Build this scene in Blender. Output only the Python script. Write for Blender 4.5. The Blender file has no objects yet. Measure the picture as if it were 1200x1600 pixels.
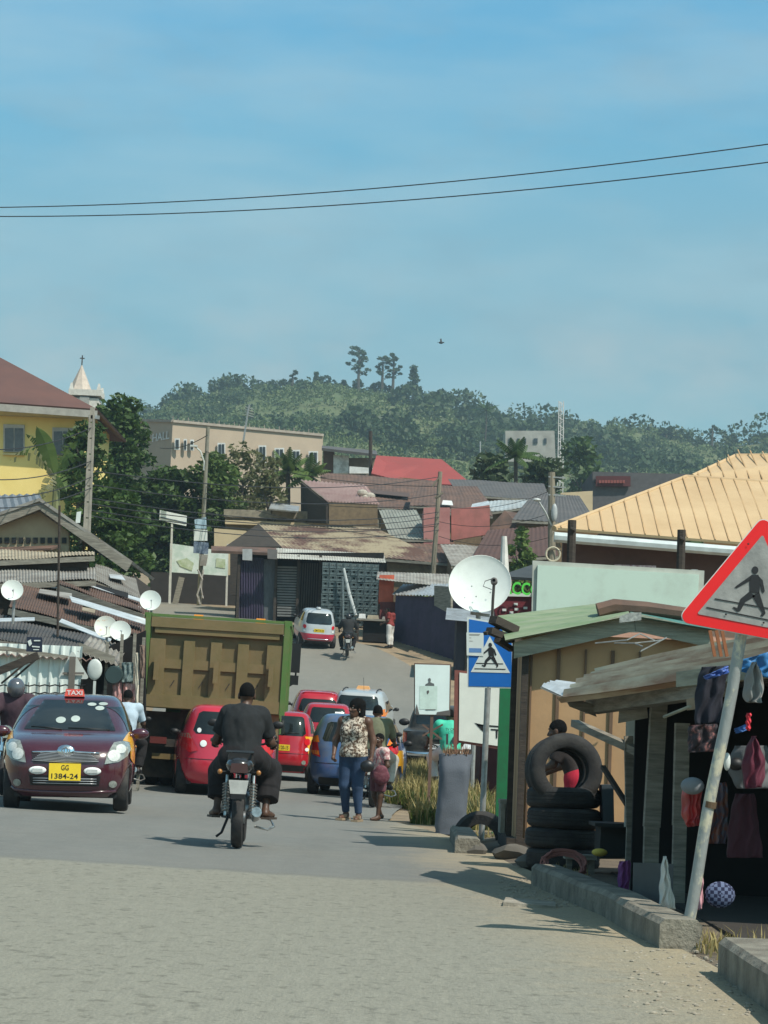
import bpy, bmesh, math, random
import numpy as np
from mathutils import Vector, Matrix, noise
from mathutils.bvhtree import BVHTree
S = bpy.context.scene
COL = S.collection
R = math.radians
rnd = random.Random(7)
# ---------------------------------------------------------------- camera model
FPX = 3559.0; PITCH = R(5.93); ROLL = R(2.4); CAM = Vector((0, 0, 1.05))
cp, sp, cr, sr = math.cos(PITCH), math.sin(PITCH), math.cos(ROLL), math.sin(ROLL)
FWD = Vector((0, cp, sp)); RGT = Vector((cr, -sp*sr, cp*sr)); UPV = Vector((-sr, -sp*cr, cp*cr))
def P(px, py, d):
    """point of the place at depth d (metres along +Y) seen at photograph pixel px,py"""
    q = FWD + RGT*((px-600)/FPX) + UPV*((800-py)/FPX)
    return CAM + q*(d/q.y)
PT = [(0, 0), (28, 0), (40, .10), (48, .2), (58, .4), (66, .74), (72, 1.25), (79, 2.35), (87, 3.95), (95, 5.5), (103, 6.6), (113, 7.5), (126, 8.5), (150, 11.0), (250, 22.2), (400, 25.2)]
def pslope(j):
    if j <= 0: return 0.0
    d0 = (PT[j][1]-PT[j-1][1])/(PT[j][0]-PT[j-1][0])
    if j >= len(PT)-1: return d0
    d1 = (PT[j+1][1]-PT[j][1])/(PT[j+1][0]-PT[j][0]); return 0 if d0*d1 <= 0 else 2*d0*d1/(d0+d1)
def prof(y):
    """height of the road above its near end: level, then a steep climb"""
    if y <= 0: return 0.0
    for i in range(len(PT)-1):
        a, b = PT[i], PT[i+1]
        if y <= b[0]:
            h = b[0]-a[0]; t = (y-a[0])/h
            return (2*t**3-3*t*t+1)*a[1]+(t**3-2*t*t+t)*h*pslope(i)+(-2*t**3+3*t*t)*b[1]+(t**3-t*t)*h*pslope(i+1)
    return PT[-1][1]
PTAB = [prof(k*.2) for k in range(2010)]
def gz(x, y):
    q = min(max(y, 0), 400)*5; i = int(q)
    return PTAB[i]+(PTAB[i+1]-PTAB[i])*(q-i) + .02*min(max(-x, 0), 8)
def G(px, py, y=3.0):
    while y < 400:
        p = P(px, py, y)
        if p.z < gz(p.x, y): return p
        y *= 1.002
    return p
# ---------------------------------------------------------------- materials
def nodes(name):
    m = bpy.data.materials.new(name); m.use_nodes = True
    nt = m.node_tree; b = nt.nodes['Principled BSDF']
    return m, nt, b
def N(nt, t, **kw):
    n = nt.nodes.new(t)
    for k, v in kw.items():
        if k in n.inputs: n.inputs[k].default_value = v
        else: setattr(n, k, v)
    return n
def c4(c): return (c[0], c[1], c[2], 1)
def coords(nt, sc=(1, 1, 1), kind='Object'):
    t = N(nt, 'ShaderNodeTexCoord'); mp = N(nt, 'ShaderNodeMapping'); mp.inputs['Scale'].default_value = sc
    nt.links.new(t.outputs[kind], mp.inputs[0]); return mp.outputs[0]
def noise_fac(nt, vec, scale, detail=5, rough=.6, lo=.35, hi=.65):
    n = N(nt, 'ShaderNodeTexNoise', Scale=scale, Detail=detail, Roughness=rough)
    nt.links.new(vec, n.inputs['Vector'])
    r = N(nt, 'ShaderNodeMapRange'); r.inputs['From Min'].default_value = lo; r.inputs['From Max'].default_value = hi
    nt.links.new(n.outputs['Fac'], r.inputs['Value']); return r.outputs[0], n.outputs['Fac']
def mixc(nt, fac, a, b):
    m = N(nt, 'ShaderNodeMix', data_type='RGBA')
    for s, v in (('A', a), ('B', b)):
        i = [q for q in m.inputs if q.name == s and q.type == 'RGBA'][0]
        if isinstance(v, (tuple, list)): i.default_value = c4(v)
        else: nt.links.new(v, i)
    f = [q for q in m.inputs if q.name == 'Factor' and q.type == 'VALUE'][0]
    if isinstance(fac, (int, float)): f.default_value = fac
    else: nt.links.new(fac, f)
    return [q for q in m.outputs if q.type == 'RGBA'][0]
def bump(nt, b, h, strength=.3, dist=.02):
    n = N(nt, 'ShaderNodeBump', Strength=strength, Distance=dist)
    nt.links.new(h, n.inputs['Height']); nt.links.new(n.outputs[0], b.inputs['Normal'])
def mat(name, col, rough=.7, metal=0., col2=None, scale=3., stretch=(1, 1, 1), rot=None, lo=.35, hi=.65, bmp=0., bscale=30., coat=0., var=.18, bdist=.02, spec=None):
    m, nt, b = nodes(name)
    if col2 is None: col2 = tuple(c*(1-var) for c in col); col = tuple(min(1, c*(1+var*.6)) for c in col)
    v = coords(nt, stretch)
    if rot is not None:
        m1 = N(nt, 'ShaderNodeMapping'); m1.inputs['Rotation'].default_value = (0, 0, rot); m0 = v.node; src = m0.inputs[0].links[0].from_socket; nt.links.new(src, m1.inputs[0]); nt.links.new(m1.outputs[0], m0.inputs[0])
    f, raw = noise_fac(nt, v, scale, 6, .65, lo, hi)
    nt.links.new(mixc(nt, f, col, col2), b.inputs['Base Color'])
    b.inputs['Roughness'].default_value = rough; b.inputs['Metallic'].default_value = metal
    if coat: b.inputs['Coat Weight'].default_value = coat; b.inputs['Coat Roughness'].default_value = .06
    if spec is not None: b.inputs['Specular IOR Level'].default_value = spec
    if bmp:
        _, h = noise_fac(nt, v, bscale, 4, .6); bump(nt, b, h, bmp, bdist)
    return m
def leaf_mat(name, a, bcol, tr=.25):
    m, nt, b = nodes(name)
    g = N(nt, 'ShaderNodeNewGeometry'); v = coords(nt)
    f, _ = noise_fac(nt, v, .6, 3)
    mm = N(nt, 'ShaderNodeMath', operation='ADD'); nt.links.new(g.outputs['Random Per Island'], mm.inputs[0]); nt.links.new(f, mm.inputs[1])
    m2 = N(nt, 'ShaderNodeMath', operation='MULTIPLY'); nt.links.new(mm.outputs[0], m2.inputs[0]); m2.inputs[1].default_value = .5
    c = mixc(nt, m2.outputs[0], a, bcol)
    nt.links.new(c, b.inputs['Base Color']); b.inputs['Roughness'].default_value = .55
    b.inputs['Specular IOR Level'].default_value = .3
    t = N(nt, 'ShaderNodeBsdfTranslucent'); nt.links.new(c, t.inputs[0])
    mx = N(nt, 'ShaderNodeMixShader', Fac=tr); out = nt.nodes['Material Output']
    nt.links.new(b.outputs[0], mx.inputs[1]); nt.links.new(t.outputs[0], mx.inputs[2]); nt.links.new(mx.outputs[0], out.inputs[0])
    return m
_M = {}
def paint(col, rough=.25, coat=.6, var=.06):
    k = ('p', col, rough, coat)
    if k not in _M: _M[k] = mat('paint', col, rough, coat=coat, var=var, scale=2, col2=tuple(c*.88+.004 for c in col), bmp=.0)
    return _M[k]
def plain(col, rough=.6, metal=0.):
    k = ('q', col, rough, metal)
    if k not in _M: _M[k] = mat('surface', col, rough, metal, var=.15, scale=8)
    return _M[k]
def dusty(name, col, dust, lo=.42, hi=.7, rough=.5, scale=4, **kw): return mat(name, col, rough, col2=dust, scale=scale, lo=lo, hi=hi, **kw)
# ---------------------------------------------------------------- mesh builder
class MB:
    def __init__(s): s.v = []; s.f = []; s.m = []; s.cur = 0
    def add(s, vs, fs):
        o = len(s.v); s.v += [tuple(q) for q in vs]
        for f in fs: s.f.append(tuple(i+o for i in f)); s.m.append(s.cur)
        return s
    def box(s, c, size, rot=None, taper=1.):
        x, y, z = size[0]/2, size[1]/2, size[2]/2; t = taper
        vs = [Vector(q) for q in ((-x,-y,-z),(x,-y,-z),(x,y,-z),(-x,y,-z),(-x*t,-y*t,z),(x*t,-y*t,z),(x*t,y*t,z),(-x*t,y*t,z))]
        if rot is not None: vs = [rot @ q for q in vs]
        c = Vector(c)
        return s.add([q+c for q in vs], [(3,2,1,0),(4,5,6,7),(0,1,5,4),(1,2,6,5),(2,3,7,6),(3,0,4,7)])
    def bar(s, a, b, w, h=None, up=(0, 0, 1)):
        a, b = Vector(a), Vector(b); h = h or w; d = (b-a).normalized(); u = Vector(up)
        if abs(d.dot(u)) > .98: u = Vector((0, 1, 0))
        sd = d.cross(u).normalized(); u = sd.cross(d).normalized()
        vs = []
        for p in (a, b):
            for i, j in ((-1,-1),(1,-1),(1,1),(-1,1)): vs.append(p+sd*(i*w/2)+u*(j*h/2))
        return s.add(vs, [(3,2,1,0),(4,5,6,7),(0,1,5,4),(1,2,6,5),(2,3,7,6),(3,0,4,7)])
    def slab(s, pts, th, dirv=None):
        pts = [Vector(q) for q in pts]
        if dirv is None:
            n = Vector((0, 0, 0))
            for i in range(len(pts)): a = pts[i]-pts[0]; b = pts[(i+1) % len(pts)]-pts[0]; n += a.cross(b)
            n.normalize(); dv = n*th
        else: dv = Vector(dirv).normalized()*th
        k = len(pts); vs = [q-dv/2 for q in pts]+[q+dv/2 for q in pts]
        fs = [tuple(range(k-1, -1, -1)), tuple(range(k, 2*k))]+[(i, (i+1) % k, k+(i+1) % k, k+i) for i in range(k)]
        return s.add(vs, fs)
    def tube(s, pts, r, n=8, cap=True):
        pts = [Vector(q) for q in pts]; rs = r if isinstance(r, (list, tuple)) else [r]*len(pts)
        vs = []; fs = []; ref = Vector((.13, .21, .97))
        for i, p in enumerate(pts):
            d = (pts[min(i+1, len(pts)-1)]-pts[max(i-1, 0)]).normalized()
            u = ref-d*ref.dot(d)
            if u.length < .15: u = Vector((1, 0, 0))-d*d.x
            u.normalize(); w = d.cross(u); ref = u
            for k in range(n): a = 2*math.pi*k/n; vs.append(p+(u*math.cos(a)+w*math.sin(a))*rs[i])
        for i in range(len(pts)-1):
            for k in range(n): fs.append((i*n+k, i*n+(k+1) % n, (i+1)*n+(k+1) % n, (i+1)*n+k))
        if cap: fs += [tuple(range(n-1, -1, -1)), tuple(range((len(pts)-1)*n, len(pts)*n))]
        return s.add(vs, fs)
    def lathe(s, prof_, c=(0, 0, 0), axis=(0, 0, 1), n=24, scale=(1, 1)):
        ax = Vector(axis).normalized(); u = Vector((0, 0, 1)) if abs(ax.z) < .9 else Vector((1, 0, 0))
        u = (u-ax*u.dot(ax)).normalized(); w = ax.cross(u); c = Vector(c); vs = []; fs = []
        for (r, h) in prof_:
            for k in range(n): a = 2*math.pi*k/n; vs.append(c+ax*h+(u*math.cos(a)*scale[0]+w*math.sin(a)*scale[1])*r)
        for i in range(len(prof_)-1):
            for k in range(n): fs.append((i*n+k, i*n+(k+1) % n, (i+1)*n+(k+1) % n, (i+1)*n+k))
        return s.add(vs, fs)
    def ell(s, c, r, n=12, rot=None):
        vs = []; fs = []; c = Vector(c)
        for i in range(n+1):
            t = math.pi*i/n
            for k in range(n*2):
                a = math.pi*k/n; q = Vector((r[0]*math.sin(t)*math.cos(a), r[1]*math.sin(t)*math.sin(a), r[2]*math.cos(t)))
                vs.append(c+(rot @ q if rot is not None else q))
        k2 = n*2
        for i in range(n):
            for k in range(k2): fs.append((i*k2+k, (i+1)*k2+k, (i+1)*k2+(k+1) % k2, i*k2+(k+1) % k2))
        return s.add(vs, fs)
    def corr(s, a, b, c, d, n, amp=.015, th=.004, trap=False, jag=0., sag=0., wave=0., stripe=False):
        """corrugated sheet a-b edge, d-c opposite edge, ridges run a->d"""
        a, b, c, d = map(Vector, (a, b, c, d)); nn = (b-a).cross(d-a).normalized(); L = 5
        per = 4 if not trap else 6
        cols = n*per+1; top = []
        for i in range(cols):
            t = i/(cols-1); ph = i % per
            if trap: h = (1, 1, 0, 0, 0, 0)[ph]*amp*2
            else: h = math.sin(2*math.pi*i/per)*amp
            j0 = jag*rnd.uniform(-1, 1); j1 = jag*rnd.uniform(-1, 1)
            for k in range(L+1):
                u = k/L; uu = u+(j0*(1-u)+j1*u)
                p = (a.lerp(b, t)).lerp(d.lerp(c, t), uu)
                top.append(p+nn*(h-sag*4*u*(1-u)+wave*math.sin(t*9+u*5)))
        K = len(top); vs = top+[q-nn*th for q in top]; fs = []; mark = []; m0 = len(s.m)
        w = L+1
        for i in range(cols-1):
            for k in range(L):
                q = (i*w+k, (i+1)*w+k, (i+1)*w+k+1, i*w+k+1); fs.append(q); fs.append(tuple(K+e for e in reversed(q)))
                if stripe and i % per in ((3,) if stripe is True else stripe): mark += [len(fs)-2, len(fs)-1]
            for k, fl in ((0, 0), (L, 1)):
                q = (i*w+k, (i+1)*w+k, K+(i+1)*w+k, K+i*w+k); fs.append(q if fl else tuple(reversed(q)))
        s.add(vs, fs)
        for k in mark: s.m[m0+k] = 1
        return s
    def text(s, string, o, xd, yd, w, h, depth=.004, bold=0.0):
        """lettering fitted in w x h, lower-left corner o"""
        cu = bpy.data.curves.new('t', 'FONT'); cu.body = string; cu.size = 1; cu.extrude = 0; cu.offset = bold; cu.resolution_u = 3
        ob = bpy.data.objects.new('t', cu); COL.objects.link(ob)
        dg = bpy.context.evaluated_depsgraph_get(); me = bpy.data.meshes.new_from_object(ob.evaluated_get(dg))
        vs = [v.co.copy() for v in me.vertices]; fs = [tuple(p.vertices) for p in me.polygons]
        bpy.data.objects.remove(ob); bpy.data.curves.remove(cu); bpy.data.meshes.remove(me)
        x0 = min(v.x for v in vs); x1 = max(v.x for v in vs); y0 = min(v.y for v in vs); y1 = max(v.y for v in vs)
        o = Vector(o); xd = Vector(xd).normalized(); yd = Vector(yd).normalized(); nn = xd.cross(yd)
        K = len(vs); pos = [o+xd*((v.x-x0)/(x1-x0)*w)+yd*((v.y-y0)/max(1e-6, y1-y0)*h) for v in vs]
        s.add([q+nn*depth for q in pos], fs); return s
    def build(s, name, m, parent=None, world=False, smooth=False, recenter=True):
        me = bpy.data.meshes.new(name); vs = s.v
        o = bpy.data.objects.new(name, me)
        if parent is not None:
            o.parent = parent
            if world:
                M = chain(parent).inverted(); vs = [tuple(M @ Vector(q)) for q in vs]
        elif recenter:
            a = np.array(vs); lo = a.min(0); hi = a.max(0); c = ((lo[0]+hi[0])/2, (lo[1]+hi[1])/2, lo[2])
            vs = [tuple(q) for q in a-np.array(c)]; o.location = c
        me.from_pydata(vs, [], s.f)
        ms = m if isinstance(m, list) else [m]
        for q in ms: me.materials.append(q)
        if len(ms) > 1: me.polygons.foreach_set('material_index', s.m)
        if smooth:
            me.polygons.foreach_set('use_smooth', [True]*len(me.polygons))
            if smooth != 'all': me.set_sharp_from_angle(angle=R(smooth if smooth is not True else 40))
        me.update(); COL.objects.link(o); return o
def chain(o):
    M = o.matrix_basis.copy()
    while o.parent is not None: o = o.parent; M = o.matrix_basis @ M
    return M
def tag(o, label=None, cat=None, group=None, kind=None):
    if label: o['label'] = label
    if cat: o['category'] = cat
    if group: o['group'] = group
    if kind: o['kind'] = kind
    return o
def thing(name, label, cat, loc, rotz=0., group=None):
    o = bpy.data.objects.new(name, None); o.empty_display_size = .2; COL.objects.link(o); o.location = Vector(loc); o.rotation_euler = (0, 0, rotz)
    return tag(o, label, cat, group)
def dup(root, loc, rotz=None, label=None, group=None):
    def cp_(o, par):
        c = o.copy(); COL.objects.link(c)
        if par is not None: c.parent = par
        for ch in list(o.children): cp_(ch, c)
        return c
    r = cp_(root, None); r.location = Vector(loc)
    if rotz is not None: r.rotation_euler = (0, 0, rotz)
    return tag(r, label, None, group)
def box_thing(name, label, cat, c, s, m, group=None, rot=None):
    return tag(MB().box(c, s, rot).build(name, m), label, cat, group)
# ================================================================ camera, light, sky
cam = bpy.data.objects.new('camera', bpy.data.cameras.new('camera')); COL.objects.link(cam); S.camera = cam
cam.data.sensor_fit = 'HORIZONTAL'; cam.data.sensor_width = 36; cam.data.lens = FPX/1200*36
cam.data.clip_start = .1; cam.data.clip_end = 9000
cam.matrix_world = Matrix((( RGT.x, UPV.x, -FWD.x, CAM.x), (RGT.y, UPV.y, -FWD.y, CAM.y), (RGT.z, UPV.z, -FWD.z, CAM.z), (0, 0, 0, 1)))
SUN_EL = R(53); SUN_AZ = R(131)     # azimuth clockwise from +Y: right of and behind the camera
sd = Vector((math.cos(SUN_EL)*math.sin(SUN_AZ), math.cos(SUN_EL)*math.cos(SUN_AZ), math.sin(SUN_EL)))
sun = bpy.data.objects.new('sun', bpy.data.lights.new('sun', 'SUN')); COL.objects.link(sun)
sun.data.energy = 4.8; sun.data.angle = R(.5); sun.data.color = (1, .94, .84)
sun.rotation_euler = sd.to_track_quat('Z', 'Y').to_euler()
W = bpy.data.worlds.new('World'); S.world = W; W.use_nodes = True
nt = W.node_tree; bg = nt.nodes['Background']
sky = N(nt, 'ShaderNodeTexSky', sky_type='NISHITA', sun_disc=False, sun_elevation=SUN_EL, sun_rotation=SUN_AZ, altitude=150, air_density=1.0, dust_density=1.6, ozone_density=1.6)
tc = N(nt, 'ShaderNodeTexCoord'); mp = N(nt, 'ShaderNodeMapping'); mp.inputs['Scale'].default_value = (4.2, 4.2, 17); mp.inputs['Location'].default_value = (3.3, 1.2, .35)
nt.links.new(tc.outputs['Generated'], mp.inputs[0])
f1, _ = noise_fac(nt, mp.outputs[0], 1.5, 5, .52, .42, .72)
mp2 = N(nt, 'ShaderNodeMapping'); mp2.inputs['Scale'].default_value = (14, 14, 30); mp2.inputs['Location'].default_value = (.9, 4.2, 2.0)
nt.links.new(tc.outputs['Generated'], mp2.inputs[0])
f2, _ = noise_fac(nt, mp2.outputs[0], 1.0, 6, .6, .5, .75)
mlt = N(nt, 'ShaderNodeMath', operation='MULTIPLY'); nt.links.new(f1, mlt.inputs[0]); mlt.inputs[1].default_value = .36
tint = N(nt, 'ShaderNodeMix', data_type='RGBA', blend_type='MULTIPLY')
[q for q in tint.inputs if q.name == 'Factor' and q.type == 'VALUE'][0].default_value = 1
ta = [q for q in tint.inputs if q.type == 'RGBA']; nt.links.new(sky.outputs[0], ta[0]); sepw = N(nt, 'ShaderNodeSeparateXYZ'); nt.links.new(tc.outputs['Generated'], sepw.inputs[0])
rp = N(nt, 'ShaderNodeValToRGB'); nt.links.new(sepw.outputs[2], rp.inputs[0])
el = rp.color_ramp.elements; el[0].position = .165; el[0].color = (.84, 1.14, 1.0, 1); el[1].position = .6; el[1].color = (.72, 1.1, 1.0, 1)
for ps, cc in ((.225, (.97, 1.36, 1.17)), (.262, (.80, 1.44, 1.32)), (.32, (.77, 1.56, 1.52))): e = el.new(ps); e.color = c4(cc)
nt.links.new(rp.outputs[0], ta[1])
c1 = mixc(nt, mlt.outputs[0], [q for q in tint.outputs if q.type == 'RGBA'][0], (4.6, 5.9, 6.2))
mlt2 = N(nt, 'ShaderNodeMath', operation='MULTIPLY'); nt.links.new(f2, mlt2.inputs[0]); mlt2.inputs[1].default_value = .22
c2 = mixc(nt, mlt2.outputs[0], c1, (2.4, 3.1, 3.6))
zb = N(nt, 'ShaderNodeMapRange'); zb.inputs['From Min'].default_value = .215; zb.inputs['From Max'].default_value = .17; nt.links.new(sepw.outputs[2], zb.inputs['Value'])
mp3 = N(nt, 'ShaderNodeMapping'); mp3.inputs['Scale'].default_value = (9, 9, 16); mp3.inputs['Location'].default_value = (1.15, .3, .6); nt.links.new(tc.outputs['Generated'], mp3.inputs[0])
f3, _ = noise_fac(nt, mp3.outputs[0], 1.1, 5, .55, .47, .72); lowc = N(nt, 'ShaderNodeMath', operation='MULTIPLY'); nt.links.new(f3, lowc.inputs[0]); nt.links.new(zb.outputs[0], lowc.inputs[1])
lc2 = N(nt, 'ShaderNodeMath', operation='MULTIPLY'); nt.links.new(lowc.outputs[0], lc2.inputs[0]); lc2.inputs[1].default_value = .6
c2 = mixc(nt, lc2.outputs[0], c2, (4.6, 5.2, 5.3)); nt.links.new(c2, bg.inputs[0]); bg.inputs[1].default_value = .112
S.view_settings.view_transform = 'Standard'; S.view_settings.look = 'None'; S.view_settings.exposure = .1; S.view_settings.gamma = 1
S.cycles.max_bounces = 5; S.cycles.diffuse_bounces = 2; S.cycles.glossy_bounces = 3; S.cycles.transmission_bounces = 3; S.cycles.volume_bounces = 0; S.cycles.transparent_max_bounces = 6
S.cycles.use_denoising = True
# ================================================================ ground
def grid(name, xs, ys, zf, m, kind='structure'):
    b = MB(); nx = len(xs)
    vs = [(x, y, zf(x, y)) for y in ys for x in xs]
    fs = [(j*nx+i, j*nx+i+1, (j+1)*nx+i+1, (j+1)*nx+i) for j in range(len(ys)-1) for i in range(nx-1)]
    b.add(vs, fs); o = b.build(name, m, recenter=False, smooth='all'); o['kind'] = kind; return o
dirt = mat('dirt', (.30, .225, .14), .95, col2=(.17, .13, .085), scale=1.3, bmp=.6, bscale=14)
grass_soil = mat('grass_soil', (.07, .09, .03), .95, col2=(.13, .11, .055), scale=.12, bmp=.6, bscale=3)
xs = [-400, -200, -120, -80]+[-60+i*4 for i in range(31)]+[80, 120, 200, 400]
ys = [-40, -10]+[i*2.5 for i in range(0, 53)]+[140, 160, 180, 200, 220, 250, 280, 320]
dirt2 = dirt; grid('ground', xs, ys, lambda x, y: gz(x, y)-.02, dirt)
# hill: the ridge as it runs across at 700 m
RIDGE = [(-400, 700), (-100, 668), (120, 655), (200, 645), (250, 636), (300, 614), (360, 602), (450, 596), (520, 592), (600, 602), (680, 618), (760, 646), (850, 660), (930, 664), (1000, 668), (1060, 686), (1100, 694), (1200, 676), (1350, 690), (1600, 720)]
RX = [(P(a, b, 700).x, P(a, b, 700).z) for a, b in RIDGE]
def ridge(x):
    if x <= RX[0][0]: return RX[0][1]
    for (x0, z0), (x1, z1) in zip(RX, RX[1:]):
        if x <= x1:
            t = (x-x0)/(x1-x0); t = t*t*(3-2*t)*.5+t*.5; return z0+(z1-z0)*t
    return RX[-1][1]
def hillz(x, y):
    z0 = prof(250)+.4
    if y < 270: return z0-1.5
    rz = ridge(x)-2.2
    if y < 700:
        t = (y-270)/430; t = t**1.15
        z = z0+(rz-z0)*t
    else: z = rz-(y-700)*.09
    return z+4.0*noise.noise((x*.018, y*.018, 2))*min(1, (y-270)/120)+1.2*noise.noise((x*.07, y*.07, 5))*min(1, (y-270)/120)
hill_mat = mat('hill_grass', (.075, .11, .035), .95, col2=(.13, .14, .06), scale=.025, lo=.35, hi=.62, bmp=.8, bscale=.5, bdist=.5)
grid('hill', [-340+i*9 for i in range(77)], [262, 275]+[290+i*10 for i in range(46)]+[780, 850, 1000, 1200], hillz, hill_mat)
grid('distant_plain', [-2500, -600, 0, 600, 2500], [-2500, -30, 300, 1200, 4000], lambda x, y: -6 if y < 250 else 8, grass_soil)
# ================================================================ road
RT = [(-15, -8, 2.2), (8, -8, 1.95), (13, -7.8, 1.75), (16, -7.7, 1.66), (19.5, -7.6, 1.5), (24, -7.5, 1.3), (28, -7.4, 1.05), (31, -7.4, .65), (33, -7.3, .25), (36, -7.2, .35), (40, -7.1, .6), (46, -7, 1.0), (60, -7, 1.9), (70, -7.2, 2.3), (78, -7.5, 2.5), (83, -8, 2.3), (89, -9.5, 1.2), (93, -10.5, -.1), (97, -12, -3.3), (107, -16, -6.2), (120, -24, -10), (131, -34, -13.6), (142, -50, -24)]
def road_edge(y):
    for a, b in zip(RT, RT[1:]):
        if y <= b[0]:
            t = (y-a[0])/(b[0]-a[0]); return a[1]+(b[1]-a[1])*t, a[2]+(b[2]-a[2])*t
    return RT[-1][1:]
b = MB(); K = 15; yy = [-15+i*1.0 for i in range(156)]
vs = []
for y in yy:
    l, r_ = road_edge(y)
    for k in range(K+1):
        x = l+(r_-l)*k/K
        if k == K: x += .09*noise.noise((y*.6, 3, 0))+.06*noise.noise((y*2.1, 9, 0))
        vs.append((x, y, gz(x, y)+.006))
b.add(vs, [(j*(K+1)+i, j*(K+1)+i+1, (j+1)*(K+1)+i+1, (j+1)*(K+1)+i) for j in range(len(yy)-1) for i in range(K)])
m, nt, bs = nodes('asphalt')
v = coords(nt)
sep = N(nt, 'ShaderNodeSeparateXYZ'); nt.links.new(v, sep.inputs[0])
def mathn(op, a, b_):
    n = N(nt, 'ShaderNodeMath', operation=op)
    for i, q in enumerate((a, b_)):
        if isinstance(q, (int, float)): n.inputs[i].default_value = q
        else: nt.links.new(q, n.inputs[i])
    return n.outputs[0]
def mr(val, a, b_, lo=0., hi=1.):
    n = N(nt, 'ShaderNodeMapRange', interpolation_type='SMOOTHSTEP'); nt.links.new(val, n.inputs['Value'])
    for k, q in (('From Min', a), ('From Max', b_), ('To Min', lo), ('To Max', hi)): n.inputs[k].default_value = q
    return n.outputs[0]
big, bigr = noise_fac(nt, v, .35, 5, .6, .3, .7); mid, midr = noise_fac(nt, v, 3.0, 6, .7, .3, .7); fine, finer = noise_fac(nt, v, 70, 3, .6, .3, .7)
vs2 = coords(nt, (9, 2.2, 1)); rip, ripr = noise_fac(nt, vs2, 1.6, 4, .65, .3, .62)
grey = mixc(nt, mid, (.160, .168, .160), (.215, .220, .206)); lane = noise_fac(nt, coords(nt, (1.1, .05, 1)), 1.0, 4, .6, .45, .65)[0]; grey = mixc(nt, mathn('MULTIPLY', lane, .45), grey, (.125, .13, .124)); grey = mixc(nt, mathn('MULTIPLY', big, .5), grey, (.235, .228, .205))
tan = mixc(nt, mid, (.222, .215, .174), (.30, .29, .235)); tan = mixc(nt, mathn('MULTIPLY', rip, .45), mixc(nt, .6, tan, (.262, .254, .205)), (.325, .315, .255))
yj = mathn('ADD', sep.outputs[1], mathn('MULTIPLY', midr, .7)); yj = mathn('ADD', yj, mathn('MULTIPLY', bigr, .5))
near = mr(mathn('ADD', yj, mathn('MULTIPLY', finer, .5)), 19.0, 19.55, 1, 0); seam = mathn('MULTIPLY', mr(yj, 18.85, 19.1), mr(yj, 19.35, 19.12))
dsh, _ = noise_fac(nt, coords(nt, (1, .8, 1)), 13, 3, .55, .56, .68); spk, _ = noise_fac(nt, v, 28, 3, .6, .60, .68)
c = mixc(nt, near, grey, tan)
c = mixc(nt, mathn('MULTIPLY', mathn('MULTIPLY', mathn('MULTIPLY', dsh, near), midr), 1.15), c, (.12, .115, .09)); c = mixc(nt, mathn('MULTIPLY', spk, .40), c, (.36, .35, .30)); c = mixc(nt, mathn('MULTIPLY', seam, .22), c, (.09, .09, .075))
# dust blown along the right edge
xj = mathn('ADD', sep.outputs[0], mathn('MULTIPLY', mathn('ADD', big, mid), .45)); xj = mathn('ADD', xj, mathn('MULTIPLY', sep.outputs[1], .045))
dust = mathn('MULTIPLY', mr(xj, 1.55, 2.9), mr(sep.outputs[1], 36, 30)); dust = mathn('MAXIMUM', dust, mathn('MULTIPLY', mr(sep.outputs[1], 70, 100), .3))
c = mixc(nt, mathn('MULTIPLY', dust, .8), c, (.40, .32, .20))
c = mixc(nt, mathn('MULTIPLY', fine, .48), c, (.10, .098, .085))
nt.links.new(c, bs.inputs['Base Color']); bs.inputs['Roughness'].default_value = .92; bs.inputs['Specular IOR Level'].default_value = .25
hh = mathn('ADD', mathn('MULTIPLY', ripr, mathn('MULTIPLY', near, 2.0)), finer); bump(nt, bs, hh, .55, .012)
road = b.build('road', m, recenter=False, smooth='all'); road['kind'] = 'structure'
# pavement strip behind the kerb on the right
grid('pavement', [1.0+i*.5 for i in range(19)], [4+i for i in range(27)], lambda x, y: .03+.03*noise.noise((x*1.3, y*1.3, 0)) if x > road_edge(y)[1]+.1 else -.05, mat('pavement_dirt', (.16, .125, .085), .95, col2=(.085, .068, .05), scale=2.5, bmp=.7, bscale=18))
# haze
hz = MB().box((0, 480, 70), (1600, 1300, 150)); hz.v = [(x, y if y > 0 else -60, z if z > 0 else -9) for x, y, z in hz.v]
haze = hz.build('haze', bpy.data.materials.new('haze'), recenter=False); haze['kind'] = 'stuff'
hm = haze.data.materials[0]; hm.use_nodes = True; nt = hm.node_tree; nt.nodes.remove(nt.nodes['Principled BSDF'])
pv = N(nt, 'ShaderNodeVolumePrincipled', Density=.00042); pv.inputs['Color'].default_value = (.62, .82, .92, 1); pv.inputs['Anisotropy'].default_value = .2
nt.links.new(pv.outputs[0], nt.nodes['Material Output'].inputs['Volume'])
# ================================================================ vehicles
def resample(keys, K):
    a = np.array(keys, float); d = np.r_[0, np.cumsum(np.sqrt(((a[1:, :4]-a[:-1, :4])**2).sum(1)))]
    t = np.linspace(0, d[-1], K); out = np.zeros((K, a.shape[1]))
    for j in range(a.shape[1]):     # monotone cubic (no overshoot)
        y = a[:, j]; h = np.diff(d); dl = np.diff(y)/h; mm = np.zeros(len(y)); mm[0] = dl[0]; mm[-1] = dl[-1]
        for i in range(1, len(y)-1):
            mm[i] = 0 if dl[i-1]*dl[i] <= 0 else 2*dl[i-1]*dl[i]/(dl[i-1]+dl[i])
        i = np.clip(np.searchsorted(d, t, side='right')-1, 0, len(h)-1); s = (t-d[i])/h[i]
        out[:, j] = (2*s**3-3*s**2+1)*y[i]+(s**3-2*s**2+s)*h[i]*mm[i]+(-2*s**3+3*s**2)*y[i+1]+(s**3-s**2)*h[i]*mm[i+1]
    return out
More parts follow.
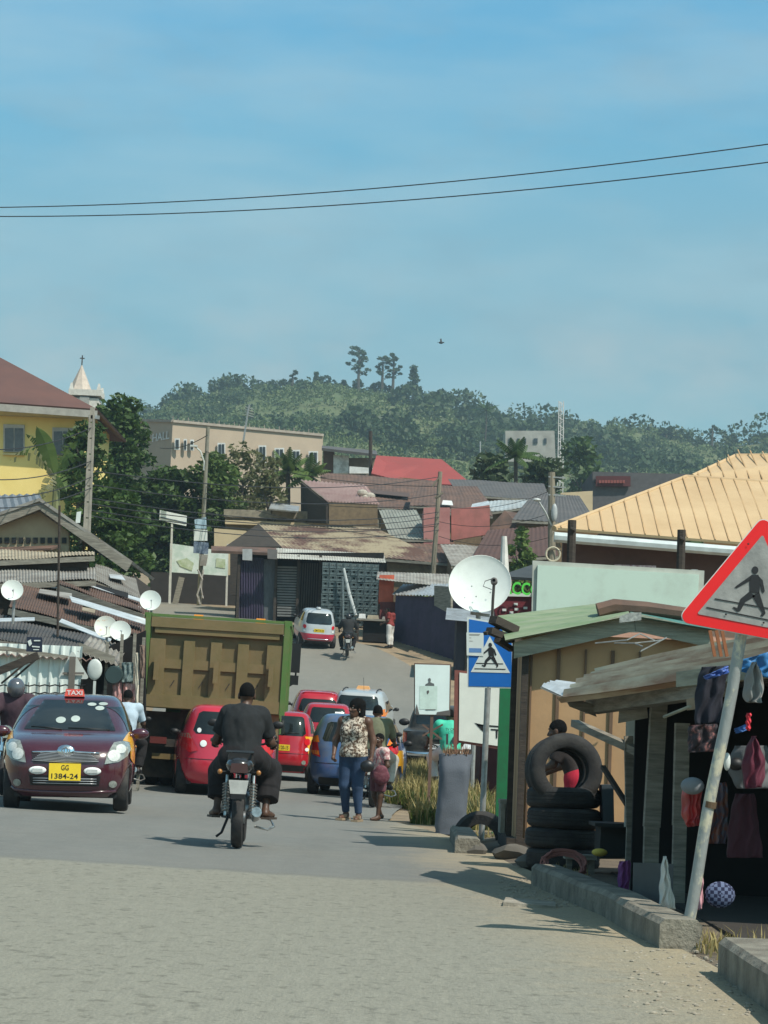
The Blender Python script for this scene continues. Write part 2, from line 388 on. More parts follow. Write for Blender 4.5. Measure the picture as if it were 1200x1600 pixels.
def outline(w, yr, yf, nf, nr, M):
    t = np.linspace(0, 2*np.pi, 1600, endpoint=False); c, s_ = np.cos(t), np.sin(t)
    n = np.where(s_ >= 0, nf, nr); x = w*np.sign(c)*np.abs(c)**(2/n); y = (yr+yf)/2+(yf-yr)/2*np.sign(s_)*np.abs(s_)**(2/n)
    x = np.r_[x, x[0]]; y = np.r_[y, y[0]]
    d = np.r_[0, np.cumsum(np.hypot(np.diff(x), np.diff(y)))]; q = np.linspace(0, d[-1], M, endpoint=False)
    return np.interp(q, d, x), np.interp(q, d, y)
class Hull:
    def __init__(s, keys, nf=4., nr=4.5, wheels=(), wr=.34, M=180, K=70):
        k = resample(keys, K); vs = np.zeros((K, M, 3))
        for i in range(K):
            x, y = outline(k[i, 3], k[i, 1], k[i, 2], k[i, 4] if k.shape[1] > 4 else nf, k[i, 5] if k.shape[1] > 5 else nr, M)
            vs[i, :, 0] = x; vs[i, :, 1] = y; vs[i, :, 2] = k[i, 0]
        for yw in wheels:
            dy = np.abs(vs[:, :, 1]-yw); arch = np.sqrt(np.maximum(0, wr**2-dy**2))+wr-.05
            msk = (dy < wr) & (np.abs(vs[:, :, 0]) > .55) & (vs[:, :, 2] < arch)
            vs[:, :, 2][msk] = arch[msk]
        b = MB(); fl = [(i*M+j, i*M+(j+1) % M, (i+1)*M+(j+1) % M, (i+1)*M+j) for i in range(K-1) for j in range(M)]
        pts = [tuple(q) for q in vs.reshape(-1, 3)]; pts.append((0, (k[-1, 1]+k[-1, 2])/2, k[-1, 0]+.004)); c = len(pts)-1
        fl += [((K-1)*M+j, (K-1)*M+(j+1) % M, c) for j in range(M)]
        b.add(pts, fl); s.b = b; s.bvh = BVHTree.FromPolygons([Vector(q) for q in pts], fl)
    def patch(s, poly, side, off=.005, res=.045, thick=0.012):
        """panel that follows the body: poly (u,z) convex, seen from front/rear/left/right/top"""
        if side in ('front', 'rear'): f = lambda u, z: Vector((u, 9 if side == 'front' else -9, z)); d = Vector((0, -1 if side == 'front' else 1, 0))
        elif side == 'top': f = lambda u, z: Vector((u, z, 9)); d = Vector((0, 0, -1))
        else: f = lambda u, z: Vector((9 if side == 'right' else -9, u, z)); d = Vector((-1 if side == 'right' else 1, 0, 0))
        bm = bmesh.new(); us = [p[0] for p in poly]; zs = [p[1] for p in poly]
        nu = max(2, int((max(us)-min(us))/res)+1); nz = max(2, int((max(zs)-min(zs))/res)+1)
        g = [[bm.verts.new((min(us)+(max(us)-min(us))*i/nu, min(zs)+(max(zs)-min(zs))*j/nz, 0)) for j in range(nz+1)] for i in range(nu+1)]
        for i in range(nu):
            for j in range(nz): bm.faces.new((g[i][j], g[i+1][j], g[i+1][j+1], g[i][j+1]))
        ar = sum(poly[i][0]*poly[(i+1) % len(poly)][1]-poly[(i+1) % len(poly)][0]*poly[i][1] for i in range(len(poly)))
        pl = poly if ar > 0 else poly[::-1]
        for i in range(len(pl)):
            a, c = pl[i], pl[(i+1) % len(pl)]; nrm = Vector((c[1]-a[1], -(c[0]-a[0]), 0))
            if nrm.length < 1e-6: continue
            bmesh.ops.bisect_plane(bm, geom=bm.verts[:]+bm.edges[:]+bm.faces[:], plane_co=(a[0], a[1], 0), plane_no=nrm, clear_outer=True)
        bad = []; 
        for v in bm.verts:
            hit, n, _, _ = s.bvh.ray_cast(f(v.co.x, v.co.y), d)
            if hit is None: bad.append(v); continue
            if n.dot(d) > 0: n = -n
            v.co = hit+n*off
        bmesh.ops.delete(bm, geom=bad, context='VERTS')
        bm.normal_update(); bm.verts.index_update()
        vs = [v.co.copy() for v in bm.verts]; fs = [tuple(v.index for v in q.verts) for q in bm.faces]
        if bm.faces:
            bm.faces.ensure_lookup_table()
            av = sum((q.normal for q in bm.faces), Vector())
            if av.dot(d) > 0: fs = [q[::-1] for q in fs]
        bm.free(); b = MB(); b.add(vs, fs); return b
    def pt(s, u, z, side, off=.006):
        for k in range(40):
            if side == 'front': o, d = Vector((u, 9, z)), Vector((0, -1, 0))
            elif side == 'rear': o, d = Vector((u, -9, z)), Vector((0, 1, 0))
            elif side == 'top': o, d = Vector((u, z, 9)), Vector((0, 0, -1))
            else: o, d = Vector((9 if side == 'right' else -9, u, z)), Vector((-1 if side == 'right' else 1, 0, 0))
            h, n, _, _ = s.bvh.ray_cast(o, d)
            if h is not None: return h-d*off
            u *= .97; z = z*.97+.03*(.7 if side != 'top' else -.5)
def rr(u0, z0, u1, z1, r=.03, k=4):
    out = []
    for cx, cz, a0 in ((u1-r, z0+r, -90), (u1-r, z1-r, 0), (u0+r, z1-r, 90), (u0+r, z0+r, 180)):
        for i in range(k+1): a = R(a0+90*i/k); out.append((cx+r*math.cos(a), cz+r*math.sin(a)))
    return out
def ellp(u, z, ru, rz, k=16): return [(u+ru*math.cos(2*math.pi*i/k), z+rz*math.sin(2*math.pi*i/k)) for i in range(k)]
def mirx(poly): return [(-u, z) for u, z in poly]
GLASS = mat('car_glass', (.012, .016, .016), .06, var=.3, spec=.6)
BLACK = mat('black_plastic', (.008, .008, .009), .55, var=.3)
RUBBER = dusty('tyre_rubber', (.018, .018, .019), (.05, .045, .04), rough=.85, scale=7, bmp=.3, bscale=40)
CHROME = mat('chrome', (.75, .76, .77), .12, 1., var=.08)
STEEL = mat('dull_steel', (.42, .43, .44), .4, .9)
PLATEY = mat('number_plate_yellow', (.85, .60, .03), .45, var=.08)
WHITE = mat('white_enamel', (.78, .80, .78), .4, var=.08)
INK = mat('black_ink', (.012, .012, .014), .5, var=.2)
TLRED = mat('tail_lens_red', (.55, .012, .02), .12, var=.2, coat=.5)
TLORANGE = mat('indicator_lens_orange', (.85, .22, .02), .15, var=.15, coat=.5)
LENS = mat('headlamp_lens', (.27, .29, .26), .08, var=.4, scale=14, coat=.8)
LENSG = mat('reflector_bowl', (.74, .74, .68), .22, .2, var=.2, scale=20)
YELLOW = paint((.86, .43, .012), .3)
def wheel(root, x, y, r=.29, w=.19, rim=True):
    s = 1 if x > 0 else -1; b = MB(); hw = w/2
    b.lathe([(r*.62, -hw), (r*.9, -hw), (r*.97, -hw*.85), (r, -hw*.5), (r, hw*.5), (r*.97, hw*.85), (r*.9, hw), (r*.62, hw), (r*.58, 0)], (0, 0, 0), (1, 0, 0), 28)
    e = thing_part('wheel', root, (x, y, r)); b.build('tyre', RUBBER, e, smooth=True)
    if rim:
        q = MB(); q.lathe([(0.001, hw*.75*s), (r*.16, hw*.75*s), (r*.5, hw*.45*s), (r*.6, hw*.8*s), (r*.62, hw*.2*s)], (0, 0, 0), (1, 0, 0), 24)
        for k in range(7):
            a = 2*math.pi*k/7; q.bar((hw*.72*s, r*.1*math.cos(a), r*.1*math.sin(a)), (hw*.72*s, r*.58*math.cos(a), r*.58*math.sin(a)), .05, .02, (1, 0, 0))
        q.build('rim', STEEL, e, smooth=True)
    return e
def thing_part(name, parent, loc):
    o = bpy.data.objects.new(name, None); COL.objects.link(o); o.parent = parent; o.location = Vector(loc); o.empty_display_size = .1; return o
def mirror_(root, h, x, y, z, m):
    s = 1 if x > 0 else -1
    q = MB(); q.ell((x+s*.10, y, z+.07), (.105, .06, .075), 8); q.bar((x-s*.03, y, z), (x+s*.07, y, z+.03), .05); q.build('wing_mirror', m, root, smooth=True)
HATCH = [(.19, -1.70, 1.70, .76), (.28, -1.80, 1.80, .815), (.40, -1.86, 1.85, .835), (.55, -1.87, 1.865, .845), (.68, -1.85, 1.84, .845), (.80, -1.83, 1.76, .84), (.88, -1.815, 1.62, .83), (.95, -1.79, 1.36, .815), (1.00, -1.77, 1.10, .80), (1.10, -1.73, .86, .77), (1.25, -1.66, .48, .715), (1.38, -1.58, .12, .655), (1.46, -1.5, -.12, .60), (1.505, -1.38, -.34, .53), (1.525, -1.15, -.6, .36), (1.53, -1.0, -.8, .1)]
def scale_keys(keys, sx=1, sy=1, sz=1): return [(k[0]*sz, k[1]*sy, k[2]*sy, k[3]*sx)+tuple(k[4:]) for k in keys]
def car(name, label, cat, loc, rotz, keys, body, spec, wheels=(-1.2, 1.22), wr=.33, wheel_r=.29, track=.74, nf=3.2, nr=4.2, group=None):
    pt_ = math.atan2(gz(loc[0], loc[1]+1.2)-gz(loc[0], loc[1]-1.2), 2.4); root = thing(name, label, cat, (loc[0], loc[1], gz(loc[0], loc[1])+.006), rotz, group); root.rotation_euler = (pt_*math.cos(rotz), math.atan(.02) if loc[0] < 0 else 0, rotz); h = Hull(keys, nf, nr, wheels, wr)
    h.b.build('body', body, root, smooth='all')
    zt = keys[-1][0]; u = MB().box((0, 0, .3), (1.3*keys[5][3]/.84, keys[5][2]-keys[5][1]-.5, .25)); u.build('underbody', BLACK, root)
    for y in wheels:
        for x in (-track, track): wheel(root, x, y, wheel_r)
    for it in spec(h): 
        nm, b, m = it[:3]; o = b.build(nm, m, root, smooth='all' if len(it) < 4 or it[3] is None else it[3])
        if len(it) > 4: o['label'] = it[4]
        if len(it) > 5:
            for nm2, b2, m2 in it[5]: b2.build(nm2, m2, o, smooth=False)
    return root, h
def plate_items(h, u, z, side, lines, w=.34, ht=.17, m=None):
    p = h.pt(u, z, side, .02); sgn = 1 if side == 'front' else -1
    b = MB().box((p.x, p.y, p.z), (w, .012, ht))
    t = MB(); xd = (-sgn, 0, 0); n = len(lines)
    for i, s_ in enumerate(lines):
        hh = ht*(.62/n); ww = min(w*.86, hh*.72*len(s_)); zc = p.z+ht/2-ht*(i+.5)/n
        t.text(s_, (p.x+sgn*ww/2, p.y+sgn*.008, zc-hh/2), xd, (0, 0, 1), ww, hh, .001, .012)
    return ('number_plate', b, m or PLATEY, False, None, [('lettering', t, INK)])
def it(nm, b, m, sm=None): return (nm, b, m, sm)
# ------------------------------------------------ maroon taxi facing us
STK = mat('sticker_paper', (.42, .48, .44), .5)
MAROON = paint((.060, .010, .020), .22, .8); 
def maroon_spec(h):
    o = []
    o.append(it('windscreen', h.patch([(-.60, 1.03), (.60, 1.03), (.585, 1.06), (.49, 1.40), (.44, 1.43), (-.44, 1.43), (-.49, 1.40), (-.585, 1.06)], 'front'), GLASS))
    st = MB()
    for u, z, ru, rz in ((-.40+.0, 1.385, .06, .022), (-.25, 1.375, .06, .022), (-.36, 1.325, .06, .03), (-.06, 1.175, .06, .042), (.13, 1.155, .065, .042)): 
        o.append(it('windscreen_sticker', h.patch(ellp(u, z, ru, rz), 'front', .009, .03), STK))
    wb = MB()
    for a, c in (((-.52, 1.045), (.02, 1.06)), ((.1, 1.04), (.5, 1.07))): wb.tube([h.pt(a[0], a[1], 'front', .02), h.pt((a[0]+c[0])/2, (a[1]+c[1])/2+.005, 'front', .025), h.pt(c[0], c[1], 'front', .02)], .009, 6)
    o.append(it('wiper', wb, BLACK))
    for sg in (1, -1):
        hl = [(sg*q, z) for q, z in ((.49, .61), (.66, .64), (.76, .71), (.80, .80), (.78, .885), (.70, .90), (.595, .88), (.52, .74))]
        hb = h.patch(hl, 'front', .012)
        lamp = it('headlight', hb, LENS)
        in_ = h.patch(ellp(sg*.60, .715, .075, .07), 'front', .018, .02); in2 = h.patch(ellp(sg*.68, .80, .06, .055), 'front', .018, .02)
        in_.add(in2.v, in2.f); o.append(lamp+(None, [('reflector', in_, LENSG)]))
        o.append(it('fog_lamp', h.patch(ellp(sg*.60, .36, .05, .045), 'front', .01, .02), LENS))
        sd_ = 'right' if sg > 0 else 'left'
        o.append(it('yellow_wing', h.patch([(.55, .48), (.86, .62), (1.62, .60), (1.68, .80), (1.45, .86), (1.12, .935), (.55, .97)], sd_, .009), YELLOW))
        o.append(it('yellow_corner', h.patch([(sg*a, z) for a, z in ((.70, .905), (.79, .885), (.81, .98), (.76, 1.02))], 'front', .012), YELLOW)); o.append(it('yellow_corner', h.patch([(sg*a, z) for a, z in ((.79, .87), (.842, .86), (.842, .60), (.80, .69))], 'front', .012), YELLOW))
        o.append(it('side_window', h.patch([(-1.2, 1.06), (.62, 1.03), (.18, 1.35), (-1.2, 1.38)], sd_, .005), GLASS))
        o.append(it('door_handle', MB().box(h.pt(-.35, .92, sd_, .01), (.03, .16, .035)), MAROON, False))
    gr = MB()
    for i in range(7):
        z = .625+i*.018; wd = .42-.02*i; gr.tube([h.pt(-wd+2*wd*k/10, z+abs(k-5)*.004, 'front', .012) for k in range(11)], .006, 5)
    o.append(it('grille', h.patch([(-.40, .60), (.40, .60), (.44, .76), (-.44, .76)], 'front', .003), mat('grille_black', (.02, .012, .014), .4))+(None, [('grille_bars', gr, STEEL)]))
    o.append(it('grille_trim', MB().tube([h.pt(-.42+.84*k/12, .765-abs(k-6)*.003, 'front', .012) for k in range(13)], .012, 6), CHROME))
    em = MB(); c = h.pt(.0, .765, 'front', .02); em.lathe([(.05, -.02), (.105, -.02), (.115, 0), (.1, .018), (.04, .024), (.001, .024)], c, (0, 1, .15), 28, (.72, 1)) 
    rg = MB(); rg.tube([c+Vector((.05*math.cos(a), .026, .035*math.sin(a)+.01)) for a in [2*math.pi*k/20 for k in range(21)]], .007, 6); rg.tube([c+Vector((.02*math.cos(a), .028, .055*math.sin(a))) for a in [2*math.pi*k/20 for k in range(21)]], .006, 6)
    o.append(it('emblem', em, CHROME)+(None, [('emblem_ring', rg, STEEL)]))
    o.append(it('lower_grille', h.patch([(-.43, .33), (.43, .33), (.45, .46), (-.45, .46)], 'front', .004), BLACK))
    sl = MB()
    for z in (.36, .39, .42): sl.tube([h.pt(-.40+.8*k/10, z, 'front', .012) for k in range(11)], .007, 5)
    o.append(it('lower_grille_bars', sl, STEEL))
    o.append(it('bumper_lip', MB().tube([h.pt(-.72+1.44*k/16, .245+.03*(abs(k-8)/8)**2, 'front', .004) for k in range(17)], .022, 8), MAROON))
    for u in (-.345, .345):
        b = MB(); q = h.pt(u, .52, 'front', .012); b.lathe([(.001, .01), (.09, .01), (.105, .0), (.105, -.03)], q, (0, 1, 0), 28, (.48, 1.05)); ins = MB().box(q+Vector((0, .016, 0)), (.13, .012, .045))
        o.append(it('bumper_guard', b, WHITE)+(None, [('guard_slot', ins, mat('guard_slot_grey', (.5, .52, .5), .5))]))
    o.append(plate_items(h, .0, .505, 'front', ['GG', '1384-24'], .40, .215))
    for x in (-1, 1): 
        b = MB(); p = h.pt(.62, .98, 'right' if x > 0 else 'left', 0); x0 = p.x; b.ell((x0+x*.13, .62, 1.0), (.12, .07, .075), 8); b.bar((x0-x*.05, .66, .97), (x0+x*.06, .64, .98), .05, .06)
        o.append(it('wing_mirror', b, MAROON))
    q = h.pt(.0, -.25, 'top', .0); b = MB(); b.box(q+Vector((0, .06, .045)), (.27, .11, .10), None, .86)
    t = MB().text('TAXI', q+Vector((.105, .118, .015)), (-1, 0, 0), (0, 0, 1), .21, .06, .002, .01)
    o.append(it('taxi_sign', b, mat('taxi_sign_red', (.75, .10, .07), .4), False)+(None, [('lettering', t, WHITE)]))
    return o
def rest(x, y, dz=0.): return (x, y, gz(x, y)+.008+dz)
def at(px, py):
    p = G(px, py); return p
p = G(90, 1266)
maroon, _ = car('taxi_car', 'maroon taxi with yellow wings and white bumper guards driving towards us', 'car', (p.x, p.y+1.22, gz(p.x, p.y)+.006), R(185), HATCH, MAROON, maroon_spec, nf=4.4, nr=4.5, track=.70)
# ------------------------------------------------ cars seen from behind (local +Y is forward, rear at -Y)
def rear_spec(win, lights, plate, bodym, guard=None, yellow=True, extra=None, fogl=False, taxi=False, sticker=None, wiper=True, plate_lines=('GT 4417', '16'), plate_uz=(0, .5), side_win=True, platem=None, ymax=.98):
    def f(h):
        o = [it('rear_window', h.patch(win, 'rear'), GLASS)]
        for poly, m, nm in lights:
            for q in (poly, mirx(poly)): o.append(it(nm, h.patch(q, 'rear', .012), m))
        o.append(plate_items(h, plate_uz[0], plate_uz[1], 'rear', list(plate_lines), .42, .13, platem))
        for sg, sd_ in ((1, 'right'), (-1, 'left')):
            if yellow: o.append(it('yellow_wing', h.patch([(-1.50, .60), (-.62, .45), (-.62, ymax), (-1.50, ymax)], sd_, .009), YELLOW)); o.append(it('yellow_wing', h.patch([(.6, .45), (1.5, .6), (1.4, .85), (.6, .92)], sd_, .009), YELLOW))
            if side_win: o.append(it('side_window', h.patch([(-1.30, 1.05), (.62, 1.03), (.18, 1.36), (-1.15, 1.38)], sd_, .005), GLASS))
            b = MB(); q = h.pt(.62, .98, sd_, 0); b.ell((q.x+sg*.11, .60, 1.02), (.085, .06, .06), 8); b.bar((q.x-sg*.05, .64, .98), (q.x+sg*.06, .62, 1.0), .05, .06); o.append(it('wing_mirror', b, BLACK))
        if wiper: o.append(it('wiper', MB().tube([h.pt(.03, win[0][1]+.02, 'rear', .02), h.pt(.2, win[0][1]+.06, 'rear', .025), h.pt(.38, win[0][1]+.06, 'rear', .02)], .008, 6), BLACK))
        o.append(it('bumper_seam', MB().tube([h.pt(-.70+1.4*k/14, .60, 'rear', .003) for k in range(15)], .006, 5), BLACK))
        if taxi:
            q = h.pt(0, -.5, 'top'); o.append(it('taxi_sign', MB().box(q+Vector((0, 0, .04)), (.42, .16, .09), None, .8), taxi if taxi is not True else YELLOW, False))
        if extra: o += extra(h)
        return o
    return f
HWIN = [(-.55, 1.02), (.55, 1.02), (.60, 1.08), (.52, 1.36), (.46, 1.40), (-.46, 1.40), (-.52, 1.36), (-.60, 1.08)]
RED = paint((.50, .022, .045), .25, .7); RED2 = paint((.42, .010, .022), .22, .7); BLUE = paint((.030, .075, .19), .28, .6); SILVER = paint((.42, .45, .46), .35, .6); PINKR = paint((.50, .03, .07), .3)
def yaris_extra(h):
    o = [it('round_sticker', h.patch(ellp(-.42, .86, .055, .055), 'rear', .012, .02), WHITE), it('boot_handle', MB().tube([h.pt(-.16+.32*k/6, .93, 'rear', .012) for k in range(7)], .014, 6), paint((.2, .01, .02)))]
    o.append(it('window_sticker', h.patch(ellp(-.50, 1.075, .035, .04), 'rear', .012, .02), WHITE))
    o.append(it('bumper_recess', h.patch(rr(-.26, .47, .26, .62, .03), 'rear', .004), paint((.33, .014, .03))))
    return o
p = G(338, 1243)
yaris_r, _ = car('hatchback_car', 'bright red hatchback with round white sticker driving behind the dump truck', 'car', (p.x, p.y+1.2, gz(p.x, p.y)+.004), R(6), scale_keys(HATCH, 1.02, 1, 1.0), RED,
    rear_spec(HWIN, [([(.50, .74), (.64, .70), (.80, .80), (.82, .98), (.72, 1.02), (.62, .96)], TLRED, 'tail_light'), ([(.62, .93), (.80, .96), (.80, 1.01), (.66, 1.02)], mat('tail_lens_smoke', (.35, .16, .12), .15), 'indicator')], None, RED, yellow=False, extra=yaris_extra, plate_lines=('GE 2207-13',), plate_uz=(.0, .545), platem=WHITE))
SPARK = scale_keys([(.19, -1.66, 1.70, .74), (.30, -1.78, 1.80, .80), (.45, -1.84, 1.85, .83), (.58, -1.84, 1.86, .835), (.70, -1.80, 1.84, .84), (.82, -1.77, 1.76, .835), (.92, -1.74, 1.55, .82), (1.0, -1.71, 1.2, .80), (1.12, -1.66, .86, .775), (1.28, -1.58, .48, .72), (1.40, -1.50, .12, .665), (1.48, -1.42, -.12, .61), (1.53, -1.28, -.34, .53), (1.55, -1.1, -.6, .36), (1.555, -1.0, -.8, .1)], .9, .93, .97)
SWIN = [(-.47, .98), (.47, .98), (.53, 1.04), (.47, 1.36), (.42, 1.40), (-.42, 1.40), (-.47, 1.36), (-.53, 1.04)]
def spark_lights(): return [(ellp(.57, .86, .065, .075), TLRED, 'tail_light'), (ellp(.57, .70, .04, .04), WHITE, 'reversing_light')]
def spark_extra(h):
    return [it('fog_lamp', h.patch(ellp(.52, .42, .045, .045), 'rear', .01, .02), LENS), it('bumper_black', h.patch(rr(-.66, .22, .66, .35, .02), 'rear', .006), BLACK)]
p = G(436, 1219)
spark1, _ = car('taxi_car', 'red taxi with yellow quarter panel at the right edge of the dump truck', 'car', (p.x, p.y+1.1, gz(p.x, p.y)+.0), R(0), SPARK, RED2, rear_spec(SWIN, spark_lights(), None, RED2, extra=spark_extra, plate_lines=('GN 5120-15',), plate_uz=(0, .72)), wheels=(-1.15, 1.15), track=.66, wheel_r=.27, wr=.31)
p = G(506, 1181)
def mid_extra(h):
    return spark_extra(h)+[it('window_stickers', (lambda a, c: a.add(c.v, c.f))(h.patch(rr(.2, 1.24, .46, 1.3, .01), 'rear', .01), h.patch(rr(.12, 1.16, .48, 1.2, .01), 'rear', .01)), WHITE), it('boot_vent', h.patch(ellp(-.50, .50, .09, .07), 'rear', .006), BLACK), it('handle_recess', h.patch(rr(-.3, .82, .3, .88, .02), 'rear', .006), BLACK)]
spark2, _ = car('taxi_car', 'red taxi with yellow plate and stickers on its rear window behind the blue taxi', 'car', (p.x, p.y+1.1, gz(p.x, p.y)-.02), R(2), scale_keys(SPARK, 1.06, 1, 1), RED2, rear_spec(SWIN, spark_lights(), None, RED2, extra=mid_extra, plate_lines=('GS 1146-17',), plate_uz=(-.05, .69)), wheels=(-1.15, 1.15), track=.66, wheel_r=.27, wr=.31)
# red car with a dark rear shelf further ahead
p = P(490, 1160, 70.5)
redfar, _ = car('hatchback_car', 'dark red car half hidden behind the red taxi with stickers', 'car', (p.x, p.y+1.2, gz(p.x, p.y)), R(3), scale_keys(HATCH, 1.0, 1, 1.04), RED2, rear_spec(HWIN, [([(.60, .74), (.82, .74), (.82, .98), (.7, 1.0)], TLRED, 'tail_light')], None, RED2, yellow=False, extra=lambda h: [it('roof_spoiler', MB().tube([h.pt(-.5+k*.1, -1.38, 'top', .01) for k in range(11)], .03, 6), RED2)], plate_lines=('GR 880-12',), plate_uz=(0, .72)))
SUVK = [(.25, -1.95, 1.95, .78), (.38, -2.06, 2.05, .85), (.60, -2.1, 2.12, .885), (.85, -2.08, 2.08, .89), (1.0, -2.05, 1.98, .885), (1.08, -2.02, 1.7, .875), (1.14, -2.0, 1.1, .86), (1.25, -1.96, .86, .835), (1.45, -1.88, .5, .77), (1.58, -1.80, .2, .72), (1.66, -1.72, -.1, .65), (1.70, -1.5, -.4, .5), (1.71, -1.2, -.8, .2)]
p = P(566, 1160, 70.5)
def suv_extra(h):
    o = []
    for sg in (-1, 1): o.append(it('roof_rail', MB().tube([h.pt(sg*.52, y, 'top', .0)+Vector((0, 0, .045 if abs(y+.75) < .6 else 0)) for y in (-1.5, -1.3, -.75, -.2, 0)], .018, 6), BLACK))
    o.append(it('aerial', MB().tube([h.pt(.1, -1.2, 'top'), h.pt(.1, -1.35, 'top')+Vector((0, -.15, .42))], .006, 5), BLACK)); return o
silver, _ = car('taxi_car', 'silver taxi with orange tail lights and an orange roof sign ahead of the red cars', 'car', (p.x, p.y+1.3, gz(p.x, p.y)), R(-6), scale_keys(SUVK, .97, 1, 1), SILVER, rear_spec([(-.62, 1.18), (.62, 1.18), (.66, 1.24), (.58, 1.55), (.53, 1.59), (-.53, 1.59), (-.58, 1.55), (-.66, 1.24)], [(rr(.60, .98, .84, 1.2, .05), TLORANGE, 'indicator'), (rr(.60, .86, .82, 1.0, .04), TLRED, 'tail_light')], None, SILVER, yellow=False, extra=suv_extra, taxi=mat('taxi_sign_orange', (.8, .4, .15), .4), plate_lines=('GW 3120-18',), plate_uz=(0, .75)), wheels=(-1.3, 1.3), track=.76, wheel_r=.33, wr=.38)
# blue taxi
p = G(557, 1245)
def blue_extra(h):
    o = [it('boot_handle', MB().tube([h.pt(-.2+.4*k/6, .90, 'rear', .012) for k in range(7)], .016, 6), CHROME)]
    for sg in (-1, 1): o.append(it('indicator', h.patch([(sg*.62, .97), (sg*.80, .97), (sg*.76, 1.08), (sg*.66, 1.1)], 'rear', .012), TLORANGE)); o.append(it('indicator', h.patch([(sg*.60, .74), (sg*.76, .76), (sg*.8, .82), (sg*.62, .82)], 'rear', .013), TLORANGE))
    o.append(it('lower_bumper', h.patch(rr(-.6, .2, .6, .34, .03), 'rear', .006), BLACK)); return o
blue, _ = car('taxi_car', 'dusty blue taxi with red and orange tail lights behind the walking woman', 'car', (p.x, p.y+1.2, gz(p.x, p.y)), R(-4), scale_keys(HATCH, 1.05, 1.02, 1.0), dusty('blue_paint', (.045, .105, .25), (.12, .14, .18), rough=.3, coat=.5, scale=2.5), rear_spec([(-.53, 1.0), (.53, 1.0), (.57, 1.05), (.5, 1.33), (.44, 1.36), (-.44, 1.36), (-.5, 1.33), (-.57, 1.05)], [([(.58, .70), (.74, .74), (.82, .86), (.80, 1.0), (.66, .98)], TLRED, 'tail_light')], None, BLUE, extra=blue_extra, plate_lines=('GT 6093-20',), plate_uz=(0, .52), ymax=.9))
# far silver and red car
p = G(487, 1012)
far, _ = car('hatchback_car', 'silver hatchback with red bumper climbing the road beside the bottle crates', 'car', (p.x, p.y+1.1, gz(p.x, p.y)+.02), R(9), scale_keys(SPARK, 1, 1, 1.0), SILVER,
    rear_spec(SWIN, spark_lights(), None, SILVER, yellow=False, extra=lambda h: [it('red_bumper', h.patch(rr(-.70, .34, .70, .60, .05), 'rear', .012), PINKR), it('bumper_black', h.patch(rr(-.66, .20, .66, .33, .02), 'rear', .014), BLACK), it('chrome_strip', MB().tube([h.pt(-.45+.9*k/8, .40, 'rear', .02) for k in range(9)], .018, 6), CHROME), it('roof_vent', MB().box(h.pt(0, -.9, 'top')+Vector((0, 0, .04)), (.2, .3, .08), None, .7), SILVER)], plate_lines=('GM 714-10',), plate_uz=(0, .74)), wheels=(-1.15, 1.15), track=.66, wheel_r=.27, wr=.31)
for sg, sd_ in ((1, 'right'), (-1, 'left')): 
    b = _.patch([(-1.5, .34), (1.6, .34), (1.6, .52), (-1.5, .58)], sd_, .008); b.build('red_side_trim', PINKR, far, smooth='all')
# ------------------------------------------------ black pickup at the roadside
PK = [(.40, -2.5, 2.4, .80), (.50, -2.58, 2.5, .88), (.75, -2.6, 2.55, .91), (.95, -2.6, 2.52, .91), (1.06, -2.58, 2.4, .905), (1.10, -2.55, 1.5, .90), (1.12, -.9, 1.3, .88), (1.25, -.88, 1.1, .84), (1.5, -.80, .7, .77), (1.65, -.72, .4, .70), (1.73, -.5, .1, .55), (1.75, -.3, -.1, .2)]
p = P(690, 1190, 60.5)
DBLACK = dusty('dusty_black_paint', (.018, .019, .02), (.09, .085, .075), rough=.35, scale=3)
pickup, hpk = car('pickup_truck', 'black pickup truck parked on the verge behind the white poster board', 'pickup', (p.x, p.y+1.6, gz(p.x, p.y)+.02), R(-5), PK, DBLACK, lambda h: [
    it('rear_window', h.patch(rr(-.62, 1.24, .62, 1.6, .06), 'rear'), GLASS), it('tail_light', h.patch(rr(.74, .80, .90, 1.05, .02), 'rear', .01), TLRED), it('tail_light', h.patch(rr(-.90, .80, -.74, 1.05, .02), 'rear', .01), TLRED),
    it('tailgate', h.patch(rr(-.72, .66, .72, 1.06, .03), 'rear', .01), DBLACK), it('tailgate_handle', MB().box(h.pt(0, .95, 'rear', .02), (.3, .03, .08)), CHROME, False), it('rear_bumper', MB().tube([h.pt(-.8+1.6*k/10, .52, 'rear', .06) for k in range(11)], .07, 8), CHROME),
    plate_items(h, .0, .72, 'rear', ['GX 4410-19'], .46, .13, WHITE),
    it('wing_mirror', MB().ell((-1.08, .95, 1.22), (.15, .08, .10), 8).bar((-.86, 1.0, 1.15), (-1.0, .97, 1.2), .05), BLACK), it('wing_mirror', MB().ell((1.08, .95, 1.22), (.15, .08, .10), 8).bar((.86, 1.0, 1.15), (1.0, .97, 1.2), .05), BLACK),
    it('side_window', h.patch([(-.6, 1.2), (.9, 1.2), (.55, 1.55), (-.6, 1.6)], 'left'), GLASS), it('side_window', h.patch([(-.6, 1.2), (.9, 1.2), (.55, 1.55), (-.6, 1.6)], 'right'), GLASS)],
    wheels=(-1.55, 1.6), track=.80, wheel_r=.37, wr=.43, nf=3.6, nr=6)
